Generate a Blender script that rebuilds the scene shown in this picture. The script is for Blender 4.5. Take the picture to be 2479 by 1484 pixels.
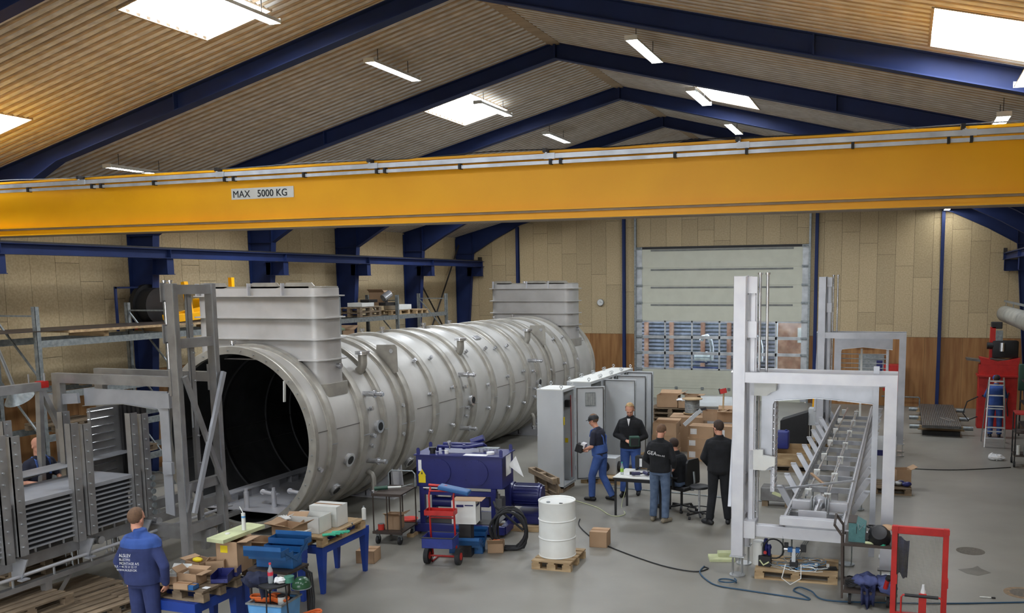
import bpy, bmesh, math, random
from mathutils import Vector, Matrix
PI = math.pi
S = bpy.context.scene
COL = S.collection
for o in list(bpy.data.objects): bpy.data.objects.remove(o)
rnd = random.Random(7)
# ---------------------------------------------------------------- camera
cam = bpy.data.cameras.new('camera'); camo = bpy.data.objects.new('camera', cam); COL.objects.link(camo)
cam.sensor_fit = 'HORIZONTAL'; cam.sensor_width = 36.0
cam.lens = 2190.5859 / 2479 * 36.0
cam.shift_x = -(1427.79 - 1239.5) / 2479; cam.shift_y = (943.62 - 742) / 2479
cam.clip_end = 300
def _basis():
    a, b, c = .3323, .1199, -.0080
    ca, sa, cb, sb, cc, sc = math.cos(a), math.sin(a), math.cos(b), math.sin(b), math.cos(c), math.sin(c)
    Rz = Matrix(((cc, -sc, 0), (sc, cc, 0), (0, 0, 1))); Rx = Matrix(((1, 0, 0), (0, cb, -sb), (0, sb, cb))); Ry = Matrix(((ca, 0, sa), (0, 1, 0), (-sa, 0, ca)))
    R = Rz @ Rx @ Ry
    def w(r): return Vector((r[0], r[2], -r[1]))
    x = w(R[0]); y = -w(R[1]); z = -w(R[2])
    return Matrix(((x.x, y.x, z.x, 0), (x.y, y.y, z.y, 0), (x.z, y.z, z.z, 4.45), (0, 0, 0, 1)))
camo.matrix_world = _basis()
S.camera = camo
# ---------------------------------------------------------------- world and exposure
W = bpy.data.worlds.new('world'); S.world = W; W.use_nodes = True
bg = W.node_tree.nodes['Background']; bg.inputs[0].default_value = (.90, .94, 1.0, 1); bg.inputs[1].default_value = 5.0
S.view_settings.view_transform = 'Standard'; S.view_settings.look = 'None'; S.view_settings.gamma = 1.0
S.view_settings.use_curve_mapping = False
S.view_settings.exposure = 0.56
SKYLIGHT_E, TUBE_E = 26.0, 40.0
S.cycles.max_bounces = 6; S.cycles.diffuse_bounces = 4; S.cycles.glossy_bounces = 3; S.cycles.transparent_max_bounces = 6
S.cycles.caustics_reflective = False; S.cycles.caustics_refractive = False
S.cycles.use_denoising = True
# ---------------------------------------------------------------- materials
M = {}
def srgb(r, g, b):
    def f(v):
        v /= 255.0
        return v / 12.92 if v <= .04045 else ((v + .055) / 1.055) ** 2.4
    return (f(r), f(g), f(b), 1)
def mat(name, rgb, rough=.6, metal=0.0, rgb2=None, scale=4.0, bump=0.0, stretch=None, detail=4, spec=.5, lo=.35, hi=.65, bscale=None, alpha=1, trans=0):
    m = bpy.data.materials.new(name); m.use_nodes = True; M[name] = m
    nt = m.node_tree; p = nt.nodes['Principled BSDF']
    p.inputs['Roughness'].default_value = rough; p.inputs['Metallic'].default_value = metal
    p.inputs['Specular IOR Level'].default_value = spec
    c = srgb(*rgb); p.inputs['Base Color'].default_value = c
    if trans: p.inputs['Transmission Weight'].default_value = trans
    if alpha < 1: p.inputs['Alpha'].default_value = alpha
    m.diffuse_color = c
    if rgb2 is None: rgb2 = tuple(v * .86 for v in rgb)
    tc = nt.nodes.new('ShaderNodeTexCoord'); mp = nt.nodes.new('ShaderNodeMapping')
    if stretch: mp.inputs['Scale'].default_value = stretch
    nt.links.new(tc.outputs['Object'], mp.inputs['Vector'])
    n = nt.nodes.new('ShaderNodeTexNoise'); n.inputs['Scale'].default_value = scale; n.inputs['Detail'].default_value = detail
    nt.links.new(mp.outputs['Vector'], n.inputs['Vector'])
    r = nt.nodes.new('ShaderNodeValToRGB'); r.color_ramp.elements[0].position = lo; r.color_ramp.elements[1].position = hi
    r.color_ramp.elements[0].color = srgb(*rgb2); r.color_ramp.elements[1].color = c
    nt.links.new(n.outputs['Fac'], r.inputs['Fac']); nt.links.new(r.outputs['Color'], p.inputs['Base Color'])
    if bump:
        b = nt.nodes.new('ShaderNodeBump'); b.inputs['Strength'].default_value = bump; b.inputs['Distance'].default_value = .02
        src = n
        if bscale:
            src = nt.nodes.new('ShaderNodeTexNoise'); src.inputs['Scale'].default_value = bscale; nt.links.new(mp.outputs['Vector'], src.inputs['Vector'])
        nt.links.new(src.outputs['Fac'], b.inputs['Height']); nt.links.new(b.outputs['Normal'], p.inputs['Normal'])
    return m
def emit(name, rgb, e):
    m = bpy.data.materials.new(name); m.use_nodes = True; M[name] = m
    p = m.node_tree.nodes['Principled BSDF']; c = srgb(*rgb)
    p.inputs['Base Color'].default_value = c; p.inputs['Emission Color'].default_value = c; p.inputs['Emission Strength'].default_value = e
    return m
def per_object(name, amount):
    """small value shift from piece to piece (boards and panels differ slightly)"""
    m = M[name]; nt = m.node_tree; p = nt.nodes['Principled BSDF']
    l = p.inputs['Base Color'].links[0].from_socket
    oi = nt.nodes.new('ShaderNodeObjectInfo'); mr = nt.nodes.new('ShaderNodeMapRange')
    mr.inputs['To Min'].default_value = 1 - amount; mr.inputs['To Max'].default_value = 1 + amount
    nt.links.new(oi.outputs['Random'], mr.inputs['Value'])
    h = nt.nodes.new('ShaderNodeHueSaturation'); nt.links.new(mr.outputs['Result'], h.inputs['Value']); nt.links.new(l, h.inputs['Color'])
    nt.links.new(h.outputs['Color'], p.inputs['Base Color'])
mat('concrete', (142, 139, 130), .42, rgb2=(118, 115, 106), scale=.55, detail=8, bump=.03, bscale=30, lo=.3, hi=.7)
mat('woodwool', (190, 172, 138), .95, rgb2=(174, 156, 122), scale=22, detail=6, bump=.25); per_object('woodwool', .07)
mat('plywood', (164, 120, 72), .6, rgb2=(136, 92, 50), scale=2.2, stretch=(3.5, 3.5, .35), detail=6); per_object('plywood', .10)
mat('dark_gap', (60, 50, 38), .9)
mat('batten_wood', (178, 158, 132), .8, rgb2=(150, 131, 108), scale=3, stretch=(.4, 8, 8), detail=6); per_object('batten_wood', .12)
mat('foil', (212, 211, 210), .6, rgb2=(184, 182, 179), scale=5, bump=.8, detail=5, stretch=(1, 2.5, 1))
mat('blue_steel', (28, 45, 92), .62, rgb2=(25, 40, 83), scale=2, spec=.3)
mat('crane_yellow', (252, 182, 12), .42, rgb2=(246, 174, 10), scale=1.2, detail=3, spec=.35)
mat('galv', (150, 156, 156), .45, .5, rgb2=(122, 128, 130), scale=14)
mat('alu', (205, 208, 210), .32, .85)
mat('inox', (188, 186, 181), .45, .25, rgb2=(172, 170, 164), scale=1.3, stretch=(1, 1, 1), detail=6)
mat('inox_ring', (166, 162, 152), .4, .3, rgb2=(148, 144, 135), scale=5, detail=5)
mat('inox_dark', (120, 119, 118), .38, .8, rgb2=(98, 96, 94), scale=5, detail=4)
mat('inox_bright', (222, 223, 226), .22, .8)
mat('inox_tower', (190, 188, 185), .42, .25, rgb2=(176, 174, 170), scale=2, detail=6)
mat('inox_machine', (200, 200, 202), .38, .35, rgb2=(190, 190, 195), scale=4, detail=5)
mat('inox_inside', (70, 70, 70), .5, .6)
mat('white_paint', (222, 223, 218), .4, rgb2=(214, 214, 208))
mat('offwhite_door', (200, 201, 184), .5, rgb2=(194, 195, 178), scale=3)
mat('door_edge', (196, 200, 202), .45, .3)
mat('grey_cab', (196, 200, 202), .5, rgb2=(190, 194, 196), scale=2)
mat('black', (22, 22, 24), .55, rgb2=(16, 16, 18))
mat('rubber', (38, 38, 40), .8)
mat('dark_steel', (62, 60, 60), .5, .5)
mat('brown_steel', (78, 68, 62), .55, .5)
mat('red', (190, 38, 32), .45, rgb2=(170, 30, 26), scale=6)
mat('unit_blue', (33, 38, 100), .33, rgb2=(30, 34, 92))
mat('tool_blue', (32, 92, 148), .45, rgb2=(26, 80, 134))
mat('bench_blue', (26, 62, 150), .45)
mat('bin_blue', (96, 160, 214), .5)
mat('card', (172, 142, 112), .85, rgb2=(160, 130, 100), scale=2); per_object('card', .08)
mat('card_in', (150, 112, 76), .9)
mat('pallet_wood', (186, 160, 122), .85, rgb2=(152, 126, 92), scale=3, stretch=(1, 4, 4)); per_object('pallet_wood', .14)
mat('pallet_old', (138, 120, 96), .9, rgb2=(104, 88, 70), scale=3, stretch=(1, 4, 4)); per_object('pallet_old', .14)
mat('yellow', (236, 208, 20), .6)
mat('white_paper', (236, 236, 236), .7)
mat('skin', (206, 150, 124), .6, rgb2=(196, 138, 112), scale=12)
mat('cloth_black', (27, 28, 32), .95, rgb2=(17, 18, 21), scale=7, bump=.5)
mat('cloth_navy', (48, 58, 104), .9, rgb2=(40, 50, 92), scale=8, bump=.2)
mat('cloth_blue', (66, 94, 156), .9, rgb2=(54, 80, 138), scale=8, bump=.2)
mat('jeans', (92, 108, 132), .9, rgb2=(72, 88, 112), scale=9, bump=.2)
mat('glass', (190, 205, 215), .05, trans=1.0)
emit('skylight', (236, 244, 255), SKYLIGHT_E); emit('tube', (248, 250, 250), TUBE_E)
# ---------------------------------------------------------------- mesh collector
class B:
    def __init__(s): s.bm = bmesh.new()
    def _x(s, vs, m):
        if m is not None: bmesh.ops.transform(s.bm, matrix=m, verts=vs)
        return s
    def box(s, x0, x1, y0, y1, z0, z1, m=None, bev=0):
        r = bmesh.ops.create_cube(s.bm, size=1.0); vs = r['verts']
        bmesh.ops.transform(s.bm, matrix=Matrix.Translation(((x0 + x1) / 2, (y0 + y1) / 2, (z0 + z1) / 2)) @ Matrix.Diagonal((abs(x1 - x0), abs(y1 - y0), abs(z1 - z0), 1)), verts=vs)
        if bev:
            es = list({e for v in vs for e in v.link_edges})
            g = bmesh.ops.bevel(s.bm, geom=es, offset=bev, segments=2, affect='EDGES', profile=.5)
            vs = list({v for f in g['faces'] for v in f.verts} | {v for v in vs if v.is_valid})
        return s._x(vs, m)
    def c(s, x, y, z, sx, sy, sz, m=None, bev=0):
        return s.box(x - sx / 2, x + sx / 2, y - sy / 2, y + sy / 2, z - sz / 2, z + sz / 2, m, bev)
    def cyl(s, p0, p1, r, n=16, r2=None, caps=True, m=None):
        p0 = Vector(p0); p1 = Vector(p1); d = p1 - p0; L = d.length
        if L < 1e-6: return s
        g = bmesh.ops.create_cone(s.bm, cap_ends=caps, cap_tris=False, segments=n, radius1=r, radius2=r if r2 is None else r2, depth=L)
        q = Vector((0, 0, 1)).rotation_difference(d.normalized()).to_matrix().to_4x4()
        bmesh.ops.transform(s.bm, matrix=Matrix.Translation((p0 + p1) / 2) @ q, verts=g['verts'])
        return s._x(g['verts'], m)
    def sph(s, p, r, n=12, sc=(1, 1, 1), m=None):
        g = bmesh.ops.create_uvsphere(s.bm, u_segments=n, v_segments=max(6, n // 2 + 2), radius=r)
        bmesh.ops.transform(s.bm, matrix=Matrix.Translation(p) @ Matrix.Diagonal((*sc, 1)), verts=g['verts'])
        return s._x(g['verts'], m)
    def beam(s, p0, p1, w, h, up=(0, 0, 1)):
        """rectangular bar from p0 to p1, w across, h along up"""
        p0 = Vector(p0); p1 = Vector(p1); d = (p1 - p0); L = d.length; d.normalize(); up = Vector(up)
        if abs(d.dot(up)) > .99: up = Vector((0, 1, 0))
        side = d.cross(up).normalized(); u = side.cross(d).normalized()
        vs = []
        for e in (p0, p1):
            for a, b in ((-1, -1), (1, -1), (1, 1), (-1, 1)): vs.append(s.bm.verts.new(e + side * (a * w / 2) + u * (b * h / 2)))
        for f in ((0, 1, 2, 3), (7, 6, 5, 4), (0, 4, 5, 1), (1, 5, 6, 2), (2, 6, 7, 3), (3, 7, 4, 0)): s.bm.faces.new([vs[i] for i in f])
        return s
    def prism(s, pts, axis, a, b, m=None):
        """closed 2-D outline extruded along axis ('x','y','z') from a to b"""
        def P(u, v, t): return {'x': (t, u, v), 'y': (u, t, v), 'z': (u, v, t)}[axis]
        A = [s.bm.verts.new(P(u, v, a)) for u, v in pts]; Bv = [s.bm.verts.new(P(u, v, b)) for u, v in pts]; n = len(pts)
        s.bm.faces.new(A[::-1]); s.bm.faces.new(Bv)
        for i in range(n): s.bm.faces.new((A[i], A[(i + 1) % n], Bv[(i + 1) % n], Bv[i]))
        return s._x(A + Bv, m)
    def quad(s, *p):
        s.bm.faces.new([s.bm.verts.new(q) for q in p]); return s
    def tube(s, pts, r, n=8, closed=False, caps=True, m=None):
        pts = [Vector(p) for p in pts]; rings = []; k = len(pts); up = None
        for i, p in enumerate(pts):
            if closed: d = pts[(i + 1) % k] - pts[i - 1]
            else: d = pts[min(i + 1, k - 1)] - pts[max(i - 1, 0)]
            if d.length < 1e-9: d = Vector((0, 0, 1))
            d.normalize()
            if up is None: up = Vector((0, 0, 1)) if abs(d.z) < .9 else Vector((0, 1, 0))
            a = d.cross(up)
            if a.length < 1e-4: a = d.cross(Vector((.3, 1, .2)))
            a.normalize(); b = d.cross(a).normalized(); up = -b if b.dot(up) < 0 else b
            b = up; a = d.cross(b).normalized()
            rr = r[i] if isinstance(r, (list, tuple)) else r
            rings.append([s.bm.verts.new(p + a * (rr * math.cos(2 * PI * j / n)) + b * (rr * math.sin(2 * PI * j / n))) for j in range(n)])
        for i in range(k if closed else k - 1):
            R0, R1 = rings[i], rings[(i + 1) % k]
            for j in range(n): s.bm.faces.new((R0[j], R0[(j + 1) % n], R1[(j + 1) % n], R1[j]))
        if caps and not closed:
            s.bm.faces.new(rings[0][::-1]); s.bm.faces.new(rings[-1])
        return s._x([v for R in rings for v in R], m)
    def lathe(s, prof, n=32, m=None, a0=0.0, a1=2 * PI):
        """profile [(r, z)] turned about z"""
        full = abs(a1 - a0 - 2 * PI) < 1e-6; k = n if full else n + 1; rings = []
        for r, z in prof:
            if r < 1e-6: rings.append([s.bm.verts.new((0, 0, z))] * k)
            else: rings.append([s.bm.verts.new((r * math.cos(a0 + (a1 - a0) * j / n), r * math.sin(a0 + (a1 - a0) * j / n), z)) for j in range(k)])
        for i in range(len(prof) - 1):
            for j in range(n):
                q = [rings[i][j], rings[i][(j + 1) % k], rings[i + 1][(j + 1) % k], rings[i + 1][j]]
                q = [v for t, v in enumerate(q) if v not in q[:t]]
                if len(q) > 2:
                    try: s.bm.faces.new(q)
                    except ValueError: pass
        return s._x(list({v for R in rings for v in R}), m)
def T(x=0, y=0, z=0, rz=0, rx=0, ry=0):
    return Matrix.Translation((x, y, z)) @ Matrix.Rotation(rz, 4, 'Z') @ Matrix.Rotation(ry, 4, 'Y') @ Matrix.Rotation(rx, 4, 'X')
SPLIT = {'end_cap', 'suspension', 'bearing_beam', 'slide_block', 'skid', 'bearer', 'end_roll', 'brace_rod', 'spacer_block', 'rear_bar', 'lifting_eye_', 'u_bolts', 'coil', 'peg', 'cooling_plate', 'filler', 'frame_rail', 'guide_channel_', 'comb_slat', 'guide_track', 'girder_web', 'print', 'under_rail', 'valve_', 'bin_lug', 'beam', 'motor_', 'running_figure', 'roller'}
def islands(b):
    bm = b.bm; bm.verts.index_update(); bm.verts.ensure_lookup_table(); seen = set(); out = []
    for v in bm.verts:
        if v.index in seen: continue
        st = [v]; comp = set()
        while st:
            w = st.pop()
            if w.index in comp: continue
            comp.add(w.index); st += [e.other_vert(w) for e in w.link_edges if e.other_vert(w).index not in comp]
        seen |= comp; q = B(); mp = {i: q.bm.verts.new(bm.verts[i].co) for i in comp}
        for f in {f for i in comp for f in bm.verts[i].link_faces}: q.bm.faces.new([mp[x.index] for x in f.verts])
        out.append(q)
    bm.free(); return out
def obj(name, b, m, parent=None, smooth=False, loc=None, rot=None):
    if isinstance(b, bpy.types.Mesh): me = b
    else:
        if name in SPLIT:
            P = islands(b)
            if len(P) > 1:
                return [obj(name, q, m, parent, smooth, loc, rot) for q in P][0]
            b = P[0]
        bmesh.ops.recalc_face_normals(b.bm, faces=b.bm.faces)
        me = bpy.data.meshes.new(name); b.bm.to_mesh(me); b.bm.free()
        me.materials.append(M[m])
        if smooth is not False:
            lim = math.radians(smooth if smooth is not True else 40)
            for p in me.polygons: p.use_smooth = True
            me.set_sharp_from_angle(angle=lim)
    o = bpy.data.objects.new(name, me); COL.objects.link(o)
    if parent: o.parent = parent
    if loc is not None: o.location = loc
    if rot is not None: o.rotation_euler = rot
    return o
def tag(o, label, cat=None, group=None, kind=None):
    if label: o['label'] = label
    if cat: o['category'] = cat
    if group: o['group'] = group
    if kind: o['kind'] = kind
    return o
def thing(name, label, cat, loc=(0, 0, 0), rz=0, group=None, rx=0, ry=0):
    o = bpy.data.objects.new(name, None); COL.objects.link(o); o.empty_display_size = .1
    o.location = loc; o.rotation_euler = (rx, ry, rz)
    return tag(o, label, cat, group)
def struct(name, label=None, b=None, m=None, cat='structure'):
    o = obj(name, b, m) if b else bpy.data.objects.new(name, None)
    if not b: COL.objects.link(o)
    o['kind'] = 'structure'
    if label: o['label'] = label
    return tag(o, None, cat)
KID = {}
def kids(r):
    return [o for o in COL.objects if o.parent == r]
def copy_thing(root, loc, rz=None, label=None, group=None, cache={}):
    if root.name not in cache:
        cache[root.name] = [(c, kids(c)) for c in kids(root)]
    r = root.copy(); COL.objects.link(r); r.location = loc
    if rz is not None: r.rotation_euler = (root.rotation_euler[0], root.rotation_euler[1], rz)
    if label: r['label'] = label
    if group: r['group'] = group
    for ch, gs in cache[root.name]:
        c = ch.copy(); COL.objects.link(c); c.parent = r
        for g in gs:
            d = g.copy(); COL.objects.link(d); d.parent = c
    return r
def text(name, s, size, m, parent, mw, depth=.002, align='LEFT', bold=False):
    cu = bpy.data.curves.new(name, 'FONT'); cu.body = s; cu.size = size; cu.extrude = depth; cu.align_x = align; cu.resolution_u = 3
    if bold: cu.offset = size * .008
    cu.materials.append(M[m])
    o = bpy.data.objects.new(name, cu); COL.objects.link(o)
    me = bpy.data.meshes.new_from_object(o.evaluated_get(bpy.context.evaluated_depsgraph_get()))
    bpy.data.objects.remove(o)
    if not me.materials: me.materials.append(M[m])
    o = bpy.data.objects.new(name, me); COL.objects.link(o); o.parent = parent; o.matrix_local = mw; o['kind'] = 'stuff'
    return o
# ================================================================ the hall
XL, XR, XM, YF, YB = -17.1, 4.3, -6.4, 33.3, -8.0
SL, RZ = .256, 8.97
def roofz(x, off=0.0): return RZ - SL * abs(x - XM) - off
struct('floor', 'grey worn concrete hall floor', B().box(XL - 1, XR + 1, YB - 1, YF + .1, -.3, 0), 'concrete', 'floor')
b = B().box(XL - 30, XR + 30, YF + .1, YF + 45, -.32, -.02).box(XL - 30, XR + 30, YB - 40, YB - 1, -.32, -.02)
struct('ground_outside', 'concrete yard outside the roller door', b, 'concrete', 'ground')
# ceiling: foil between wooden battens that run up each slope
DX0, DX1, DZ1 = -9.62, -3.13, 5.66
ceil = struct('ceiling', 'pitched ceiling of wooden battens over silver foil', None, None, 'ceiling')
SKY = [(-9.9, -8.75, 9.75, 11.38), (-14.65, -13.5, 9.75, 11.38), (-9.8, -8.7, 17.7, 19.6), (.22, 1.3, 10.5, 12.15), (-4.1, -3.05, 18.7, 20.2),
       (-9.8, -8.7, 25.9, 27.6), (-4.1, -3.05, 26.9, 28.4), (-14.65, -13.5, 18.0, 19.7), (-14.65, -13.5, 26.0, 27.7), (.3, 1.3, 26.9, 28.5),  # skylights added out of sight behind the crane girder to brighten the far end
       (-9.8, -8.7, 1.7, 3.6), (-4.1, -3.0, 1.7, 3.6), (-9.8, -8.7, -5.3, -3.4), (-4.1, -3.0, -5.3, -3.4), (-14.65, -13.5, 1.7, 3.6), (.9, 2.0, 1.7, 3.6)]  # unseen skylights added overhead and behind the camera for more light
far_b = []
def slope_pt(x, y, off): return (x, y, roofz(x, off))
for side in (-1, 1):
    xe = XL - .05 if side < 0 else XR + .05
    # foil: strips between and around the skylight openings
    xs = sorted({XM, xe} | {v for s in SKY if (s[0] - XM) * side > 0 for v in s[:2]})
    ys = sorted({YB, YF} | {v for s in SKY if (s[0] - XM) * side > 0 for v in s[2:]})
    b = B(); g = {}
    ycuts = []
    for i in range(len(ys) - 1):
        n = max(1, int((ys[i + 1] - ys[i]) / .045))
        ycuts += [ys[i] + (ys[i + 1] - ys[i]) * k / n for k in range(n)]
    ycuts.append(ys[-1])
    def foilz(x, y):
        return roofz(x) + .012 - .042 * (1 - math.cos(2 * PI * (y % .177) / .177)) * .5
    for i in range(len(xs) - 1):
        for j in range(len(ycuts) - 1):
            mx, my = (xs[i] + xs[i + 1]) / 2, (ycuts[j] + ycuts[j + 1]) / 2
            if any(s[0] < mx < s[1] and s[2] < my < s[3] for s in SKY): continue
            q = []
            for (ax, ay) in ((xs[i], ycuts[j]), (xs[i + 1], ycuts[j]), (xs[i + 1], ycuts[j + 1]), (xs[i], ycuts[j + 1])):
                key = (round(ax, 4), round(ay, 4))
                if key not in g: g[key] = b.bm.verts.new((ax, ay, foilz(ax, ay)))
                q.append(g[key])
            b.bm.faces.new(q)
    obj('foil_lining', b, 'foil', ceil, smooth=60)
    # roof skin above the lining keeps the daylight out
    b = B()
    for i in range(len(xs) - 1):
        for j in range(len(ys) - 1):
            mx, my = (xs[i] + xs[i + 1]) / 2, (ys[j] + ys[j + 1]) / 2
            if any(s[0] < mx < s[1] and s[2] < my < s[3] for s in SKY): continue
            b.quad(*[(ax, ay, roofz(ax) + .12) for ax, ay in ((xs[i], ys[j]), (xs[i + 1], ys[j]), (xs[i + 1], ys[j + 1]), (xs[i], ys[j + 1]))])
    obj('roof_skin', b, 'dark_gap', ceil)
    # battens; ones crossing a skylight are cut
    cache = {}
    def batten(xa, xb, y):
        key = (round(xa, 3), round(xb, 3))
        if key not in cache:
            b = B()
            pr = [(-.033, .02), (-.031, -.01), (-.02, -.022), (.02, -.022), (.031, -.01), (.033, .02)]
            vs = [[b.bm.verts.new((x, u, roofz(x) + v)) for u, v in pr] for x in (xa, xb)]
            for k in range(5): b.bm.faces.new((vs[0][k], vs[0][k + 1], vs[1][k + 1], vs[1][k]))
            b.bm.faces.new(vs[0]); b.bm.faces.new(vs[1][::-1])
            cache[key] = obj('batten', b, 'batten_wood', ceil, loc=(0, y, 0)); return
        o = cache[key].copy(); COL.objects.link(o); o.location = (0, y, 0)
    yy = math.floor(8.0 / .177) * .177
    while yy < YF - .05:
        segs = [(min(XM + side * .02, xe), max(XM + side * .02, xe))]
        for s in SKY:
            if s[2] - .03 < yy < s[3] + .03 and (s[0] - XM) * side > 0:
                segs = [q for (a, c) in segs for q in (((a, min(c, s[0])), (max(a, s[1]), c)) if (s[0] < c and s[1] > a) else ((a, c),)) if q[1] - q[0] > .05]
        for a, c in segs:
            if yy > 28.4: far_b.append((a, c, yy))
            else: batten(a, c, yy)
        yy += .177
b = B()
for xa, xb, y in far_b:
    pr = [(-.033, .02), (-.031, -.01), (-.02, -.022), (.02, -.022), (.031, -.01), (.033, .02)]
    vs = [[b.bm.verts.new((x, y + u, roofz(x) + v)) for u, v in pr] for x in (xa, xb)]
    for k in range(5): b.bm.faces.new((vs[0][k], vs[0][k + 1], vs[1][k + 1], vs[1][k]))
o = obj('far_battens', b, 'batten_wood', ceil); o['kind'] = 'stuff'
# ridge board
b = B().box(XM - .12, XM + .12, YB, YF, RZ - .06, RZ - .035)
obj('ridge_board', b, 'batten_wood', ceil)
for i, (x0, x1, y0, y1) in enumerate(SKY):
    w = struct('window_%d' % (i + 1), 'bright translucent skylight in the pitched ceiling', None, None, 'skylight')
    w['group'] = 'roof skylights'
    b = B()
    for (a, c, d, e) in ((x0 - .03, x0, y0, y1), (x1, x1 + .03, y0, y1), (x0, x1, y0 - .03, y0), (x0, x1, y1, y1 + .03)):
        z0 = min(roofz(a), roofz(c)) - .03
        b.prism([(a, roofz(a, .03)), (c, roofz(c, .03)), (c, roofz(c) + .16), (a, roofz(a) + .16)], 'y', d, e)
    obj('window_frame', b, 'batten_wood', w)
    b = B().quad((x0, y0, roofz(x0) + .1), (x1, y0, roofz(x1) + .1), (x1, y1, roofz(x1) + .1), (x0, y1, roofz(x0) + .1))
    obj('pane', b, 'skylight', w)
# walls: backing plus separate wood-wool panels above plywood sheets
def wall_panels(par, along, fixed, a0, a1, topf, holes, first, name_m='woodwool', zlow=2.42, stag0=0.0):
    """panels .6 wide, 2.4 long, each column .4 lower than the one before"""
    k = 0; a = a0
    while a < a1 - .02:
        e = min(a + .6, a1); ph = (first + k * .4) % 2.4
        z = zlow; nxt = zlow + (2.4 - ph if ph else 2.4)
        while True:
            zt = min(topf(a), topf(e))
            if z >= max(topf(a), topf(e)) - .02: break
            z1a, z1b = min(nxt, topf(a)), min(nxt, topf(e))
            lo = z
            hole = [h for h in holes if h[0] < (a + e) / 2 < h[1] and h[3] > lo]
            if hole: lo = max(lo, hole[0][3])
            if min(z1a, z1b) > lo + .03:
                g = .004; q = [(a + g, lo + g), (e - g, lo + g), (e - g, z1b - g), (a + g, z1a - g)]
                b = B().prism(q, 'y' if along == 'x' else 'x', fixed - .025, fixed)
                obj('panel', b, name_m, par)
            z = nxt; nxt += 2.4
        a += .6; k += 1
def ply(par, along, fixed, a0, a1, holes):
    a = a0
    while a < a1 - .02:
        e = min(a + 1.22, a1)
        segs = [(a, e)]
        for h in holes:
            segs = [q for (s0, s1) in segs for q in (((s0, min(s1, h[0])), (max(s0, h[1]), s1)) if (h[0] < s1 and h[1] > s0) else ((s0, s1),)) if q[1] - q[0] > .03]
        for s0, s1 in segs:
            b = B().prism([(s0 + .003, .0), (s1 - .003, .0), (s1 - .003, 2.415), (s0 + .003, 2.415)], 'y' if along == 'x' else 'x', fixed - .025, fixed)
            obj('plywood_sheet', b, 'plywood', par)
        a += 1.22
DOOR = (DX0, DX1, 0, DZ1)
wb = struct('wall_far', 'far gable wall of tan panels above plywood sheets', None, None, 'wall')
b = B()
for x0, x1, lo in ((XL - .3, DX0, 0), (DX0, DX1, DZ1), (DX1, XR + .3, 0)):
    pts = [(x0, lo), (x1, lo), (x1, roofz(x1) + .1)] + ([(XM, RZ + .1)] if x0 < XM < x1 else []) + [(x0, roofz(x0) + .1)]
    b.prism(pts, 'y', YF, YF + .12)
obj('wall_core', b, 'dark_gap', wb)
topf = lambda x: roofz(x, -.02)
wall_panels(wb, 'x', YF, -10.18 - 12 * .6, -10.18, topf, [DOOR], .93 - 12 * .4)
wall_panels(wb, 'x', YF, -10.18, DX0, topf, [DOOR], .8)
wall_panels(wb, 'x', YF, DX0, DX1, topf, [DOOR], 2.4 - .65)
wall_panels(wb, 'x', YF, DX1, DX1 + .45, topf, [DOOR], .8)
wall_panels(wb, 'x', YF, DX1 + .45, XR, topf, [DOOR], .75)
ply(wb, 'x', YF, DX0 - 6 * 1.22 - .6, XR, [DOOR])
wl = struct('wall_left', 'left side wall of tan panels above plywood sheets', None, None, 'wall')
obj('wall_core', B().box(XL - .15, XL - .03, YB, YF + .12, 0, roofz(XL) + .1), 'dark_gap', wl)
n_ = 34
a = YF - .6 * n_
wall_panels(wl, 'y', XL, a, YF, lambda y: roofz(XL), [], 1.1)
ply(wl, 'y', XL, YF - 1.22 * 17, YF, [])
obj('wall_core_near', B().box(XL - .06, XL, YB, a, 0, roofz(XL) + .1), 'woodwool', wl)
wr = struct('wall_right', 'right side wall of tan panels above plywood sheets', None, None, 'wall')
obj('wall_core', B().box(XR + .03, XR + .15, YB, YF + .12, 0, roofz(XR) + .1), 'dark_gap', wr)
wall_panels(wr, 'y', XR + .025, YF - .6 * 8, YF, lambda y: roofz(XR), [], .3)
ply(wr, 'y', XR + .025, YF - 1.22 * 4, YF, [])
obj('wall_core_near', B().box(XR, XR + .06, YB, YF - .6 * 8, 0, roofz(XR) + .1), 'woodwool', wr)
wn = struct('wall_near', 'gable wall behind the camera', None, None, 'wall')
b = B()
for x0, x1, lo in ((XL, -11.4, 0), (-11.4, -1.4, 5.6), (-1.4, XR, 0)):     # unseen opening added behind the camera to let in frontal fill light
    b.prism([(x0, lo), (x1, lo), (x1, roofz(x1) + .1)] + ([(XM, RZ + .1)] if x0 < XM < x1 else []) + [(x0, roofz(x0) + .1)], 'y', YB - .1, YB)
obj('wall_core', b, 'woodwool', wn)
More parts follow.
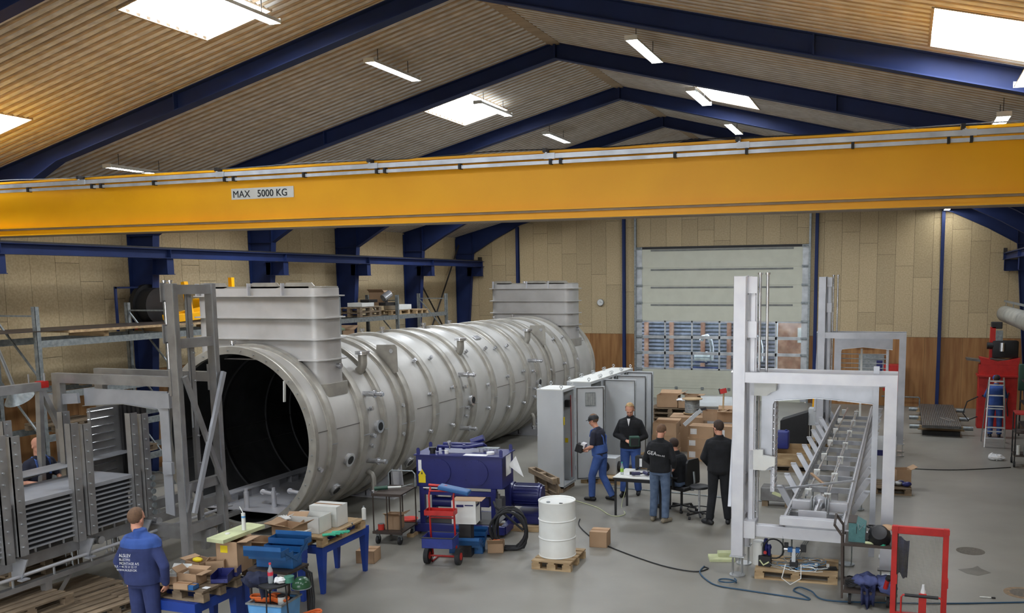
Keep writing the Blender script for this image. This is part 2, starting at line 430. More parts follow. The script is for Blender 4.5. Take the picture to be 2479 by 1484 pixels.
# steel portal frames
FR = [4.25, 8.4, 12.55, 16.72, 20.87, 24.95, 29.1, 33.12]
def rafter_low(x):
    d = abs(x - XM); L = 10.7
    xr = XM - d
    main = 8.66 - SL * d
    haunch = 5.65 + .49 * (xr + 16.31)
    return min(main, haunch)
for i, y in enumerate(FR):
    f = struct('steel_frame', 'dark blue steel portal frame carrying the roof', None, None, 'steel frame')
    f['group'] = 'blue portal frames'
    w = .2 if y < 33 else .14
    for s in (-1, 1):
        X = lambda d: XM + s * d
        xo = 10.68
        web = B(); t = .006
        # column web and flanges
        cpts = [(X(xo), 0), (X(xo - .3), 0), (X(9.91), 5.55), (X(xo), 5.55)]
        web.prism(cpts, 'y', y - t, y + t)
        web.beam((X(xo - .008), y, 0), (X(xo - .008), y, 6.15), w, .015, (1, 0, 0))
        web.beam((X(xo - .3), y, 0), (X(9.91), y, 5.65), w, .015, (1, 0, 0))
        web.box(X(xo), X(9.91), y - w / 2, y + w / 2, 5.55, 5.565)
        obj('column', web, 'blue_steel', f)
        r = B(); ds = [10.68, 9.91, 9.0, 8.4, 7.88, 6.6, 3.3, 0.0]
        up = [(X(d), roofz(X(d), .03)) for d in ds]; lo = [(X(9.91 if d > 9.91 else d), rafter_low(X(min(d, 9.91)))) for d in ds]
        lo[0] = (X(10.68), 5.57); lo[1] = (X(9.91), 5.57)
        r.prism(up + lo[::-1], 'y', y - t, y + t)
        for k in range(len(ds) - 1):
            r.beam((up[k][0], y, up[k][1]), (up[k + 1][0], y, up[k + 1][1]), w, .015)
            if k: r.beam((lo[k][0], y, lo[k][1]), (lo[k + 1][0], y, lo[k + 1][1]), w, .015)
        for d in (9.91, 5.2, .01):
            x = X(d); r.box(x - .01, x + .01, y - w / 2, y + w / 2, rafter_low(x), roofz(x, .03))
        obj('rafter', r, 'blue_steel', f)
        # crane bracket
        xi = 16.31
        c = B(); x0, x1 = X(10.2), X(9.55)
        c.box(min(x0, x1), max(x0, x1), y - t, y + t, 4.68, 5.02)
        c.box(min(x0, x1), max(x0, x1), y - w / 2, y + w / 2, 5.02, 5.035)
        c.box(min(x0, x1 + s * .01), max(x0, x1 - s * .04), y - w / 2, y + w / 2, 4.665, 4.68)
        c.box(x1 - .008, x1 + .008, y - w / 2, y + w / 2, 4.68, 5.02)
        obj('bracket', c, 'blue_steel', f)
# gable posts and wind brace
for x, lab in ((-14.42, 'slim blue gable post behind the far tank tower'), (-10.04, 'slim blue gable post left of the roller door'), (-2.93, 'slim blue gable post right of the roller door'), (1.22, 'slim blue gable post near the right corner')):
    p = struct('steel_post', lab, None, None, 'post')
    y = YF - .12
    top = rafter_low(x)
    b = B().box(x - .055, x + .055, y - .06, y - .05, 0, top).box(x - .055, x + .055, y + .05, y + .06, 0, top).box(x - .004, x + .004, y - .05, y + .05, 0, top)
    obj('post_profile', b, 'blue_steel', p)
wb2 = struct('trim_1', 'crossed wind brace rods in the last left bay', None, None, 'brace')
b = B().cyl((-16.9, 33.0, 5.9), (-16.9, 29.3, 1.0), .03, 8).cyl((-16.9, 29.3, 5.0), (-16.9, 33.0, 1.2), .03, 8)
obj('brace_rod', b, 'dark_steel', wb2)
# crane runway rails
for s, lab in ((-1, 'dark blue crane runway beam along the left columns'), (1, 'dark blue crane runway beam along the right columns')):
    x = XM + s * 9.6
    t = struct('runway_beam', lab, None, None, 'crane rail')
    b = B().box(x - .1, x + .1, 2, 33.25, 5.035, 5.05).box(x - .1, x + .1, 2, 33.25, 5.235, 5.25).box(x - .006, x + .006, 2, 33.25, 5.05, 5.235)
    for y in FR: b.box(x - .09, x + .09, y - .006, y + .006, 5.05, 5.235)
    obj('beam_profile', b, 'blue_steel', t)
    b = B().box(x - .025, x + .025, 2, 33.25, 5.25, 5.29); obj('rail', b, 'dark_steel', t)
    b = B().box(x - .09, x + .02, 33.05, 33.2, 5.25, 5.42); obj('buffer', b, 'dark_steel', t)
mat('stiff', (128, 130, 126), .6)
# ---------------------------------------------------------------- roller door
d = struct('door_1', 'large grey sectional roller door with glazed middle rows in far wall', None, None, 'door')
yd = YF - .04
zs = [5.63, 5.0, 4.46, 3.92, 3.38, 2.93, 2.30, 1.66, 1.02, .52, .02]   # panel joints, top first
xw0, xw1 = DX0 + .12, DX1 - .12
zs = [5.63, 4.91, 4.25, 3.60, 2.93, 2.32, 1.72, 1.10, .40, .0]
def dz(ypx):  return 0
for k in range(len(zs) - 1):
    z1, z0 = zs[k], zs[k + 1]
    glazed = 4 <= k <= 6
    if not glazed:
        b = B().box(xw0, xw1, yd - .04, yd, z0 + .004, z1 - .004)
        for q in range(1, 6):
            zz = z0 + (z1 - z0) * q / 6; b.box(xw0, xw1, yd - .043, yd - .04, zz - .012, zz - .004)
        obj('door_panel', b, 'offwhite_door', d)
    else:
        b = B(); xs = [xw0 + .24]; n = 5; span = (xw1 - .22 - xw0 - .24)
        xs = [xw0 + .02 + (xw1 - xw0 - .04) * (i / 6.0) for i in range(7)]
        b.box(xw0, xw1, yd - .04, yd, z0, z0 + .055).box(xw0, xw1, yd - .04, yd, z1 - .055, z1)
        for i, x in enumerate(xs):
            ww = .03 if 0 < i < 6 else .09
            b.box(x - ww, x + ww, yd - .04, yd, z0, z1)
        f = obj('glazed_frame', b, 'door_edge', d)
        for i in range(6):
            obj('pane', B().box(xs[i] + .03, xs[i + 1] - .03, yd - .024, yd - .018, z0 + .05, z1 - .05), 'glass', f)
    for x in (xw0, xw1):
        b = B().box(x - .06 if x == xw0 else x - .16, x + .16 if x == xw0 else x + .06, yd - .055, yd - .04, z0 + .03, z1 - .03)
        obj('end_stile', b, 'door_edge', d)
        b = B().c(x + (.05 if x == xw0 else -.05), yd - .07, z1, .26, .03, .09).cyl((x - .14, yd - .08, z1), (x + .14, yd - .08, z1), .02, 8)
        obj('hinge', b, 'galv', d)
    if k < 4:
        obj('stiffener', B().box(DX0 + .62, DX1 - .6, yd - .05, yd - .04, z1 - .11, z1 - .045), 'stiff', d)
for x in (DX0 + .03, DX1 - .03):
    obj('guide_track', B().box(x - .035, x + .035, yd - .12, yd - .0, 0, 7.2), 'galv', d)
obj('leak_backing', B().box(xw0, xw1, yd - .02, yd, 2.92, 5.63), 'offwhite_door', d); obj('leak_backing', B().box(xw0, xw1, yd - .02, yd, .0, 1.10), 'offwhite_door', d)  # backing added to stop daylight leaking through the panel joints
obj('door_seal', B().box(DX0, DX1, yd - .05, yd + .03, 5.60, 5.69), 'black', d)
for x in (-9.1, -8, -7, -6, -5, -4):
    obj('hinge', B().c(x, yd - .06, .41, .1, .03, .09), 'galv', d)
# ================================================================ yard seen through the door panes
t = thing('shipping_container', 'blue corrugated container stacked with timber posts in the yard behind door', 'container', (-8.4, 39.0, -.02))
b = B(); n = 26
b.box(-3.4, 3.3, .1, 2.4, 0, 4.0)
obj('body', b, 'galv', t)
mat('yard_blue', (164, 168, 186), .6)
mat('yard_brick', (200, 156, 130), .8, rgb2=(160, 112, 90), scale=3)
for k in range(24):
    o = obj('corrugation', B().box(-3.4, 3.3, .02, .1, .1 + k * .165, .19 + k * .165), 'yard_blue', t) if k == 0 else None
    if k == 0: base_ = o
    else:
        o = base_.copy(); COL.objects.link(o); o.location = (0, 0, k * .165)
for x in (-2.35, -1.2, .2, 1.35, 2.5):
    obj('post', B().box(x - .09, x + .09, -.1, .02, 0, 4.1), 'yard_brick', t)
t = thing('brick_building', 'pale brown building seen through the right door panes', 'building', (-3.5, 37.6, -.02))
obj('wall', B().box(-1.3, 3, 0, 2, 0, 4.2), 'yard_brick', t)
obj('roof', B().box(-1.5, 3.2, -.2, 2.2, 4.2, 4.4), 'galv', t)
obj('window', B().box(-.5, .6, -.03, 0, 1.9, 2.5), 'white_paint', t)
g = 'silencer pipes in the yard'
for i, (x, lab) in enumerate(((-7.55, 'shiny bent exhaust pipe left behind the roller door panes'), (-5.55, 'shiny bent exhaust pipe right behind the roller door panes'))):
    t = thing('exhaust_pipe', lab, 'pipe', (x, 36.5, -.02))
    pts = [(.25, 0, 1.2), (.25, 0, 1.75), (.2, 0, 2.0), (.05, 0, 2.2), (-.12, 0, 2.15), (-.2, 0, 2.0)]
    obj('pipe', B().tube(pts, .09, 12), 'inox_bright', t, smooth=True)
    obj('motor', B().cyl((-.45, 0, 1.3), (.2, 0, 1.3), .22, 20).cyl((.0, 0, 1.3), (.08, 0, 1.3), .27, 20), 'inox_bright', t, smooth=True)
    obj('base_frame', B().box(-.6, .5, -.3, .3, 0, .9), 'blue_steel', t)
# ================================================================ fluorescent lights
def light_fixture(x, y, lab):
    z = roofz(x) - .30
    t = thing('fluorescent_light', lab, 'ceiling light', (x, y, z), 0, 'twin tube fluorescent lights under the roof')
    tilt = 0
    obj('housing', B().prism([(-.1, .0), (-.05, .07), (.05, .07), (.1, .0), (.09, .0), (.045, .055), (-.045, .055), (-.09, .0)], 'y', -.78, .78), 'white_paint', t)
    for s in (-1, 1):
        obj('tube', B().cyl((s * .045, -.75, .015), (s * .045, .75, .015), .016, 10), 'tube', t)
    obj('end_cap', B().c(0, -.785, .03, .2, .02, .07).c(0, .785, .03, .2, .02, .07), 'white_paint', t)
    obj('suspension', B().cyl((0, -.5, .06), (0, -.5, .33), .006, 6).cyl((0, .5, .06), (0, .5, .33), .006, 6), 'dark_steel', t)
    return t
for x, y, lab in ((-8.57, 10.45, 'fluorescent light across the large upper left skylight'), (-8.57, 14.42, 'fluorescent light left of the ridge between first two blue rafters'),
        (-8.5, 18.4, 'fluorescent light beside the middle skylight'), (-8.6, 22.45, 'fluorescent light just above the crane girder left of ridge'),
        (-14.3, 14.35, 'fluorescent light low at left peeping over the crane girder'), (-14.28, 30.75, 'fluorescent light under the far left roof below the girder'),
        (-4.0, 14.4, 'fluorescent light right of the ridge between first rafters'), (-3.98, 18.35, 'fluorescent light beside the narrow right skylight'),
        (-4.0, 22.4, 'fluorescent light just above crane girder right of ridge'), (1.27, 14.3, 'fluorescent light far right just above crane girder'),
        (1.27, 11.45, 'fluorescent light cut off by the upper right picture edge'), (1.3, 32.2, 'fluorescent light under the far right roof below the girder'),
        (-4.0, 10.4, 'fluorescent light hidden above the first rafter right of ridge')):
    if y == 10.4: continue
    L = light_fixture(x, y, lab)
    if x == 1.27 and y > 14: L.location.y = 14.7; L.scale.y = .5
# ================================================================ overhead crane
cr = thing('overhead_crane', 'yellow overhead crane girder spanning the hall with load sign', 'crane', (0, 10.5, 0))
x0, x1 = -16.05, 3.25
b = B().box(x0, x1, 0, .01, 5.335, 5.99).box(x0, x1, .3, .31, 5.335, 5.99)
obj('girder_web', b, 'crane_yellow', cr)
obj('top_flange', B().box(x0, x1, -.05, .36, 5.99, 6.02), 'crane_yellow', cr)
obj('bottom_flange', B().box(x0, x1, -.06, .36, 5.312, 5.335), 'crane_yellow', cr)
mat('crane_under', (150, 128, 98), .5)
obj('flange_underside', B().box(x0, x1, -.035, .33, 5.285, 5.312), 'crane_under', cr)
obj('hoist_rail', B().box(x0, x1, .0, .02, 5.225, 5.285).box(x0, x1, .22, .24, 5.225, 5.285).box(x0, x1, -.05, .3, 5.205, 5.225), 'crane_yellow', cr)
obj('under_strip', B().box(x0, x1, -.04, .29, 5.198, 5.205), 'crane_under', cr)  # grey-brown strip along the underside of the hoist rail
for x in (-15.5, 2.7):
    obj('end_carriage', B().box(x - .12, x + .12, -1.1, 1.4, 5.3, 5.62, bev=.01), 'crane_yellow', cr)
# conductor line in front of the web
b = B().box(x0, x1, -.15, -.09, 5.912, 5.968)
mat('duct_light', (216, 222, 230), .35, .3)
obj('cable_duct', b, 'duct_light', cr)
b = B().box(x0, x1, -.14, -.095, 5.848, 5.888); obj('cable_duct', b, 'duct_light', cr)
for x in (-13.6, -11.46, -8.97, -6.55, -4.11, -1.79, .55):
    h = B().box(x - .035, x + .01, -.16, .02, 5.985, 6.035).box(x - .02, x + .16, -.04, .0, 6.015, 6.03)
    obj('cable_hanger', h, 'dark_steel', cr)
    h = B().box(x - .02, x + .12, -.157, -.15, 5.905, 5.975).box(x, x + .02, -.165, -.155, 5.97, 5.985)
    obj('duct_joint', h, 'duct_light', cr)
for x in (-12.47, -11.22, -11.05, -10.08, -8.85, -8.7, -7.56, -6.45, -6.33, -5.26, -4.05, -3.92, -2.52, -1.7, -.56, .4, .62, 1.4):
    obj('duct_clip', B().box(x - .015, x + .015, -.165, -.09, 5.84, 5.905), 'black', cr)
# draped cable on the girder top
pts = [(x, -.06 + .02 * math.sin(x * 3), 6.03 + .012 * math.sin(x * 2.3)) for x in [x0 + .2 * i for i in range(96)]]
obj('festoon_cable', B().tube(pts, .007, 6), 'black', cr)
obj('load_sign', B().box(-8.865, -7.835, -.008, 0, 5.607, 5.755), 'white_paint', cr)
mat('ink', (24, 30, 36), .6)
text('lettering', 'MAX', .135, 'ink', cr, T(-8.84, -.010, 5.632, 0, PI / 2), bold=False)
text('lettering', '5000 KG', .135, 'ink', cr, T(-8.43, -.010, 5.632, 0, PI / 2), bold=True)
# ================================================================ stainless vessel
VX, VZ = -11.1, 1.70
tk = thing('pressure_vessel', 'huge horizontal stainless steel vessel with ribbed rectangular towers lying in the hall', 'tank', (VX, 0, VZ))
Y0, Y1, RS = 12.92, 27.95, 1.60
RY = Matrix.Rotation(-PI / 2, 4, 'X')   # lathe axis z -> +y
def ring_lathe(prof, n=96):             # prof: (r, y)
    return B().lathe([(r, y) for r, y in prof], n, m=RY)
obj('shell', ring_lathe([(RS, Y0 + .05), (RS, Y1 - .05)], 128), 'inox', tk, smooth=True)
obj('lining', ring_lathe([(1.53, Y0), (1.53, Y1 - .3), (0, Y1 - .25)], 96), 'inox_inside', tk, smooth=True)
obj('flange', ring_lathe([(1.525, Y0 + .1), (1.525, Y0), (1.655, Y0), (1.665, Y0 + .01), (1.665, Y0 + .1), (RS, Y0 + .1)], 128), 'inox_ring', tk, smooth=30)
obj('flange', ring_lathe([(RS, 27.68), (1.66, 27.7), (1.66, 27.93), (1.5, 27.95), (1.5, 27.8)], 128), 'inox_ring', tk, smooth=30)
for a in range(36):
    t_ = a * PI / 18 + .05
    if a == 0: o0 = obj('bolt', B().cyl((0, 0, 0), (0, -.02, 0), .014, 8), 'alu', tk, loc=(1.59 * math.cos(t_), Y0, 1.59 * math.sin(t_)))
    else:
        o = o0.copy(); COL.objects.link(o); o.location = (1.59 * math.cos(t_), Y0, 1.59 * math.sin(t_))
for y0, y1 in ((13.38, 13.56), (14.38, 14.58), (15.1, 15.24), (15.74, 15.94), (16.07, 16.28), (17.14, 17.34), (18.26, 18.46), (18.98, 19.2), (20.1, 20.33), (21.21, 21.43), (22.28, 22.5), (23.02, 23.27), (23.82, 24.0), (24.12, 24.33), (25.22, 25.5), (26.14, 26.42)):
    obj('stiffener_ring', ring_lathe([(RS, y0 - .01), (RS + .012, y0), (RS + .065, y0 + .008), (RS + .07, y0 + .02), (RS + .07, y1 - .02), (RS + .06, y1), (RS, y1)], 128), 'inox_ring', tk, smooth=30)
    a = math.radians(-2)
    obj('weld_seam', B().box(1.667, 1.675, y0 + .01, y1, -.09, -.075), 'alu', tk)
mat('seam', (120, 114, 108), .5, .5)
for y0, y1, dg in ((13.02, 13.38, 6), (13.56, 14.38, 5.5), (16.5, 17.14, 4.5), (17.34, 18.26, 4.5), (20.33, 21.21, 4.5), (21.43, 22.2, 4), (24.4, 25.2, 4), (25.5, 26.1, 4), (13.56, 14.38, 31.5), (26.42, 27.6, 31.5)):
    a = math.radians(dg)
    obj('weld_seam', B().c(0, 0, 0, .012, y1 - y0, .014, T(1.6 * math.cos(a), (y0 + y1) / 2, 1.6 * math.sin(a), 0, 0, -a)), 'seam', tk)
# black bands round the lining, seen through the mouth
for y in (14.3, 15.6, 16.4, 17.3, 18.6, 20.0, 21.6, 23.4):
    obj('inner_band', ring_lathe([(1.53, y), (1.50, y + .01), (1.50, y + .09), (1.53, y + .1)], 64), 'black', tk, smooth=30)
obj('weld_seam', B().box(-1.51, -1.5, Y0 + .3, Y1 - 1, -.12, -.10).box(-1.45, -1.44, Y0 + .3, Y1 - 1, -.5, -.48), 'inox_dark', tk)
# deck plate with a beam and roller posts inside the mouth
zd = .42 - VZ; hw = math.sqrt(1.53 ** 2 - zd ** 2) - .01
obj('deck_plate', B().box(-hw, hw, Y0 + .04, 20, zd - .02, zd), 'inox_machine', tk)
b = B().box(-.72, -.66, Y0 + .1, 20, zd, zd + .16).box(-.76, -.52, Y0 + .1, 20, zd + .15, zd + .17)
for k in range(12): b.box(-.66, -.56, Y0 + .4 + k * .6, Y0 + .62 + k * .6, zd, zd + .15)
obj('deck_beam', b, 'inox_machine', tk)
for k, (px, py) in enumerate(((.0, 13.1), (.44, 13.3), (.9, 13.55))):
    b = B().cyl((px, py, zd), (px, py, zd + .3), .045, 14).cyl((px, py, zd + .16), (px, py, zd + .36), .03, 12)
    obj('roller_post', b, 'inox_machine', tk, smooth=30)
    if k < 2: obj('cross_bar', B().cyl((px + .1, py + .3, zd + .24), (px + .5, py + .25, zd + .22), .035, 12).cyl((px + .05, py + .45, zd + .2), (px + .12, py + .3, zd + .24), .05, 10), 'inox_machine', tk, smooth=30)
# hanging white strip at the mouth
obj('hanging_strip', B().beam((1.10, Y0 - .02, 1.08), (1.08, Y0 - .02, .72), .02, .05), 'white_paint', tk)
# towers
def rrect(x0, x1, y0, y1, r, n=6):
    P = []
    for cx, cy, a in ((x1 - r, y0 + r, -90), (x1 - r, y1 - r, 0), (x0 + r, y1 - r, 90), (x0 + r, y0 + r, 180)):
        for k in range(n + 1):
            t_ = math.radians(a + 90 * k / n); P.append((cx + r * math.cos(t_), cy + r * math.sin(t_)))
    return P
for (ya, yb) in ((13.60, 14.36), (26.47, 27.35)):
    xa, xb = -12.48 - VX, -9.72 - VX
    ol = rrect(xa, xb, ya, yb, .24); dense = []
    for i in range(len(ol)):
        (px, py), (qx, qy) = ol[i], ol[(i + 1) % len(ol)]; n_ = max(1, int(math.hypot(qx - px, qy - py) / .12))
        dense += [(px + (qx - px) * k / n_, py + (qy - py) * k / n_) for k in range(n_)]
    b = B(); lo = [b.bm.verts.new((px, py, math.sqrt(max(.01, 1.59 ** 2 - px * px)))) for px, py in dense]; hi = [b.bm.verts.new((px, py, 4.36 - VZ)) for px, py in dense]
    for i in range(len(dense)): b.bm.faces.new((lo[i], lo[(i + 1) % len(dense)], hi[(i + 1) % len(dense)], hi[i]))
    b.bm.faces.new(hi); tw = obj('tower', b, 'inox_tower', tk, smooth=50)
    for z in (4.22, 3.83, 3.45, 3.08):
        z -= VZ
        obj('tower_rib', B().prism(rrect(xa - .09, xb + .09, ya - .09, yb + .09, .3), 'z', z - .01, z + .01), 'inox_tower', tw, smooth=50)
    lid = obj('tower_rim', B().prism(rrect(xa + .02, xb - .01, ya + .02, yb - .02, .22), 'z', 4.36 - VZ, 4.39 - VZ), 'inox_ring', tw)
    for x in (xa + .12, (xa + xb) / 2 - .1, xb - .75):
        pl = B().prism([(x, 4.21 - VZ), (x, 4.40 - VZ), (x + .05, 4.46 - VZ), (x + .58, 4.46 - VZ), (x + .64, 4.40 - VZ), (x + .64, 4.38 - VZ)], 'y', ya + .02, ya + .035)
        obj('lifting_plate', pl, 'inox_ring', tw)
        pl = B().box(x - .01, x + .01, ya - .07, ya + .02, 4.22 - VZ, 4.45 - VZ); obj('gusset', pl, 'inox_machine', tw)
    for x in ((xa + xb) / 2 - .35, (xa + xb) / 2 + .45): obj('clamp_nozzle', B().cyl((x, ya + .4, 4.38 - VZ), (x, ya + .4, 4.45 - VZ), .05, 16).cyl((x, ya + .4, 4.42 - VZ), (x, ya + .4, 4.44 - VZ), .075, 16), 'inox_bright', tw, smooth=30)
    obj('clamp_nozzle', B().cyl((xb, ya + .45, 2.95 - VZ), (xb + .09, ya + .45, 2.95 - VZ), .045, 14).cyl((xb + .05, ya + .45, 2.95 - VZ), (xb + .075, ya + .45, 2.95 - VZ), .06, 14), 'inox_bright', tw, smooth=30)
    # skirt that meets the shell
    obj('tower_skirt', B().prism(rrect(.95, xb + .06, ya - .05, yb + .05, .2), 'z', .72, .95), 'inox_ring', tw, smooth=50)
def radial(b, y, deg, parts, m=None):
    a = math.radians(deg); u = Vector((math.cos(a), 0, math.sin(a))); c = Vector((0, y, 0))
    for r0, r1, rad in parts: b.cyl(c + u * r0, c + u * r1, rad, 12 if rad < .08 else 24)
    return b
NOZ = [(17.04, 41), (17.75, 41), (17.04, 13), (18.08, 14), (15.84, 10), (15.83, -10), (17.04, -15), (18.07, -16), (18.69, 12), (18.71, -5), (18.71, -12), (19.87, 9), (19.89, -11), (21.08, 40), (21.8, 40), (21.09, 12), (21.14, -16), (22.11, 13), (22.17, -17), (20.54, 41), (19.47, 41), (13.12, -17), (25.15, 39), (25.9, 39), (25.2, 11), (26.27, 12), (23.99, 8), (27.04, 39), (22.76, 11), (22.79, -6), (22.84, -14), (14.74, 13), (14.74, -5), (14.74, -12)]
for y, dg in NOZ:
    a = math.radians(dg)
    o = obj('nozzle', radial(B(), y, dg, ((1.58, 1.69, .022), (1.63, 1.655, .042), (1.672, 1.70, .042))), 'inox_bright', tk, smooth=30)
for y, dg in ((14.03, -17), (14.96, 0), (14.01, -40), (18.97, 0), (23.12, -1), (16.68, -40)):
    o = obj('porthole', radial(B(), y, dg, ((1.58, 1.66, .115), (1.655, 1.675, .13))), 'inox_bright', tk, smooth=30)
    obj('porthole_glass', radial(B(), y, dg, ((1.66, 1.68, .08),)), 'black', o, smooth=30)
for y, dg in ((14.76, 24), (14.8, -24), (18.65, 23), (18.67, -23), (22.74, 22)):
    a = math.radians(dg); p = Vector((1.6 * math.cos(a), y, 1.6 * math.sin(a)))
    b = B().cyl(p - Vector((.1, 0, 0)), p + Vector((.22, 0, 0)), .05, 16).cyl(p + Vector((.22, 0, 0)), p + Vector((.25, 0, 0)), .07, 16).cyl(p + Vector((.25, 0, 0)), p + Vector((.42, 0, 0)), .035, 14).cyl(p + Vector((.36, 0, 0)), p + Vector((.39, 0, 0)), .05, 14)
    obj('inlet_pipe', b, 'inox_bright', tk, smooth=30)
for y in (15.0, 19.1, 23.15):
    pts = []
    cx, cz = -9.98 - VX, 2.93 - VZ
    for k in range(9):
        t_ = math.radians(-95 + 95 * k / 8); pts.append((cx - .18 + .2 + .0 + .22 * math.cos(t_) - .06, y, cz + .22 * math.sin(t_)))
    pts = [(pts[0][0] - .35, y, pts[0][2] - .0)] + pts + [(pts[-1][0], y, 3.10 - VZ)]
    e = obj('elbow_pipe', B().tube(pts, .085, 20), 'inox_ring', tk, smooth=True)
    x = pts[-1][0]
    obj('clamp_flange', B().cyl((x, y, 3.08 - VZ), (x, y, 3.105 - VZ), .14, 24).cyl((x, y, 3.115 - VZ), (x, y, 3.14 - VZ), .14, 24), 'inox_bright', e, smooth=30)
    pts = [(-.4, y - .1, 0)]
    a = math.radians(-37); p = Vector((1.52 * math.cos(a), y, 1.52 * math.sin(a)))
    pts = [p, p + Vector((.12, 0, .0)), p + Vector((.2, 0, -.04)), p + Vector((.23, 0, -.12)), p + Vector((.23, 0, -.34))]
    if y != 19.1:
        e = obj('drain_pipe', B().tube(pts, .05, 14), 'inox_ring', tk, smooth=True)
        q = pts[-1]; obj('clamp_flange', B().cyl(q, q - Vector((0, 0, .03)), .085, 18).cyl(q - Vector((0, 0, .04)), q - Vector((0, 0, .1)), .05, 14).cyl(q + Vector((0, 0, .1)), q + Vector((.2, -.06, .02)), .01, 6), 'inox_bright', e, smooth=30)
for y in (17.31, 18.14, 20.05, 21.41, 24.2, 25.55, 13.2):
    z = math.sqrt(1.6 ** 2 - .04) - .02
    obj('clamp_nozzle', B().cyl((-.2, y, z), (-.2, y, z + .17), .035, 12).cyl((-.2, y, z + .12), (-.2, y, z + .14), .06, 16).cyl((-.2, y, z + .15), (-.2, y, z + .17), .06, 16), 'inox_bright', tk, smooth=30)
for y in (15.98, 24.05):
    b = B().prism([(.98, 1.35), (1.0, 1.49), (1.42, 1.50), (1.46, 1.46), (1.47, .95), (1.36, .9)], 'y', y, y + .02)
    o = obj('lifting_lug', b, 'inox_ring', tk)
    obj('eye_ring', B().cyl((1.34, y - .012, 1.37), (1.34, y + .03, 1.37), .045, 16), 'inox_bright', o)
a = math.radians(56)
obj('rating_plate', B().c(0, 0, 0, .03, .3, .14, T(1.62 * math.cos(a), 20.78, 1.62 * math.sin(a), 0, 0, -a), bev=.01), 'inox_bright', tk)
for y in (16.0, 24.0):
    def arc(r): return [(r * math.sin(math.radians(t_)), -r * math.cos(math.radians(t_))) for t_ in range(50, -51, -10)]
    b = B().prism(arc(1.63) + [(-1.3, -VZ), (1.3, -VZ)], 'y', y, y + .03)
    b.prism(arc(1.63) + [(-1.3, -VZ), (1.3, -VZ)], 'y', y + .35, y + .38)
    for x in (-1.2, -.6, .6, 1.2): b.box(x - .015, x + .015, y, y + .38, -VZ, -math.sqrt(1.63 ** 2 - x * x) + .0)
    b.box(-1.3, 1.3, y - .05, y + .43, -VZ, -VZ + .03)
    obj('saddle', b, 'inox_machine', tk)
# ================================================================ helpers for machines
def wo(name, b, m, t, smooth=False, parent=None):
    """part built in hall coordinates, stored relative to its thing"""
    bmesh.ops.translate(b.bm, verts=b.bm.verts, vec=-Vector(t.location))
    return obj(name, b, m, parent or t, smooth=smooth)
mat('channel_grey', (172, 171, 170), .32, .6, rgb2=(146, 144, 142), scale=3, detail=6)
mat('plate_grey', (186, 188, 193), .38, .45, rgb2=(168, 170, 175), scale=2.5)
def foot(t, x, y, zt=.3, m='alu'):
    b = B()
    for dx, dy in ((-.07, -.05), (.07, -.05), (-.07, .05), (.07, .05)): b.cyl((x + dx, y + dy, .02), (x + dx, y + dy, zt + .02), .009, 6)
    b.box(x - .11, x + .11, y - .08, y + .08, zt, zt + .02)
    b.cyl((x, y, .0), (x, y, .02), .12, 20)
    return wo('levelling_foot', b, m, t)
def channel(b, x, y, z0, z1, w=.18, d=.2, t=.012, open_x=1):
    """C profile standing upright: face towards -y, flange along y"""
    b.box(x - w / 2, x + w / 2, y, y + t, z0, z1)
    b.box(x - w / 2, x + w / 2, y + d - t, y + d, z0, z1)
    s = -open_x
    b.box(*(sorted((x + s * w / 2, x + s * (w / 2 - t)))), y, y + d, z0, z1)
    return b
def gantry(t, xp, y, s, m, reach=2.12, dy=.72, zt=4.5, hw=.09, pd=.17):
    """two tall posts one behind the other at xp and two portal bars reaching out by s * reach"""
    xo = xp + s * (.09 + reach)
    for k, yy in enumerate((y, y + dy)):
        wo('tall_post', B().box(xp - hw, xp + hw, yy, yy + pd, .32, zt, bev=.006), m, t)
        foot(t, xp, yy + .08)
        zb = 3.10
        ya = yy
        pb = B().prism([(xp + s * .09, zb - .15), (xp + s * .09, zb), (xo, zb), (xo - s * .16, zb - .15)], 'y', ya, ya + .1)
        wo('portal_bar', pb, m, t)
        lg = B().prism([(xo - s * .165, zb - .155), (xo, zb), (xo, .32), (xo - s * .165, .32)], 'y', ya, ya + .1)
        wo('portal_leg', lg, m, t)
        foot(t, xo - s * .08, ya + .05)
        wo('joint_plate', B().box(xp + s * .07 - .02, xp + s * .07 + .02 + .0, ya - .012, ya, zb - .28, zb + .12), m, t)
    for z in (zt - .16, zt - .95, 1.35, .72):
        wo('cross_rail', B().box(xp - .05, xp + .05, y + pd, y + dy, z, z + .14), m, t)
    xd = xp - s * .10
    wo('diagonal_brace', B().beam((xd, y + .1, 3.1), (xd, y + dy + .1, 1.05), .05, .07), m, t)
    wo('diagonal_brace', B().beam((xd - s * .03, y + dy + .1, 3.1), (xd - s * .03, y + .1, 1.05), .05, .07), 'plate_grey', t)
    # guide channel, lifting screw pipes with collars
    xg = xp + s * .17
    wo('guide_channel', B().box(xg - .05, xg + .05, y + .22, y + .3, .75, zt - .02).box(xg - .03, xg + .03, y + .18, y + .22, .75, zt - .12), m, t)
    for dx in (.25, .36):
        b = B().cyl((xp + s * dx, y + .3, .8 if dx < .3 else 3.0), (xp + s * dx, y + .3, zt + .03), .022, 14).cyl((xp + s * dx, y + .3, zt + .02), (xp + s * dx, y + .3, zt + .05), .036, 14)
        wo('polished_pipe', b, 'inox_bright', t, smooth=30)
    for k in range(9):
        wo('pipe_clip', B().cyl((xg, y + .26, .95 + k * .42), (xp + s * .25, y + .3, .95 + k * .42), .014, 8), 'alu', t)
    for z in (zt - .13, 3.72):
        wo('guide_bracket', B().box(xg - .075, xg + .06, y + .14, y + .2, z - .12, z + .12).box(xg - .09, xg - .075, y + .1, y + .22, z - .14, z + .14), m, t)
    return xo
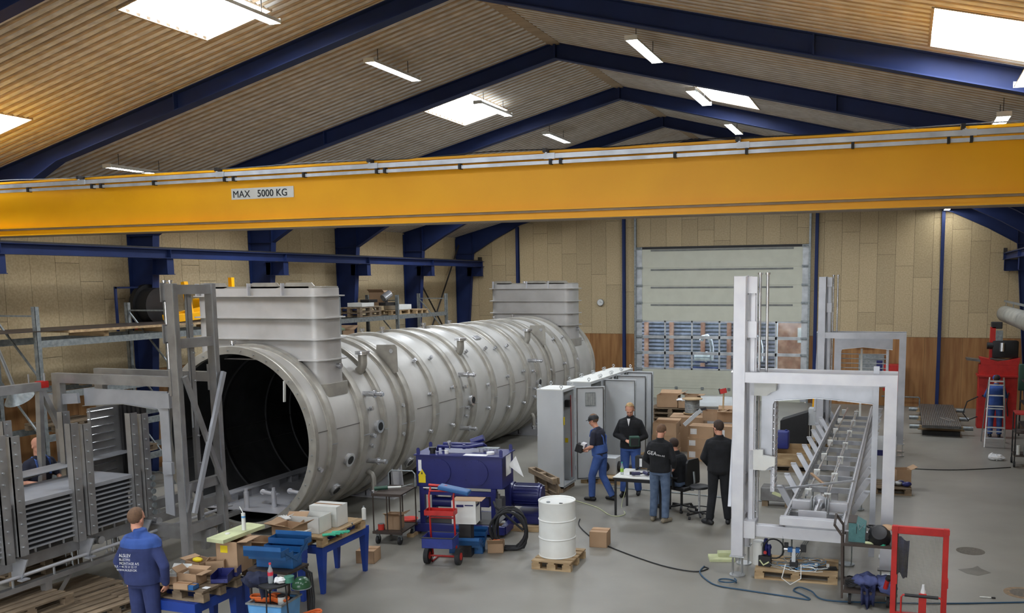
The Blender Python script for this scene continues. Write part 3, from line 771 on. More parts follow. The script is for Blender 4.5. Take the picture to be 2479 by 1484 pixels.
def yoke(t, xa, xb, y, m, zt=2.93, s=1, drop=1.35):
    """side plate with a cut arch, a leg on the post side and a bolted comb of rods"""
    xm = (xa + xb) / 2
    pts = [(xa, zt), (xb, zt), (xb, zt - .27), (xm, zt - .21), (xa + s * .2, zt - .27), (xa + s * .17, zt - .33), (xa + s * .17, zt - drop + .03), (xa, zt - drop)]
    wo('yoke_plate', B().prism(pts, 'y', y, y + .02), 'plate_grey', t)
    wo('yoke_edge', B().beam((xb, y - .02, zt - .27), (xm, y - .02, zt - .21), .06, .008).beam((xm, y - .02, zt - .21), (xa + s * .2, y - .02, zt - .27), .06, .008), 'alu', t)
def comb(t, x, y, z0, z1, m, n=13, s=1, ln=.5):
    wo('comb_plate', B().box(x - .012, x + .012, y, y + ln + .1, z0, z1).box(x - .012, x + .05 * s, y, y + .012, z0, z1), m, t)
    for k in range(n):
        z = z0 + .07 + k * (z1 - z0 - .12) / (n - 1)
        wo('rest_rod', B().cyl((x + s * .03, y - .04, z), (x + s * .03, y + ln * .9, z + .0), .010, 8), 'inox_bright', t)
# ================================================================ right machine
m_ = 'inox_machine'
pallet_later = []
t = thing('loading_machine', 'long stainless steel loading machine with front gantry standing right of the people', 'machine', (-1.15, 13.2, 0))
gantry(t, -2.24, 13.2, 1, m_, dy=.6)
yoke(t, -1.95, -.35, 13.52, m_)
wo('guide_channel', B().box(-.36, -.28, 13.5, 13.56, .4, 3.2), 'plate_grey', t)
wo('lifting_screw', B().cyl((-1.98, 13.44, 1.6), (-1.98, 13.44, 2.95), .012, 10).cyl((-1.98, 13.44, 1.5), (-1.98, 13.44, 1.6), .03, 10), 'inox_bright', t)
for z in (1.62, 2.74):
    wo('slide_block', B().prism([(-2.09, z), (-1.86, z), (-1.86, z + .0), (-1.80, z + .05), (-1.72, z + .08), (-1.72, z + .2), (-1.9, z + .22), (-1.9, z + .3), (-2.09, z + .3)], 'y', 13.38, 13.46), 'white_paint', t)
comb(t, -1.80, 13.6, 1.25, 2.68, m_, 14)
# bottom cross beams and pedestal
wo('base_beam', B().box(-2.16, .0, 13.3, 13.42, .62, .8, bev=.005), m_, t)
wo('base_beam', B().box(-1.62, -.72, 13.24, 13.38, .84, .96, bev=.005), m_, t)
wo('motor_cover', B().box(-2.15, -1.98, 13.24, 13.46, .6, .86), m_, t)
# the two long side rails with cross bars and slanting arms
for x, s in ((-1.62, -1), (-.70, 1)):
    wo('side_rail', B().box(x - .02, x + .02, 13.45, 26.4, .60, .82).cyl((x - s * .03, 13.4, .87), (x - s * .03, 26.4, .87), .018, 10), m_, t)
    b = B()
    for k in range(120): b.box(x - s * .055 - .012, x - s * .055 + .012, 13.6 + k * .106, 13.64 + k * .106, .83, .86)
    o = wo('rack_teeth', b, 'alu', t); o['kind'] = 'stuff'
    wo('side_rail', B().beam((x, 13.40, .88), (x - s * .04, 13.33, .62), .03, .08), m_, t)
    wo('end_knob', B().cyl((x - s * .03, 13.38, .89), (x - s * .03, 13.46, .89), .035, 12), 'inox_bright', t)
    for k in range(11):
        y = 15.15 + k * 1.0
        wo('slanting_arm', B().beam((x, y - .05, .60), (x + s * .24, y + .05, .98), .10, .06, (0, 1, 0)).c(x + s * .245, y + .05, .985, .09, .11, .014), 'plate_grey', t)
    for k in range(4): foot(t, x, 14.3 + k * 3.6, .42, 'galv')
for k in range(11):
    y = 15.15 + k * 1.0
    wo('cross_bar', B().box(-1.58, -.74, y + .35, y + .42, .62, .71), 'plate_grey', t)
for k in range(7):
    y = 15.2 + k * 1.65
    wo('chain_guide', B().c(-1.08, y, .84, .11, .1, .14), 'white_paint', t)
    wo('chain_guide', B().c(-1.42, y + .3, .84, .11, .1, .12), 'white_paint', t)
ch = B()
for k in range(150):
    y = 15.0 + k * .07; ch.cyl((-1.11 + .0, y, .89), (-1.05, y, .89), .012, 6).cyl((-1.08, y, .89), (-1.08, y + .07, .895), .016, 6)
o = wo('drive_chain', ch, 'inox_bright', t); o['kind'] = 'stuff'
wo('guide_rod', B().cyl((-1.42, 15.2, .86), (-1.36, 26, .86), .02, 10), 'inox_bright', t)
# drive end: pipe coupling, cylinder, plates
wo('bearing_beam', B().box(-1.55, -1.26, 14.2, 14.3, .85, 1.0, bev=.01).box(-1.0, -.7, 14.2, 14.3, .85, 1.0, bev=.01), m_, t)
for x in (-1.25, -1.21, -1.03, -.99): wo('coupling_disc', B().box(x - .008, x + .008, 14.15, 14.33, .8, 1.06), 'alu', t)
wo('drive_cylinder', B().cyl((-1.15, 13.75, .86), (-1.12, 14.3, .98), .055, 20).cyl((-1.12, 14.26, .98), (-1.12, 14.4, .98), .11, 24), 'inox_bright', t, smooth=30)
wo('cover_plate', B().box(-1.4, -.98, 13.72, 13.74, .83, .97, bev=.004).box(-1.58, -.74, 13.62, 13.72, .68, .83), m_, t)
wo('pump_head', B().sph((-1.15, 13.58, .77), .06, 14).cyl((-1.15, 13.58, .64), (-1.15, 13.58, .77), .025, 12), 'inox_bright', t, smooth=True)
wo('frame_bar', B().box(-1.6, -.72, 14.55, 14.65, .60, .72).box(-1.5, -1.44, 13.42, 14.5, .60, .66).box(-1.0, -.94, 13.42, 14.5, .60, .66), 'plate_grey', t)
wo('loose_bar', B().beam((-1.74, 14.9, 1.02), (-.66, 15.35, 1.12), .03, .03), 'plate_grey', t)
wo('timber_stick', B().beam((-1.45, 16.3, 1.0), (-1.15, 15.5, .98), .04, .03), 'card', t)
for y in (16.6, 20.8):
    wo('pedestal', B().box(-1.3, -1.0, y, y + .12, 0, .6), m_, t)
# coupling box and white box on the floor frame below post
wo('junction_box', B().cyl((-1.95, 13.5, .14), (-1.95, 13.5, .5), .09, 20), 'white_paint', t, smooth=30)
wo('cable_loop', B().tube([(-1.72 + .15 * math.cos(a), 13.42, .42 + .15 * math.sin(a)) for a in [i * PI / 10 for i in range(20)]], .012, 8, closed=True), 'black', t, smooth=True)
# rear gantry of the same family
t2 = thing('loading_gantry', 'rear stainless steel gantry frame behind the long loading machine', 'machine', (-1.1, 23.7, 0))
gantry(t2, -1.93, 23.7, 1, 'plate_grey', reach=1.96, dy=.6)
yoke(t2, -1.62, -.2, 24.0, 'plate_grey')
comb(t2, -1.5, 24.05, 1.3, 2.66, m_, 12)
comb(t2, -.3, 24.05, 1.3, 2.66, m_, 12, -1)
for k in range(8): wo('rest_rod', B().cyl((-1.48, 24.25, 2.52 - k * .12), (-.3, 24.25, 2.52 - k * .12), .011, 8), 'alu', t2)
wo('centre_post', B().box(-.98, -.93, 24.2, 24.25, .9, 2.66), 'white_paint', t2)
# ================================================================ left machine
c_ = 'channel_grey'
t = thing('shelf_loading_machine', 'grey steel loading machine with tall ladder frame and bolted posts in front of vessel mouth', 'machine', (-11.2, 9.6, 0))
gantry(t, -10.03, 10.45, -1, c_, reach=2.3, dy=.78, zt=4.46, hw=.07, pd=.10)
for yy in (10.45, 11.23):
    wo('post_flange', B().box(-9.962, -9.952, yy - .006, yy + .012, .32, 4.46), 'alu', t)
wo('guide_channel', B().box(-10.12, -10.06, 10.84, 10.92, .7, 4.44), c_, t)
wo('bright_strip', B().box(-10.06, -10.045, 10.78, 10.80, 2.3, 4.4), 'alu', t)
for k in range(9): wo('channel_bolt', B().cyl((-10.06, 10.9, .9 + k * .42), (-10.04, 10.9, .9 + k * .42), .014, 8), 'alu', t)
yoke(t, -10.32, -11.95, 10.6, c_, zt=2.86, s=-1, drop=1.9)
wo('slide_block', B().box(-10.45, -10.22, 10.52, 10.58, 2.62, 2.84).box(-10.42, -10.25, 10.52, 10.58, 1.62, 1.8), 'plate_grey', t)
wo('side_bar', B().beam((-11.95, 10.5, 2.72), (-12.7, 10.5, 2.66), .05, .16), 'plate_grey', t)
comb(t, -11.93, 10.62, 1.2, 2.54, c_, 11, 1)
for k in range(6): wo('comb_slat', B().box(-11.9 + k * .09, -11.85 + k * .09, 11.2, 11.25, 1.1, 2.55), 'dark_steel', t)
# bolted posts on both sides
def bolted(x, y, z0, z1, s):
    p = wo('bolted_post', B().box(x - .02, x, y, y + .13, z0, z1).box(x - .10, x, y, y + .01, z0, z1).box(x - .02, x, y + .13, y + .135, z0, z1), c_, t)
    b = B()
    n = int((z1 - z0) / .155)
    for k in range(n): b.cyl((x, y + .06, z0 + .12 + k * .155), (x + .025, y + .06, z0 + .12 + k * .155), .013, 6)
    o = wo('post_bolts', b, 'alu', t, parent=p); o['kind'] = 'stuff'
    o.location = (0, 0, 0)
for y in (8.3, 9.40, 10.44):
    bolted(-10.9, y, .84, 2.53, 1); bolted(-10.86, y + .17, .9, 2.50, 1)
for y in (8.2, 9.15, 10.1, ):
    bolted(-11.85, y, .84, 2.56, 1)
# shelf stack
for k in range(9):
    z = .93 + k * .068
    wo('shelf_plate', B().box(-11.8, -10.96, 6.6, 10.44, z, z + .022), 'plate_grey', t)
    wo('shelf_gap_fill', B().box(-11.75, -11.0, 6.6, 10.4, z + .022, z + .068), 'black', t)  # black fill puts the shade of the gaps between plates into colour
wo('shelf_plate', B().box(-11.85, -10.94, 6.4, 10.46, 1.545, 1.60), 'plate_grey', t)
for k in range(6):
    z = 1.49 - k * .108
    wo('spool', B().cyl((-11.05, 10.75, z), (-10.84, 10.75, z), .042, 16).cyl((-11.3, 10.75, z), (-11.05, 10.75, z), .03, 14), 'galv', t, smooth=30)
# lower beams, rail with pins, brackets
wo('machine_beam', B().box(-11.3, -11.12, 6.2, 12.6, .66, .82), c_, t)
wo('machine_beam', B().box(-12.0, -11.85, 6.2, 12.6, .66, .82), c_, t)
b = B()
for k in range(20): b.cyl((-11.14, 7.6 + k * .22, .82), (-11.14, 7.6 + k * .22, .89), .016, 8)
o = wo('beam_pins', b, 'alu', t); o['kind'] = 'stuff'
wo('bottom_rail', B().box(-11.08, -10.98, 5.8, 12.8, .40, .47), c_, t)
wo('round_rail', B().cyl((-11.0, 5.8, .6), (-11.0, 12.6, .6), .025, 12), 'inox_machine', t, smooth=True)
for k in range(9): wo('rail_pin', B().cyl((-11.02, 6.6 + k * .62, .47), (-11.02, 6.6 + k * .62, .6), .016, 8), 'alu', t)
for y in (8.5, 9.55, 10.6): wo('bracket', B().prism([(-11.15, .84), (-10.84, .84), (-10.95, .62), (-10.98, .56), (-11.15, .56)], 'y', y + .05, y + .07).box(-10.99, -10.9, y, y + .12, .55, .57), 'plate_grey', t)
for y in (9.9, 11.0): wo('end_cap', B().cyl((-11.12, y, .72), (-11.03, y, .72), .06, 18), 'inox_bright', t, smooth=30)
for y in (7.2, 8.9, 10.2, 11.9): wo('leg', B().box(-11.08, -10.98, y, y + .1, .0, .4).beam((-11.03, y + .1, .02), (-11.03, y + .45, .4), .04, .04), c_, t)
wo('cross_beam', B().box(-12.3, -9.94, 10.9, 11.02, .5, .7), c_, t)
for k, (y, z) in enumerate(((9.9, 1.3), (10.9, 1.05))): pass
# sheets held across the posts
for (x0, y0, x1, y1, z, lab) in ((-12.2, 8.6, -12.05, 11.4, 1.76, 'long narrow steel sheet lying across the left machine posts'),):
    q = thing('steel_sheet', lab, 'sheet', (x0, y0, z))
    b = B(); b.beam((x0 + .35, y0 - .4, z - .02), (x1 + .2, y1 - .1, z + .02), .38, .012)
    wo('sheet', b, 'plate_grey', q)
q = thing('steel_tube', 'dark steel tube held over the shelf stack by the bald man', 'tube', (-12.4, 10.4, 1.68))
wo('tube', B().cyl((-11.95, 9.3, 1.66), (-12.35, 11.0, 1.68), .025, 12), c_, q, smooth=True)
# trestle with red tape
q = thing('trestle', 'grey steel trestle bar with red tape beside the bolted posts', 'trestle', (-12.35, 9.6, 0))
wo('top_bar', B().box(-12.42, -12.30, 7.4, 10.28, 2.86, 2.99), c_, q)
wo('leg', B().beam((-12.36, 10.2, 2.9), (-12.36, 11.45, 0), .09, .07), c_, q)
wo('leg', B().beam((-12.36, 10.18, 2.9), (-12.45, 10.1, 0), .09, .07), c_, q)
wo('leg', B().beam((-12.36, 7.6, 2.9), (-12.36, 7.0, 0), .09, .07), c_, q)
wo('tape', B().box(-12.43, -12.29, 10.17, 10.29, 2.90, 3.0), 'red', q)
wo('peg', B().cyl((-12.40, 10.05, 2.99), (-12.40, 10.05, 3.12), .012, 8).cyl((-12.32, 10.25, 2.99), (-12.32, 10.25, 3.12), .012, 8), c_, q)
for k in (0, 1): pallet_later.append(k)
q = thing('extraction_arm', 'grey suction arm with round hood at the left edge', 'extraction arm', (-14.2, 10.6, 0))
wo('pipe', B().cyl((-14.0, 10.3, 5.0), (-14.0, 11.05, 2.8), .03, 12), 'alu', q, smooth=True)
wo('hood', B().lathe([(.06, .2), (.1, .16), (.24, .0), (.235, 0), (.05, .14)], 28, m=T(-14.0, 11.15, 2.55, 0, .5)), 'galv', q, smooth=30)
wo('stand', B().cyl((-14.0, 10.3, 0), (-14.0, 10.3, 5.05), .04, 12), 'galv', q, smooth=True)
# ================================================================ pallet racking
def pallet(name, x, y, z, rz, lab, m='pallet_wood', w=1.2, d=.8, group=None):
    """x, y: centre of the pallet; width runs along local x"""
    t = thing(name, lab, 'pallet', (x, y, z), rz, group)
    n = 5
    if (m, w, d) not in PAL:
        e = {}
        bw = .1 if d <= .6 else .12
        e['board'] = B().box(-w / 2, w / 2, -bw / 2, bw / 2, .122, .144)
        e['bearer'] = B().box(-.05, .05, -d / 2, d / 2, .1, .122)
        e['block'] = B().box(-.07, .07, -.05, .05, .022, .1)
        e['bottom_board'] = B().box(-w / 2, w / 2, -.05, .05, 0, .022)
        PAL[(m, w, d)] = {k: obj(k, v, m, t) for k, v in e.items()}
        first = True
    else: first = False
    P = PAL[(m, w, d)]
    def put(k, loc):
        nonlocal_used = used.setdefault((k, m, w, d), False)
        if not nonlocal_used: used[(k, m, w, d)] = True; o = P[k]
        else: o = P[k].copy(); COL.objects.link(o)
        o.parent = t; o.location = loc
    for i in range(n): put('board', (0, -d / 2 + .06 + i * (d - .12) / (n - 1), 0))
    for i in (-1, 0, 1): put('bearer', (i * (w / 2 - .07), 0, 0))
    for i in (-1, 0, 1):
        for j in (-1, 0, 1): put('block', (i * (w / 2 - .07), j * (d / 2 - .05), 0))
        put('bottom_board', (0, i * (d / 2 - .05), 0))
    return t
PAL = {}; used = {}
rk = thing('pallet_rack', 'galvanised pallet rack along the left wall with open shelves', 'rack', (-15.85, 20, 0))
ys = (12.65, 15.85, 19.1, 22.3, 25.5, 28.8)
for y in ys:
    for x in (-15.3, -16.4):
        u = wo('upright', B().box(x - .045, x + .045, y - .05, y - .04, 0, 4.05).box(x - .045, x - .04, y - .05, y + .04, 0, 4.05).box(x + .04, x + .045, y - .05, y + .04, 0, 4.05), 'galv', rk)
    b = B(); z = .3; s = 1
    for z0 in (.3, 1.5, 2.7): b.beam((-15.33, y, z0), (-16.37, y, z0 + 1.15), .03, .03)
    b.box(-16.38, -15.32, y - .02, y + .02, 3.86, 3.89).box(-16.38, -15.32, y - .02, y + .02, .2, .23)
    wo('brace', b, 'galv', rk)
for i in range(len(ys) - 1):
    for z in (.7, 1.48, 2.28, 3.28):
        for x in (-15.3, -16.4):
            wo('shelf_beam', B().box(x - .025, x + .025, ys[i] + .05, ys[i + 1] - .05, z, z + .13).box(x - .03, x + .035, ys[i] + .04, ys[i] + .055, z - .06, z + .18), 'galv', rk)
q = thing('board_stack', 'long plywood boards with light edge lying on the left upper rack shelf', 'boards', (-15.8, 14.5, 3.41))
wo('board', B().box(-16.3, -15.23, 13.3, 18.4, 3.53, 3.58), 'pallet_wood', q)
wo('board', B().box(-16.4, -15.25, 11.5, 18.6, 3.58, 3.60), 'brown_steel', q)
for y in (14.2, 15.9, 17.8): wo('spacer_block', B().box(-16.3, -15.35, y, y + .12, 3.41, 3.55), 'pallet_wood', q)
wo('tape', B().box(-15.345, -15.34, 15.0, 15.06, 3.50, 3.60), 'red', q)
q = thing('lifting_machine', 'yellow lifting attachment lying on the left upper rack shelf', 'machine', (-15.9, 17.2, 3.60))
wo('arm', B().beam((-15.6, 16.9, 3.62), (-15.75, 16.9, 4.5), .12, .1), 'crane_yellow', q)
wo('body', B().box(-16.2, -15.5, 17.6, 18.3, 3.62, 4.1, bev=.03), 'crane_yellow', q)
wo('beam', B().beam((-15.5, 16.2, 3.68), (-15.5, 17.5, 3.74), .2, .16).beam((-15.8, 16.3, 3.7), (-15.8, 17.6, 3.86), .12, .12), 'crane_yellow', q)
wo('mast', B().box(-15.7, -15.6, 18.3, 18.4, 3.62, 4.6), 'crane_yellow', q)
q = thing('cable_drum', 'dark blue framed drum standing behind the upper left rack', 'drum', (-16.75, 16.2, 3.2))
wo('frame', B().box(-16.6, -16.56, 15.7, 15.75, 3.41, 4.4).box(-16.6, -16.56, 16.35, 16.4, 3.41, 4.4).box(-16.6, -16.56, 15.7, 16.4, 4.36, 4.4), 'blue_steel', q)
wo('drum', B().cyl((-16.62, 16.6, 3.95), (-16.5, 16.6, 3.95), .5, 32).cyl((-16.5, 16.6, 3.95), (-16.2, 16.6, 3.95), .42, 32), 'black', q, smooth=30)
def carton(x, y, z, sx, sy, sz, rz, lab, flaps='', m='card', group=None, lid=False, name='cardboard_box'):
    """open (or closed) cardboard box; flaps: any of n s e w; each flap opens outwards"""
    t = thing(name, lab, 'box', (x, y, z), rz, group)
    w = .006
    b = B().box(-sx / 2, sx / 2, -sy / 2, sy / 2, 0, w)
    b.box(-sx / 2, sx / 2, -sy / 2, -sy / 2 + w, 0, sz).box(-sx / 2, sx / 2, sy / 2 - w, sy / 2, 0, sz)
    b.box(-sx / 2, -sx / 2 + w, -sy / 2, sy / 2, 0, sz).box(sx / 2 - w, sx / 2, -sy / 2, sy / 2, 0, sz)
    obj('body', b, m, t)
    if lid:
        obj('lid_flap', B().box(-sx / 2, sx / 2, -sy / 2, -.002, sz, sz + w), m, t)
        obj('lid_flap', B().box(-sx / 2, sx / 2, .002, sy / 2, sz, sz + w), m, t)
        obj('tape', B().box(-sx / 2 - .001, sx / 2 + .001, -.025, .025, sz + w, sz + w + .001), 'card_in', t)
    for f in flaps:
        h = min(sx, sy) * .48
        a = rnd.uniform(.3, 1.1) if f.islower() else -.5
        f = f.lower()
        dz, dr = math.sin(a - .3) * h, math.cos(a - .3) * h
        if f == 's': p = ((-sx / 2, -sy / 2, sz), (sx / 2, -sy / 2, sz), (sx / 2, -sy / 2 - dr, sz + dz), (-sx / 2, -sy / 2 - dr, sz + dz))
        if f == 'n': p = ((-sx / 2, sy / 2, sz), (sx / 2, sy / 2, sz), (sx / 2, sy / 2 + dr, sz + dz), (-sx / 2, sy / 2 + dr, sz + dz))
        if f == 'e': p = ((sx / 2, -sy / 2, sz), (sx / 2, sy / 2, sz), (sx / 2 + dr, sy / 2, sz + dz), (sx / 2 + dr, -sy / 2, sz + dz))
        if f == 'w': p = ((-sx / 2, -sy / 2, sz), (-sx / 2, sy / 2, sz), (-sx / 2 - dr, sy / 2, sz + dz), (-sx / 2 - dr, -sy / 2, sz + dz))
        bb = B(); n_ = Vector(p[1]) - Vector(p[0]); n2 = Vector(p[3]) - Vector(p[0]); nn = n_.cross(n2).normalized() * .004
        A = [bb.bm.verts.new(Vector(q) + nn) for q in p]; C_ = [bb.bm.verts.new(Vector(q) - nn) for q in p]
        bb.bm.faces.new(A); bb.bm.faces.new(C_[::-1])
        for i in range(4): bb.bm.faces.new((A[i], A[(i + 1) % 4], C_[(i + 1) % 4], C_[i]))
        obj('flap', bb, m, t)
    return t
pallet('pallet', -12.75, 10.1, 0, PI / 2, 'lower pallet under the feet of the bald man', 'pallet_old')
pallet('pallet', -12.75, 10.1, .144, PI / 2, 'upper pallet under the feet of the bald man', 'pallet_old')
# goods on the far rack bays
pallet('pallet', -15.85, 24.2, 3.41, PI / 2, 'lower dark pallet on the far upper rack shelf', 'pallet_old')
pallet('pallet', -15.85, 24.2, 3.56, PI / 2, 'upper dark pallet of the stack on the far rack shelf', 'pallet_old')
pallet('pallet', -15.85, 25.95, 3.41, PI / 2, 'light pallet right of the rack upright on far shelf', 'pallet_wood')
pallet('pallet', -15.85, 27.0, 3.41, 0, 'rightmost light pallet on the far rack shelf', 'pallet_wood')
carton(-15.9, 25.4, 3.72, .5, .4, .42, .2, 'open brown cardboard box standing highest on the far rack', 'nesw')
carton(-15.7, 26.2, 3.56, .5, .9, .16, 0, 'flat white box on the light pallet of the far rack', '', 'white_paint', lid=True)
carton(-15.8, 24.2, 3.71, .5, .7, .12, 0, 'flat white tray on the dark pallets of far rack', '', 'white_paint', lid=True)
carton(-15.7, 24.5, 3.84, .3, .5, .08, 0, 'black and yellow carton on the far rack tray', '', 'black', lid=True)
q = thing('pump', 'silver motor pump tilted on the far upper rack shelf', 'pump', (-15.5, 25.2, 3.72))
wo('motor', B().cyl((-15.5, 25.0, 3.95), (-15.4, 25.25, 4.1), .12, 20), 'inox_bright', q, smooth=30)
wo('base', B().box(-15.6, -15.35, 24.9, 25.5, 3.72, 3.82).cyl((-15.45, 25.1, 3.8), (-15.45, 25.1, 3.98), .05, 12), 'dark_steel', q)
carton(-15.8, 22.9, 2.78, .8, .6, .28, 0, 'low brown cardboard box with green netting under the far rack shelf', 'ns')
q = thing('netting', 'heap of pale green netting in the box under rack shelf', 'netting', (-15.8, 22.9, 3.0))
mat('green_net', (150, 166, 134), .9)
for k in range(5): wo('fold', B().sph((-15.8 + rnd.uniform(-.25, .25), 22.9 + rnd.uniform(-.2, .3), 3.06), .16, 10, (1, 1, .45)), 'green_net', q, smooth=True)
for o_ in [q]: pass
wo('support_shelf', B().box(-16.38, -15.3, 22.4, 25.4, 2.70, 2.78), 'galv', rk)
for k, (y, z, n) in enumerate(((13.6, 1.61, 'old grey pallet on the lower shelf behind bald man'), (14.9, .83, 'old pallet on the lowest rack shelf at left'), (14.6, 2.41, 'old pallet on the middle rack shelf at left'))):
    pallet('pallet', -15.85, y, z, PI / 2, n, 'pallet_old')
carton(-15.6, 14.7, 1.61, .5, .6, .3, .1, 'dark cardboard box on the lower rack shelf at left', 'n')
q = thing('sign_plate', 'small white load plate hanging on the lower rack beam', 'sign', (-15.24, 13.5, 1.6))
wo('plate', B().box(-15.262, -15.255, 14.45, 14.65, 1.5, 1.62), 'white_paint', q)
# ================================================================ things on the floor: middle and left
def lathe_obj(name, prof, m, t, n=32, smooth=30): return obj(name, B().lathe(prof, n), m, t, smooth=smooth)
# white drum on pallet
pallet('pallet', -5.03, 13.02, 0, .04, 'light wooden half pallet under the white drum', 'pallet_wood', .64, .8)
t = thing('drum', 'white steel drum standing on a small pallet', 'drum', (-5.06, 13.03, .144))
lathe_obj('drum_body', [(0, .86), (.27, .86), (.28, .88), (.295, .885), (.298, .875), (.292, .86), (.290, .6), (.296, .595), (.300, .585), (.296, .575), (.290, .57), (.290, .31), (.296, .305), (.300, .295), (.296, .285), (.290, .28), (.290, .02), (.297, .01), (.295, 0), (0, 0)], 'white_paint', t, 48)
obj('bung', B().cyl((-.1, -.12, .86), (-.1, -.12, .872), .03, 16), 'galv', t); obj('bung', B().c(.12, -.14, .865, .05, .03, .01), 'dark_steel', t)
carton(-4.72, 14.15, 0, .3, .3, .26, .1, 'small closed brown box right behind the white drum', '', lid=True)
# leaning pallet behind drum
p_ = pallet('pallet', -5.62, 15.1, .42, PI / 2 - .35, 'weathered pallet standing on edge behind the blue hydraulic unit', 'pallet_old')
p_.rotation_euler = (PI / 2 - .1, 0, PI / 2 + .78); p_.location = (-6.42, 15.75, .41)
q = thing('warning_card', 'small yellow card lying on the leaning pallet', 'card', (-5.38, 15.0, .02)); obj('card', B().c(0, 0, .04, .1, .01, .08), 'yellow', q); q.location = (-6.02, 15.22, .25)
# hydraulic unit
a_ = math.atan2(.2, 1.5)
t = thing('hydraulic_unit', 'dark blue hydraulic power unit with two round covers on its tank', 'machine', (-7.25, 13.95, 0), a_)
U = 'unit_blue'
obj('tank', B().box(-.79, .79, 0, .68, .86, 1.42, bev=.008), U, t)
obj('tank_lid', B().box(-.82, .82, -.03, .71, 1.42, 1.44), U, t)
for x in (-.38, .30):
    c = obj('round_cover', B().cyl((x, -.022, 1.14), (x, 0, 1.14), .235, 40), U, t, smooth=30)
    obj('cover_bolts', B().cyl((x, -.0, 1.14), (x, 0.001, 1.14), .01, 6), U, c) if False else None
    b = B()
    for k in range(10): b.cyl((x + .215 * math.cos(k * PI / 5), -.03, 1.14 + .215 * math.sin(k * PI / 5)), (x + .215 * math.cos(k * PI / 5), -.02, 1.14 + .215 * math.sin(k * PI / 5)), .012, 6)
    o = obj('cover_bolts', b, 'unit_blue', c); o['kind'] = 'stuff'
for x in (-.76, .76):
    for y in (.04, .64): obj('lifting_eye', B().box(x - .03, x + .03, y - .01, y + .01, 1.44, 1.53).cyl((x, y, 1.52), (x, y + .001, 1.52), .03, 10), U, t)
for x, y in ((-.7, .05), (.62, .05), (-.7, .62), (.70, .62)): obj('leg', B().box(x - .045, x + .045, y - .045, y + .045, .1, .86), U, t)
obj('frame_rail', B().box(-.72, .66, .0, .06, .72, .8).box(-.72, .66, .6, .66, .72, .8), U, t)
obj('base_frame', B().box(-.86, .82, -.06, .04, .06, .2).box(-.86, .82, .9, 1.0, .06, .2).box(-.86, -.76, 0, .9, .06, .2).box(.74, .84, 0, .9, .06, .2), U, t)
obj('base_frame', B().box(.8, 1.35, .62, .72, .1, .26).box(.8, 1.35, 1.2, 1.3, .1, .26).box(.8, 1.4, .62, 1.3, .24, .27), U, t)
obj('skid', B().box(-.9, -.78, -.25, 1.0, 0, .06).box(.5, 1.3, .45, .55, 0, .1), 'pallet_wood', t)
m = obj('motor', B().cyl((.72, .98, .55), (1.22, .98, .55), .2, 28).cyl((.66, .98, .55), (.72, .98, .55), .23, 28).cyl((1.22, .98, .55), (1.26, .98, .55), .17, 28), U, t, smooth=30)
b = B()
for k in range(20):
    an = k * PI / 10; b.c(.97, .98 + .21 * math.cos(an), .55 + .21 * math.sin(an), .44, .012, .012)
o = obj('cooling_fins', b, U, m); o['kind'] = 'stuff'
obj('manifold', B().box(-.2, .5, .12, .3, .5, .68).cyl((-.55, .2, .55), (.1, .2, .55), .09, 20).cyl((.2, .2, .25), (.2, .2, .6), .12, 20), U, t, smooth=30)
obj('valve_block', B().box(.66, .78, -.02, .2, .45, .7).cyl((.72, .0, .7), (.72, .0, .78), .025, 10).cyl((.66, .1, .7), (.66, .1, .8), .02, 10), 'inox_dark', t)
obj('drip_tray', B().box(-.7, .66, .04, .9, .2, .21), 'dark_steel', t)
pts = [(-.45, .45, 1.46), (-.42, .42, 1.56), (.2, .42, 1.56), (.28, .5, 1.56), (.3, .6, 1.5)]
obj('top_pipe', B().tube(pts, .035, 12), U, t, smooth=True)
obj('top_pipe', B().tube([(-.5, .3, 1.46), (-.48, .28, 1.54), (.1, .28, 1.54), (.3, .45, 1.56)], .028, 12), U, t, smooth=True)
obj('filter', B().cyl((.05, .55, 1.58), (.28, .58, 1.66), .06, 16).cyl((.0, .3, 1.5), (.0, .3, 1.58), .03, 12), U, t, smooth=30)
obj('gauge', B().cyl((-.25, .25, 1.58), (-.25, .22, 1.64), .035, 16).cyl((-.25, .25, 1.5), (-.25, .25, 1.6), .012, 8), 'inox_bright', t, smooth=30)
obj('filler_cap', B().cyl((-.52, .12, 1.44), (-.52, .12, 1.50), .05, 18).cyl((-.52, .12, 1.5), (-.52, .12, 1.55), .065, 18), 'black', t, smooth=30)
obj('filler_cap', B().cyl((-.27, .14, 1.44), (-.27, .14, 1.5), .035, 16), 'white_paint', t, smooth=30)
obj('filler_cap', B().cyl((.52, .2, 1.44), (.52, .2, 1.48), .07, 20), 'white_paper', t, smooth=30)
obj('valve_strip', B().box(.22, .62, .36, .46, 1.5, 1.52), 'galv', t)
b = B()
for k in range(6): b.cyl((.26 + k * .065, .38, 1.44), (.26 + k * .065, .38, 1.5), .012, 8)
o = obj('valve_pins', b, 'inox_bright', t); o['kind'] = 'stuff'
obj('paper_sheet', B().box(.08, .5, .0, .16, 1.441, 1.443), 'white_paper', t)
obj('paper_sheet', B().box(.86, .861, .0, .3, 1.1, 1.45).prism([(.84, 1.25), (1.12, 1.05), (.98, 1.42)], 'y', .2, .203), 'white_paper', t)
obj('data_plate', B().box(-.75, -.69, -.003, 0, 1.14, 1.34), 'white_paper', t)
obj('warning_sign', B().box(-.75, -.62, -.003, 0, .93, 1.06).prism([(-.76, 1.06), (-.61, 1.06), (-.685, 1.18)], 'y', -.003, 0), 'yellow', t)
obj('warning_mark', B().prism([(-.70, 1.085), (-.67, 1.085), (-.685, 1.14)], 'y', -.005, -.003), 'black', t)
obj('white_label', B().box(-.66, -.28, -.031, -.03, .84, .86), 'white_paper', t)
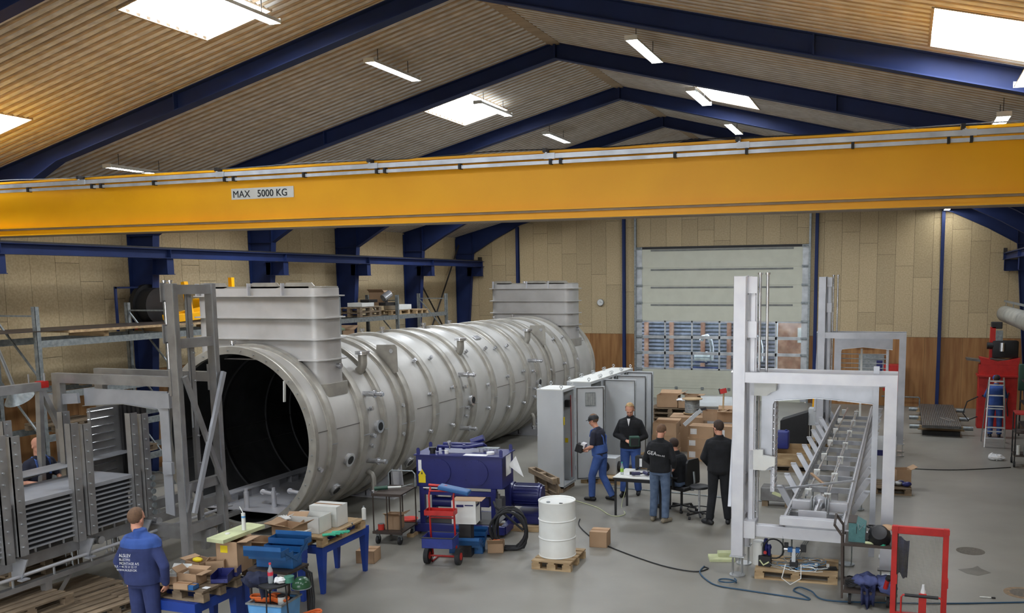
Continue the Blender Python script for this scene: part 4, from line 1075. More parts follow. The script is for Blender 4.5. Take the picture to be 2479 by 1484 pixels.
# hose coil
t = thing('hose_coil', 'coil of black hydraulic hose leaning at the blue unit', 'hose', (-6.12, 13.45, 0), .3)
pts = []
for k in range(150):
    an = k * 2 * PI / 22; r = .27 + .03 * math.sin(k * .37)
    pts.append((r * math.cos(an) + .02 * math.sin(k * .9) + .03 * k / 50, .09 * math.sin(k * .21), .33 + (r + .08) * math.sin(an)))
pts = [(-.25, .25, .75), (-.2, .1, .7)] + [(p[0], p[1], max(.03, p[2])) for p in pts]
obj('hose', B().tube(pts, .02, 8), 'rubber', t, smooth=True)
carton(-6.27, 13.33, 0, .26, .3, .16, .35, 'low open cardboard box with orange bits beside the hose coil', 's')
q = thing('orange_bag', 'crumpled orange plastic bag inside the low box by the hose', 'bag', (-6.27, 13.33, .02)); mat('orange', (232, 110, 40), .6)
obj('bag', B().sph((.0, 0, .11), .09, 12, (1, 1.1, .8)), 'orange', q, smooth=True)
def toolbox(x, y, z, rz, lab, L=.5):
    """cantilever tool box with trays folded open"""
    t = thing('toolbox', lab, 'toolbox', (x, y, z), rz)
    m = 'tool_blue'; h = .16
    b = B().box(-L / 2, L / 2, -.1, .1, 0, .006).box(-L / 2, L / 2, -.1, -.095, 0, h).box(-L / 2, L / 2, .095, .1, 0, h).box(-L / 2, -L / 2 + .005, -.1, .1, 0, h).box(L / 2 - .005, L / 2, -.1, .1, 0, h)
    obj('body', b, m, t)
    for (yc, zc, nm) in ((-.17, .15, 'tray'), (.17, .15, 'tray'), (-.27, .215, 'tray'), (.27, .215, 'tray')):
        b = B().box(-L / 2, L / 2, yc - .09, yc + .09, zc, zc + .004)
        b.box(-L / 2, L / 2, yc - .09, yc - .085, zc, zc + .075).box(-L / 2, L / 2, yc + .085, yc + .09, zc, zc + .075)
        b.box(-L / 2, -L / 2 + .004, yc - .09, yc + .09, zc, zc + .075).box(L / 2 - .004, L / 2, yc - .09, yc + .09, zc, zc + .075)
        obj(nm, b, m, t)
    for sx in (-1, 1):
        for s in (-1, 1): obj('hinge_arm', B().beam((sx * (L / 2 + .004), 0, .08), (sx * (L / 2 + .004), s * .27, .25), .004, .02), m, t)
    for s in (-1, 1): obj('lid', B().box(-L / 2, L / 2, s * .355, s * .36, .215, .34), m, t)
    for k in range(5): obj('tool', B().cyl((-.18 + .02 * k, -.05 + .025 * k, .03 + .01 * k), (.15, .03 * k - .06, .04), .009, 8), 'inox_bright', t)
    return t
toolbox(-6.70, 13.12, 0, .25, 'open blue steel toolbox on the floor behind red hand truck', .56)
# red hand truck
t = thing('hand_truck', 'red two-wheeled hand truck with tool trays and a blue bin', 'hand truck', (-6.78, 12.45, 0), .18)
for x in (-.2, .2):
    obj('upright', B().tube([(x, .08, .12), (x, .0, .5), (x, -.04, 1.1), (x, .04, 1.22)], .016, 10), 'red', t, smooth=True)
for z in (.35, .75, 1.18): obj('cross_tube', B().cyl((-.2, -.02, z), (.2, -.02, z), .014, 10), 'red', t)
obj('toe_frame', B().tube([(-.2, .1, .1), (-.2, .02, .02), (-.18, .3, .02), (.18, .3, .02), (.2, .02, .02), (.2, .1, .1)], .014, 8), 'red', t, smooth=True)
obj('axle', B().cyl((-.24, -.02, .13), (.24, -.02, .13), .014, 10), 'red', t)
for s in (-1, 1):
    w = obj('wheel', B().cyl((s * .22, -.02, .13), (s * .29, -.02, .13), .13, 28), 'rubber', t, smooth=30)
    obj('wheel_hub', B().cyl((s * .215, -.02, .13), (s * .298, -.02, .13), .06, 20), 'red', w)
b = B().box(-.24, .24, -.18, .02, .82, .824).box(-.24, .24, -.18, -.176, .82, .9).box(-.24, .24, .016, .02, .82, .9).box(-.24, -.236, -.18, .02, .82, .9).box(.236, .24, -.18, .02, .82, .9)
obj('tray', b, 'red', t)
mat('bin_dark', (42, 58, 140), .5)
b = B().box(-.25, .25, -.3, .02, .33, .335).box(-.25, .25, -.3, -.295, .33, .5).box(-.25, .25, .015, .02, .33, .5).box(-.25, -.245, -.3, .02, .33, .5).box(.245, .25, -.3, .02, .33, .5)
obj('blue_bin', b, 'bin_dark', t)
obj('bin_rim', B().tube([(-.26, -.31, .5), (.26, -.31, .5), (.26, .03, .5), (-.26, .03, .5)], .01, 8, closed=True), 'dark_steel', t)
obj('blue_tool_case', B().box(-.25, .25, -.14, .06, 1.2, 1.27, T(0, 0, 0, 0, 0, .18) , bev=.02), 'tool_blue', t)
obj('handle_clip', B().cyl((-.2, -.03, 1.28), (.1, -.03, 1.26), .02, 8), 'red', t)
t = thing('box_white', 'white printed cardboard box behind the red hand truck', 'box', (-6.62, 12.95, .42), .2)
obj('carton', B().box(-.2, .2, -.14, .14, .14, .52), 'white_paint', t); obj('open_flap', B().box(-.2, .3, -.14, .14, .52, .525), 'card', t); obj('stand', B().box(-.1, .1, -.1, .1, -.42, .14), 'dark_steel', t)
obj('print', B().box(.202, .203, -.1, .1, .42, .46).box(-.12, .0, -.142, -.141, .42, .46).box(.02, .16, -.142, -.141, .44, .46), 'unit_blue', t)
# service trolley left of the unit
t = thing('service_trolley', 'brown steel two-deck trolley with hoses on its top', 'trolley', (-8.22, 13.4, 0), .12)
for z in (.2, .86): obj('deck', B().box(-.26, .26, -.33, .33, z, z + .02).box(-.27, .27, -.34, -.32, z - .015, z + .03).box(-.27, .27, .32, .34, z - .015, z + .03), 'brown_steel', t)
for x in (-.25, 0, .25):
    for y in (-.32, .32): obj('upright', B().cyl((x, y, .2), (x, y, .87), .012, 8), 'brown_steel', t)
obj('handle', B().tube([(-.25, .32, .87), (-.25, .33, 1.1), (-.2, .34, 1.15), (.2, .34, 1.15), (.25, .33, 1.1), (.25, .32, .87)], .013, 8), 'galv', t, smooth=True)
for x in (-.2, .2):
    for y in (-.27, .27):
        c = obj('caster', B().cyl((x - .02, y, .07), (x + .02, y, .07), .07, 18), 'rubber', t, smooth=30); obj('fork', B().box(x - .03, x + .03, y - .02, y + .02, .08, .19), 'galv', c)
q = thing('hose_gun', 'green and white air tool lying on the brown trolley', 'tool', (-8.3, 13.3, .88), .3)
mat('green_dark', (40, 78, 62), .6)
obj('tool_body', B().cyl((-.22, 0, .04), (.0, .05, .05), .035, 12), 'green_dark', q, smooth=30); obj('barrel', B().cyl((0, .05, .05), (.22, .1, .05), .02, 10), 'white_paint', q, smooth=30); obj('nozzle', B().cyl((.22, .1, .05), (.4, .22, .08), .008, 8), 'galv', q)
carton(-8.2, 13.35, .22, .26, .24, .26, .2, 'small open cardboard box on the lower deck of brown trolley', 'se')
q = thing('paint_can', 'small red can on the lower deck of brown trolley', 'can', (-8.38, 13.2, .22)); mat('can_red', (206, 60, 48), .5)
obj('can', B().cyl((0, 0, 0), (0, 0, .1), .055, 20), 'can_red', q, smooth=30); obj('lid', B().cyl((0, 0, .1), (0, 0, .104), .05, 20), 'galv', q)
q = thing('bucket', 'red bucket base behind the brown trolley', 'bucket', (-8.6, 14.5, 0)); lathe_obj('bucket_body', [(.0, .0), (.14, .0), (.16, .06), (.17, .07), (.14, .07), (0, .03)], 'can_red', q)
q = thing('bucket', 'white plastic bucket on floor beyond the blue unit', 'bucket', (-7.4, 18.55, 0)); lathe_obj('bucket_body', [(.0, .0), (.13, .0), (.16, .36), (.17, .37), (.15, .37), (.12, .03), (0, .03)], 'white_paint', q)
# ---------------------------------------------------------------- benches in the left foreground
def bench(x, y, w, d, h, lab):
    t = thing('work_bench', lab, 'bench', (x, y, 0))
    obj('frame', B().box(-w / 2, w / 2, -d / 2, -d / 2 + .06, h - .12, h).box(-w / 2, w / 2, d / 2 - .06, d / 2, h - .12, h).box(-w / 2, -w / 2 + .06, -d / 2 + .06, d / 2 - .06, h - .12, h).box(w / 2 - .06, w / 2, -d / 2 + .06, d / 2 - .06, h - .12, h).box(-w / 2 + .06, w / 2 - .06, -.03, .03, h - .08, h - .001), 'bench_blue', t)
    for sx in (-1, 1):
        for sy in (-1, 1):
            X = sx * (w / 2 - .058); Y = sy * (d / 2 - .058)
            b = B(); top = [(X - .055, Y - .055), (X + .055, Y - .055), (X + .055, Y + .055), (X - .055, Y + .055)]
            V0 = [b.bm.verts.new((px, py, h - .12)) for px, py in top]; V1 = [b.bm.verts.new((X + (px - X) * .5, Y + (py - Y) * .5, 0)) for px, py in top]
            b.bm.faces.new(V0); b.bm.faces.new(V1[::-1])
            for i in range(4): b.bm.faces.new((V0[i], V0[(i + 1) % 4], V1[(i + 1) % 4], V1[i]))
            obj('leg', b, 'bench_blue', t)
    return t
bench(-8.02, 11.2, .62, 1.2, .72, 'bright blue steel bench under the far loaded pallet')
pallet('pallet', -7.98, 11.1, .72, PI / 2, 'light pallet on the far blue bench', 'pallet_wood', 1.1, .62)
bench(-8.1, 9.72, .62, 1.3, .74, 'bright blue steel bench behind the open toolbox')
pallet('pallet', -8.1, 9.75, .74, PI / 2, 'weathered pallet on the middle blue bench', 'pallet_old', 1.2, .62)
bench(-8.12, 8.55, .78, .8, .72, 'bright blue steel bench nearest the camera with cardboard boxes')
pallet('pallet', -8.05, 8.55, .72, 0, 'weathered pallet on the nearest blue bench', 'pallet_old', .78, .66)
Zt = .87
carton(-8.22, 8.42, Zt, .24, .16, .12, .2, 'small white open box front left on the nearest bench', 'n', 'white_paint')
carton(-8.0, 8.42, Zt, .28, .18, .14, .05, 'white and brown open box with raised flaps in front on nearest bench', 'ewn')
carton(-8.2, 8.33, Zt, .15, .12, .1, .3, 'small brown box at the bench corner by the blue worker', '')
carton(-8.2, 8.78, Zt, .28, .22, .16, -.2, 'open cardboard box with yellow wrapping on the nearest bench', 'w')
carton(-7.98, 8.82, Zt, .22, .2, .18, .5, 'brown open box with white label at back of the nearest bench', '')
carton(-7.95, 8.22, Zt, .2, .1, .06, .1, 'flat brown box at the front edge of nearest bench', '', lid=True)
carton(-7.82, 8.24, Zt, .08, .1, .05, .1, 'small teal box at the front edge of nearest bench', '', 'tool_blue', lid=True)
q = thing('yellow_packet', 'yellow plastic packet in the box on the nearest bench', 'packet', (-8.18, 8.72, Zt + .16)); obj('packet', B().sph((0, 0, .02), .06, 10, (1.2, .8, .5)), 'yellow', q, smooth=True)
def parts_bin(x, y, z, rz, lab):
    t = thing('parts_bin', lab, 'bin', (x, y, z), rz)
    b = B().box(-.1, .1, -.13, .13, 0, .004).box(-.1, -.096, -.13, .13, 0, .1).box(.096, .1, -.13, .13, 0, .1).box(-.1, .1, .126, .13, 0, .11).box(-.1, .1, -.13, -.126, 0, .05)
    obj('bin_body', b, 'unit_blue', t); obj('label_edge', B().box(-.06, .06, -.134, -.13, .01, .04), 'unit_blue', t)
parts_bin(-7.72, 8.62, Zt, .4, 'dark blue parts bin nearer on the nearest bench'); parts_bin(-7.78, 8.86, Zt, .4, 'dark blue parts bin farther on the nearest bench')
q = thing('note_pad', 'pale yellow sheet on the corner of the nearest bench pallet', 'paper', (-7.7, 8.32, Zt)); obj('sheet', B().box(-.04, .04, -.03, .03, 0, .006), 'white_paper', q)
# tall carton with foam board
carton(-7.86, 9.0, Zt, .3, .3, .40, .1, 'tall brown cardboard box carrying the pale foam board', 'e')
q = thing('label', 'yellow square label on the tall brown box', 'label', (-7.88, 8.847, Zt + .3), .1); obj('sticker', B().box(-.05, .05, -.003, 0, -.04, .05), 'yellow', q)
mat('foam', (204, 210, 164), .85)
q = thing('foam_board', 'pale yellow green foam board lying on the tall box', 'foam board', (-7.91, 9.12, Zt + .412), 0)
obj('board', B().prism([(-.14, -.37), (.13, -.39), (.14, .37), (-.16, .40)], 'z', 0, .045), 'foam', q)
q = thing('sealant_cartridge', 'white sealant cartridge standing on the foam board', 'cartridge', (-7.86, 9.2, Zt + .457))
obj('tube_body', B().cyl((0, 0, 0), (0, 0, .22), .025, 20), 'white_paint', q, smooth=30); obj('band', B().cyl((0, 0, .16), (0, 0, .185), .0255, 20), 'bin_blue', q, smooth=30); obj('nozzle', B().cyl((0, 0, .22), (-.05, 0, .3), .006, 8), 'white_paint', q)
q = thing('cap', 'small round white cap on the foam board', 'cap', (-7.93, 8.98, Zt + .457)); obj('disc', B().cyl((0, 0, 0), (0, 0, .012), .03, 20), 'white_paint', q, smooth=30)
# middle bench goods
carton(-7.98, 9.62, .885, .4, .3, .2, .15, 'open brown box with long flap between the benches', 'sw')
carton(-7.9, 10.15, .885, .36, .3, .26, -.1, 'brown open box with raised flaps right of the middle bench', 'wse')
carton(-7.7, 9.95, .885, .24, .22, .22, .1, 'white and blue printed open box behind the toolbox', 'e', 'white_paint')
parts_bin(-8.02, 9.86, .885, .3, 'dark blue parts bin between boxes on the middle bench')
q = thing('label', 'yellow label on the printed white box', 'label', (-7.6, 9.84, 1.1), .1); obj('sticker', B().box(-.04, .04, -.003, 0, -.04, .04), 'yellow', q)
carton(-8.08, 10.85, .865, .5, .32, .24, .05, 'large white open box on the far bench pallet', '', 'white_paint')
carton(-8.02, 11.22, .865, .46, .3, .3, .05, 'tall white box behind the large white open box', '', 'white_paint', lid=True)
carton(-8.2, 10.62, .865, .3, .28, .2, .3, 'brown open box at the near end of far bench', 'nw')
def glove(x, y, z, rz, lab, m):
    t = thing('glove', lab, 'glove', (x, y, z), rz)
    b = B().c(0, 0, .012, .09, .1, .022, bev=.008)
    for k, (fx, l) in enumerate(((-.036, .06), (-.012, .075), (.012, .07), (.036, .055))): b.tube([(fx, .045, .012), (fx * 1.3, .045 + l * .6, .016), (fx * 1.5, .045 + l, .010)], .010, 8)
    b.tube([(.04, -.02, .012), (.07, .01, .014), (.085, .04, .01)], .011, 8)
    obj('glove_body', b, m, t, smooth=50); obj('cuff', B().c(0, -.09, .012, .085, .09, .02, bev=.006), m, t)
mat('teal', (56, 178, 140), .7)
glove(-7.62, 10.72, .866, -.9, 'teal rubber glove nearer on the far bench pallet', 'teal'); glove(-7.56, 10.86, .866, -1.1, 'teal rubber glove farther on the far bench pallet', 'teal')
glove(-8.32, 10.6, 1.09, 1.0, 'grey work glove lying over the brown box', 'white_paint')
q = thing('spray_can', 'white spray can on the far end of bench pallet', 'spray can', (-7.66, 11.6, .866)); obj('can', B().cyl((0, 0, 0), (0, 0, .17), .032, 20).cyl((0, 0, .17), (0, 0, .19), .025, 20, .012), 'white_paint', q, smooth=30); obj('cap', B().cyl((0, 0, .19), (0, 0, .21), .012, 12), 'galv', q)
q = thing('pliers', 'thin black pliers lying beside the teal gloves', 'pliers', (-7.62, 11.2, .866), .5); obj('handle', B().tube([(0, -.12, .01), (.02, 0, .01), (0, .12, .01)], .006, 6), 'black', q); obj('jaw', B().c(0, .14, .01, .02, .05, .012), 'galv', q)
carton(-8.0, 12.2, 0, .3, .3, .2, .2, 'small brown box on floor behind the far bench legs', '', lid=True)
# round black stool table with clutter and blue bin
t = thing('side_table', 'small black round-topped table with bottle and bag', 'table', (-6.83, 8.44, 0))
obj('top', B().cyl((0, 0, .96), (0, 0, .98), .17, 32), 'black', t, smooth=30)
for k in range(3):
    an = k * 2.094 + .5; obj('leg', B().cyl((.13 * math.cos(an), .13 * math.sin(an), .96), (.17 * math.cos(an), .17 * math.sin(an), 0), .009, 8), 'black', t)
q = thing('bottle', 'clear plastic bottle with red label on the round table', 'bottle', (-6.87, 8.44, .98))
mat('bottle_clear', (200, 210, 214), .1, alpha=.45)
obj('bottle_body', B().lathe([(0, 0), (.028, 0), (.03, .02), (.03, .1), (.027, .13), (.03, .15), (.012, .2), (.012, .22), (0, .22)], 20), 'bottle_clear', q, smooth=40); mat('label_red', (214, 50, 70), .6)
obj('label', B().cyl((0, 0, .09), (0, 0, .13), .0315, 20), 'label_red', q, smooth=30); obj('cap', B().cyl((0, 0, .22), (0, 0, .24), .014, 14), 'label_red', q, smooth=30)
q = thing('plastic_bag', 'crumpled clear plastic bag on the round table', 'bag', (-6.76, 8.46, .98)); b = B().sph((0, 0, .035), .06, 12, (1.1, .9, .6))
for v in b.bm.verts: v.co += Vector((rnd.uniform(-.012, .012), rnd.uniform(-.012, .012), rnd.uniform(-.008, .012)))
obj('bag', b, 'white_paper', q)
mat('cloth_dark_navy', (32, 38, 62), .95, rgb2=(24, 28, 50), scale=10, bump=.3)
mat('tin_green', (60, 120, 100), .5)
q = thing('tin', 'round green tin on the round table', 'tin', (-6.68, 8.53, 1.02)); obj('tin_body', B().cyl((0, 0, -.04), (0, 0, .02), .055, 24), 'tin_green', q, smooth=30); obj('tin_lid', B().cyl((0, 0, .02), (0, 0, .03), .058, 24), 'tin_green', q, smooth=30)
q = thing('cap_hat', 'dark navy cloth bundle over the black round table', 'cloth', (-7.08, 8.45, 1.0)); b = B().sph((0, 0, .0), .14, 24, (1.15, .9, .6)); b.cyl((.08, -.02, -.02), (.12, -.02, -.2), .04, 14)
for v in b.bm.verts: v.co += v.co.normalized() * (.018 * math.sin(v.co.x * 55) * math.cos(v.co.y * 48) + .012 * math.sin(v.co.z * 70 + v.co.x * 30))
obj('cloth', b, 'cloth_dark_navy', q, smooth=True)
toolbox(-7.2, 9.02, .98, .12, 'open blue steel cantilever toolbox held over the nearest bench', .5)
q = thing('tool_trolley', 'dark steel tool trolley under the open blue toolbox', 'trolley', (-7.2, 9.0, 0)); obj('deck', B().box(-.3, .3, -.2, .2, .95, .98), 'brown_steel', q)
for x in (-.28, .28):
    for y in (-.18, .18): obj('leg', B().box(x - .012, x + .012, y - .012, y + .012, .08, .95), 'brown_steel', q); obj('caster', B().cyl((x - .015, y, .04), (x + .015, y, .04), .04, 14), 'rubber', q)
t = thing('storage_bin', 'light blue plastic crate with grey rim at the lower edge', 'bin', (-6.98, 8.62, .05), .08)
b = B().box(-.22, .22, -.2, .2, .12, .125)
b.prism([(-.17, .12), (-.22, .66), (.22, .66), (.17, .12)], 'y', -.2, -.19).prism([(-.17, .12), (-.22, .66), (.22, .66), (.17, .12)], 'y', .19, .2)
for s in (-1, 1): b.beam((s * .17, 0, .12), (s * .22, 0, .66), .4, .01, (1, 0, 0))
obj('crate', b, 'bin_blue', t); obj('rim', B().box(-.24, .24, -.22, -.19, .65, .67).box(-.24, .24, .19, .22, .65, .67).box(-.24, -.21, -.2, .2, .65, .67).box(.21, .24, -.2, .2, .65, .67), 'galv', t)
obj('lid_tray', B().box(-.21, .21, -.19, .19, .62, .63), 'dark_steel', t); obj('foot', B().box(-.15, .15, -.15, .15, 0, .12), 'black', t)
def strap(x, y, z, rz, lab, R=.1):
    q = thing('lifting_strap', lab, 'strap', (x, y, z), rz)
    for k in range(3): obj('loop', B().tube([((R + .012 * k) * 1.25 * math.cos(a), (R + .01 * k) * .6 * math.sin(a), .015 + .02 * k + .006 * math.sin(3 * a)) for a in [i * PI / 10 for i in range(20)]], .013, 6, closed=True), 'orange', q, smooth=True)
strap(-7.12, 8.6, .68, .2, 'orange lifting strap coiled left in the blue crate'); strap(-6.92, 8.64, .68, -.3, 'orange lifting strap coiled right in the blue crate'); strap(-6.62, 8.8, .45, 1.2, 'orange strap loop hanging right of the blue crate')
q = thing('glue_pot', 'white pot with black lid on the blue crate', 'pot', (-6.84, 8.58, .68)); obj('pot', B().cyl((0, 0, 0), (0, 0, .09), .045, 20), 'white_paint', q, smooth=30); obj('lid', B().cyl((0, 0, .09), (0, 0, .11), .046, 20), 'black', q, smooth=30)
q = thing('welding_helmet', 'dark green glossy welding helmet hanging beside the toolbox', 'helmet', (-6.78, 8.88, .82)); mat('helmet_green', (44, 84, 56), .25)
obj('shell', B().lathe([(0, .1), (.06, .09), (.1, .05), (.115, 0), (.11, -.03), (.1, -.03), (.1, 0), (0, .08)], 24), 'helmet_green', q, smooth=True); obj('rim', B().tube([(.112 * math.cos(a), .112 * math.sin(a), -.03) for a in [i * PI / 12 for i in range(24)]], .006, 6, closed=True), 'galv', q)
q = thing('cable_bundle', 'grey cables hanging down right of the tool trolley', 'cables', (-6.85, 9.1, 0))
for k in range(3): obj('cable', B().tube([(-.1 + .02 * k, 0, .95), (.0 + .03 * k, 0, .9), (.06 + .03 * k, -.05, .6), (.05 + .03 * k, -.08, .25), (0 + .02 * k, -.1, .12)], .011, 8), 'rubber', q, smooth=True)
# pallets on the floor under the left machine
for (x, y, z, rz, lab) in ((-11.15, 9.35, 0, 1.45, 'grey weathered floor pallet left of the blue worker'), (-10.9, 8.45, 0, 1.5, 'weathered pallet lower left edge of the floor stack'), (-9.9, 9.9, 0, 1.35, 'weathered floor pallet hidden partly behind blue worker'), (-11.0, 8.4, .145, 1.48, 'upper weathered pallet on the lower left stack'), (-10.3, 9.1, 0, 1.42, 'weathered floor pallet right behind the blue worker'), (-10.45, 7.55, 0, 1.5, 'light pallet in the lower left corner')):
    pallet('pallet', x, y, z, rz, lab, 'pallet_wood' if 'light' in lab else 'pallet_old')
# ================================================================ control cabinets
def cabinet(x0, y0, w, d, h, lab, door=None, zb=.1, group=None):
    """x0,y0 near-left corner; opening faces +x"""
    t = thing('control_cabinet', lab, 'cabinet', (x0, y0, 0), 0, group)
    g = 'grey_cab'; k = .012
    obj('side_panel', B().box(0, w, 0, k, zb, zb + h), g, t); obj('side_panel', B().box(0, w, d - k, d, zb, zb + h), g, t)
    obj('back_panel', B().box(0, k, k, d - k, zb, zb + h), g, t); obj('roof_panel', B().box(-.004, w + .004, -.004, d + .004, zb + h - .02, zb + h), 'white_paint', t)
    obj('bottom_panel', B().box(0, w, 0, d, zb, zb + .03), g, t); obj('mounting_plate', B().box(.05, .06, .06, d - .06, zb + .1, zb + h - .1), 'galv', t)
    obj('plinth', B().box(.02, w - .02, .02, d - .02, 0, zb), 'pallet_old', t)
    obj('door_frame', B().box(w - .02, w, k, .05, zb + .02, zb + h - .02).box(w - .02, w, d - .05, d - k, zb + .02, zb + h - .02).box(w - .02, w, .05, d - .05, zb + .02, zb + .06).box(w - .02, w, .05, d - .05, zb + h - .06, zb + h - .02), g, t)
    for (x, y) in ((.05, .05), (w - .05, .05), (.05, d - .05), (w - .05, d - .05)):
        obj('lifting_eye', B().cyl((x, y, zb + h), (x, y, zb + h + .03), .014, 10).tube([(x + .028 * math.cos(a), y, zb + h + .055 + .028 * math.sin(a)) for a in [i * PI / 7 for i in range(14)]], .009, 6, closed=True), 'alu', t)
    if door:
        hx, hy, ang, dw = door     # hinge position (local), direction angle, width
        dr = obj('door', B().box(0, dw, -.015, .015, zb + .03, zb + h - .03), g, t, loc=(hx, hy, 0), rot=(0, 0, ang))
        b = B()
        for (a, c, e, f) in ((.03, .045, .05, h - .05), (dw - .045, dw - .03, .05, h - .05)): b.box(a, c, -.03, -.015, zb + e, zb + f)
        b.box(.045, dw - .045, -.03, -.015, zb + .05, zb + .065).box(.045, dw - .045, -.03, -.015, zb + h - .065, zb + h - .05)
        obj('door_gasket', b, 'inox_dark', dr)
        for z in (.3, h / 2, h - .3): obj('hinge', B().cyl((0, 0, zb + z - .04), (0, 0, zb + z + .04), .014, 10), 'galv', dr)
        obj('lock_rod', B().box(dw - .025, dw - .015, -.03, -.02, zb + .1, zb + h - .1), 'galv', dr)
        return t, dr
    return t, None
t, dr = cabinet(-7.22, 17.5, .58, .75, 2.1, 'tall light grey control cabinet nearest the camera with open door', (.58, .76, .55, .66))
obj('drawing_pocket', B().box(.22, .44, -.045, -.03, 1.75, 2.05), 'galv', dr)
b = B()
for k in range(9): b.box(.23 + k * .023, .235 + k * .023, -.048, -.045, 1.77, 2.03)
o = obj('pocket_grid', b, 'white_paint', dr); o['kind'] = 'stuff'
obj('red_cable', B().tube([(.5, .7, 2.0), (.5, .71, 1.0), (.51, .7, .2)], .008, 6), 'red', t); obj('terminal', B().box(.4, .5, .6, .7, 1.75, 1.9), 'dark_steel', t)
obj('yellow_tag', B().box(.585, .59, .02, .09, 1.45, 1.62), 'yellow', t)
obj('yellow_tag', B().box(.35, .42, .73, .735, .95, 1.05), 'yellow', t)
labs = ('light grey cabinet second from the camera in the long row', 'light grey cabinet in the middle of the long row', 'light grey cabinet at the far part of long row', 'farthest light grey cabinet in the long row')
for k in range(4):
    dd = {1: (.56, .1, 0.0, .80), 2: (.56, .25, 0, .78), 3: (.56, .28, 0, .70)}.get(k)
    cabinet(-7.12, 19.05 + k * .85, .56, .84, 2.1, labs[k], dd)
# components visible at the cabinet edges
q = thing('component_rail', 'strip of terminals and switches inside the second cabinet edge', 'electrical parts', (-6.545, 19.5, .12))
b = B()
for k in range(26): b.c(0, 0, .03 + k * .07, .03 + .02 * (k % 3), .08, .06)
o = obj('terminals', b, 'galv', q); o['kind'] = 'stuff'
pallet('pallet', -6.2, 18.9, 0, .1, 'worn pallet under the open cabinet door', 'pallet_wood', .9, .7)
pallet('pallet', -5.75, 20.6, 0, 1.3, 'light pallet behind the man with the cap', 'pallet_wood', 1.2, .8)
pallet('pallet', -5.75, 20.6, .144, 1.3, 'upper light pallet behind the man with the cap', 'pallet_wood', 1.2, .8)
q = thing('motor_box', 'light grey box with round fan motor on pallet behind cap man', 'box', (-6.2, 19.1, .145))
obj('housing', B().box(-.28, .28, -.2, .2, 0, .38, bev=.01), 'grey_cab', q); obj('fan', B().cyl((.0, -.205, .18), (.0, -.22, .18), .13, 24), 'dark_steel', q, smooth=30); obj('fan_hub', B().cyl((0, -.22, .18), (0, -.25, .18), .05, 18), 'alu', q)
obj('side_motor', B().cyl((.28, 0, .16), (.4, 0, .16), .12, 20), 'dark_steel', q, smooth=30)
# ================================================================ work table with laptop
t = thing('work_table', 'white topped folding table with black legs where people gather', 'table', (-4.62, 16.5, 0))
obj('table_top', B().box(-.48, .48, -.42, .42, .72, .75, bev=.004), 'white_paint', t); obj('edge_band', B().box(-.48, .48, -.425, -.42, .712, .735), 'black', t)
for x in (-.44, .44):
    for y in (-.38, .38): obj('leg', B().box(x - .018, x + .018, y - .018, y + .018, 0, .72), 'black', t)
obj('under_rail', B().box(-.44, .44, -.39, -.37, .66, .71).box(-.44, .44, .37, .39, .66, .71), 'black', t)
q = thing('drink_bottle', 'clear bottle with green label at the left table corner', 'bottle', (-5.0, 16.35, .75)); mat('label_green', (150, 200, 70), .6)
obj('bottle_body', B().lathe([(0, 0), (.03, 0), (.032, .02), (.032, .14), (.013, .2), (.013, .22), (0, .22)], 18), 'bottle_clear', q, smooth=40); obj('label', B().cyl((0, 0, .05), (0, 0, .12), .033, 18), 'label_green', q, smooth=30); obj('cap', B().cyl((0, 0, .22), (0, 0, .24), .015, 12), 'teal', q)
q = thing('papers', 'white paper sheets spread on the left of the table', 'paper', (-4.78, 16.42, .75), .2); obj('sheet', B().box(-.15, .15, -.1, .1, 0, .004), 'white_paper', q); q2 = thing('papers', 'white paper sheet farther back on the table', 'paper', (-4.6, 16.75, .75), -.3); obj('sheet', B().box(-.15, .15, -.1, .1, 0, .004), 'white_paper', q2)
mat('drill_navy', (46, 46, 84), .5)
for k, (dx, lab) in enumerate(((-4.68, 'dark blue cordless drill left on the table'), (-4.5, 'dark blue cordless drill right on the table'))):
    q = thing('cordless_drill', lab, 'drill', (dx, 16.28 + .05 * k, .75), .3 - k)
    obj('drill_body', B().cyl((-.1, 0, .05), (.06, 0, .05), .033, 16), 'drill_navy', q, smooth=30); obj('grip', B().beam((-.05, 0, .04), (-.09, .1, .03), .035, .04), 'drill_navy', q); obj('chuck', B().cyl((.06, 0, .05), (.11, 0, .05), .02, 14, .012), 'black', q); obj('battery', B().c(-.1, .13, .03, .08, .06, .05, bev=.005), 'black', q)
q = thing('laptop', 'open dark laptop seen from behind on the table', 'laptop', (-4.22, 16.45, .75), -1.1); obj('base', B().box(-.16, .16, -.12, .12, 0, .02), 'black', q); obj('screen', B().box(-.16, .16, -.008, .0, 0, .24, T(0, .12, .02, 0, -.35)), 'dark_steel', q); obj('keyboard', B().box(-.14, .14, -.08, .08, .02, .022), 'dark_steel', q)
q = thing('power_supply', 'black device on little feet behind the papers on table', 'device', (-4.72, 16.85, .75)); obj('case', B().box(-.14, .14, -.08, .08, .06, .28), 'black', q); obj('label', B().box(-.05, -.0, -.083, -.08, .08, .24), 'white_paper', q)
for x in (-.12, .12): obj('foot', B().box(x - .015, x + .015, -.07, .07, 0, .06), 'black', q)
q = thing('terminal_block', 'dark electronic part leaning on the table centre', 'device', (-4.45, 16.8, .75), .4); obj('part_body', B().beam((-.1, 0, .03), (.12, 0, .14), .1, .05), 'green_dark', q); obj('fins', B().beam((-.08, -.03, .06), (.1, -.03, .16), .03, .03), 'galv', q)
q = thing('glue_stand', 'small black holder with yellow sticker on table edge', 'holder', (-4.32, 16.2, .75)); obj('post', B().box(-.03, .03, -.03, .03, 0, .18), 'black', q); obj('sticker', B().box(.031, .033, -.02, .02, .06, .13), 'yellow', q)
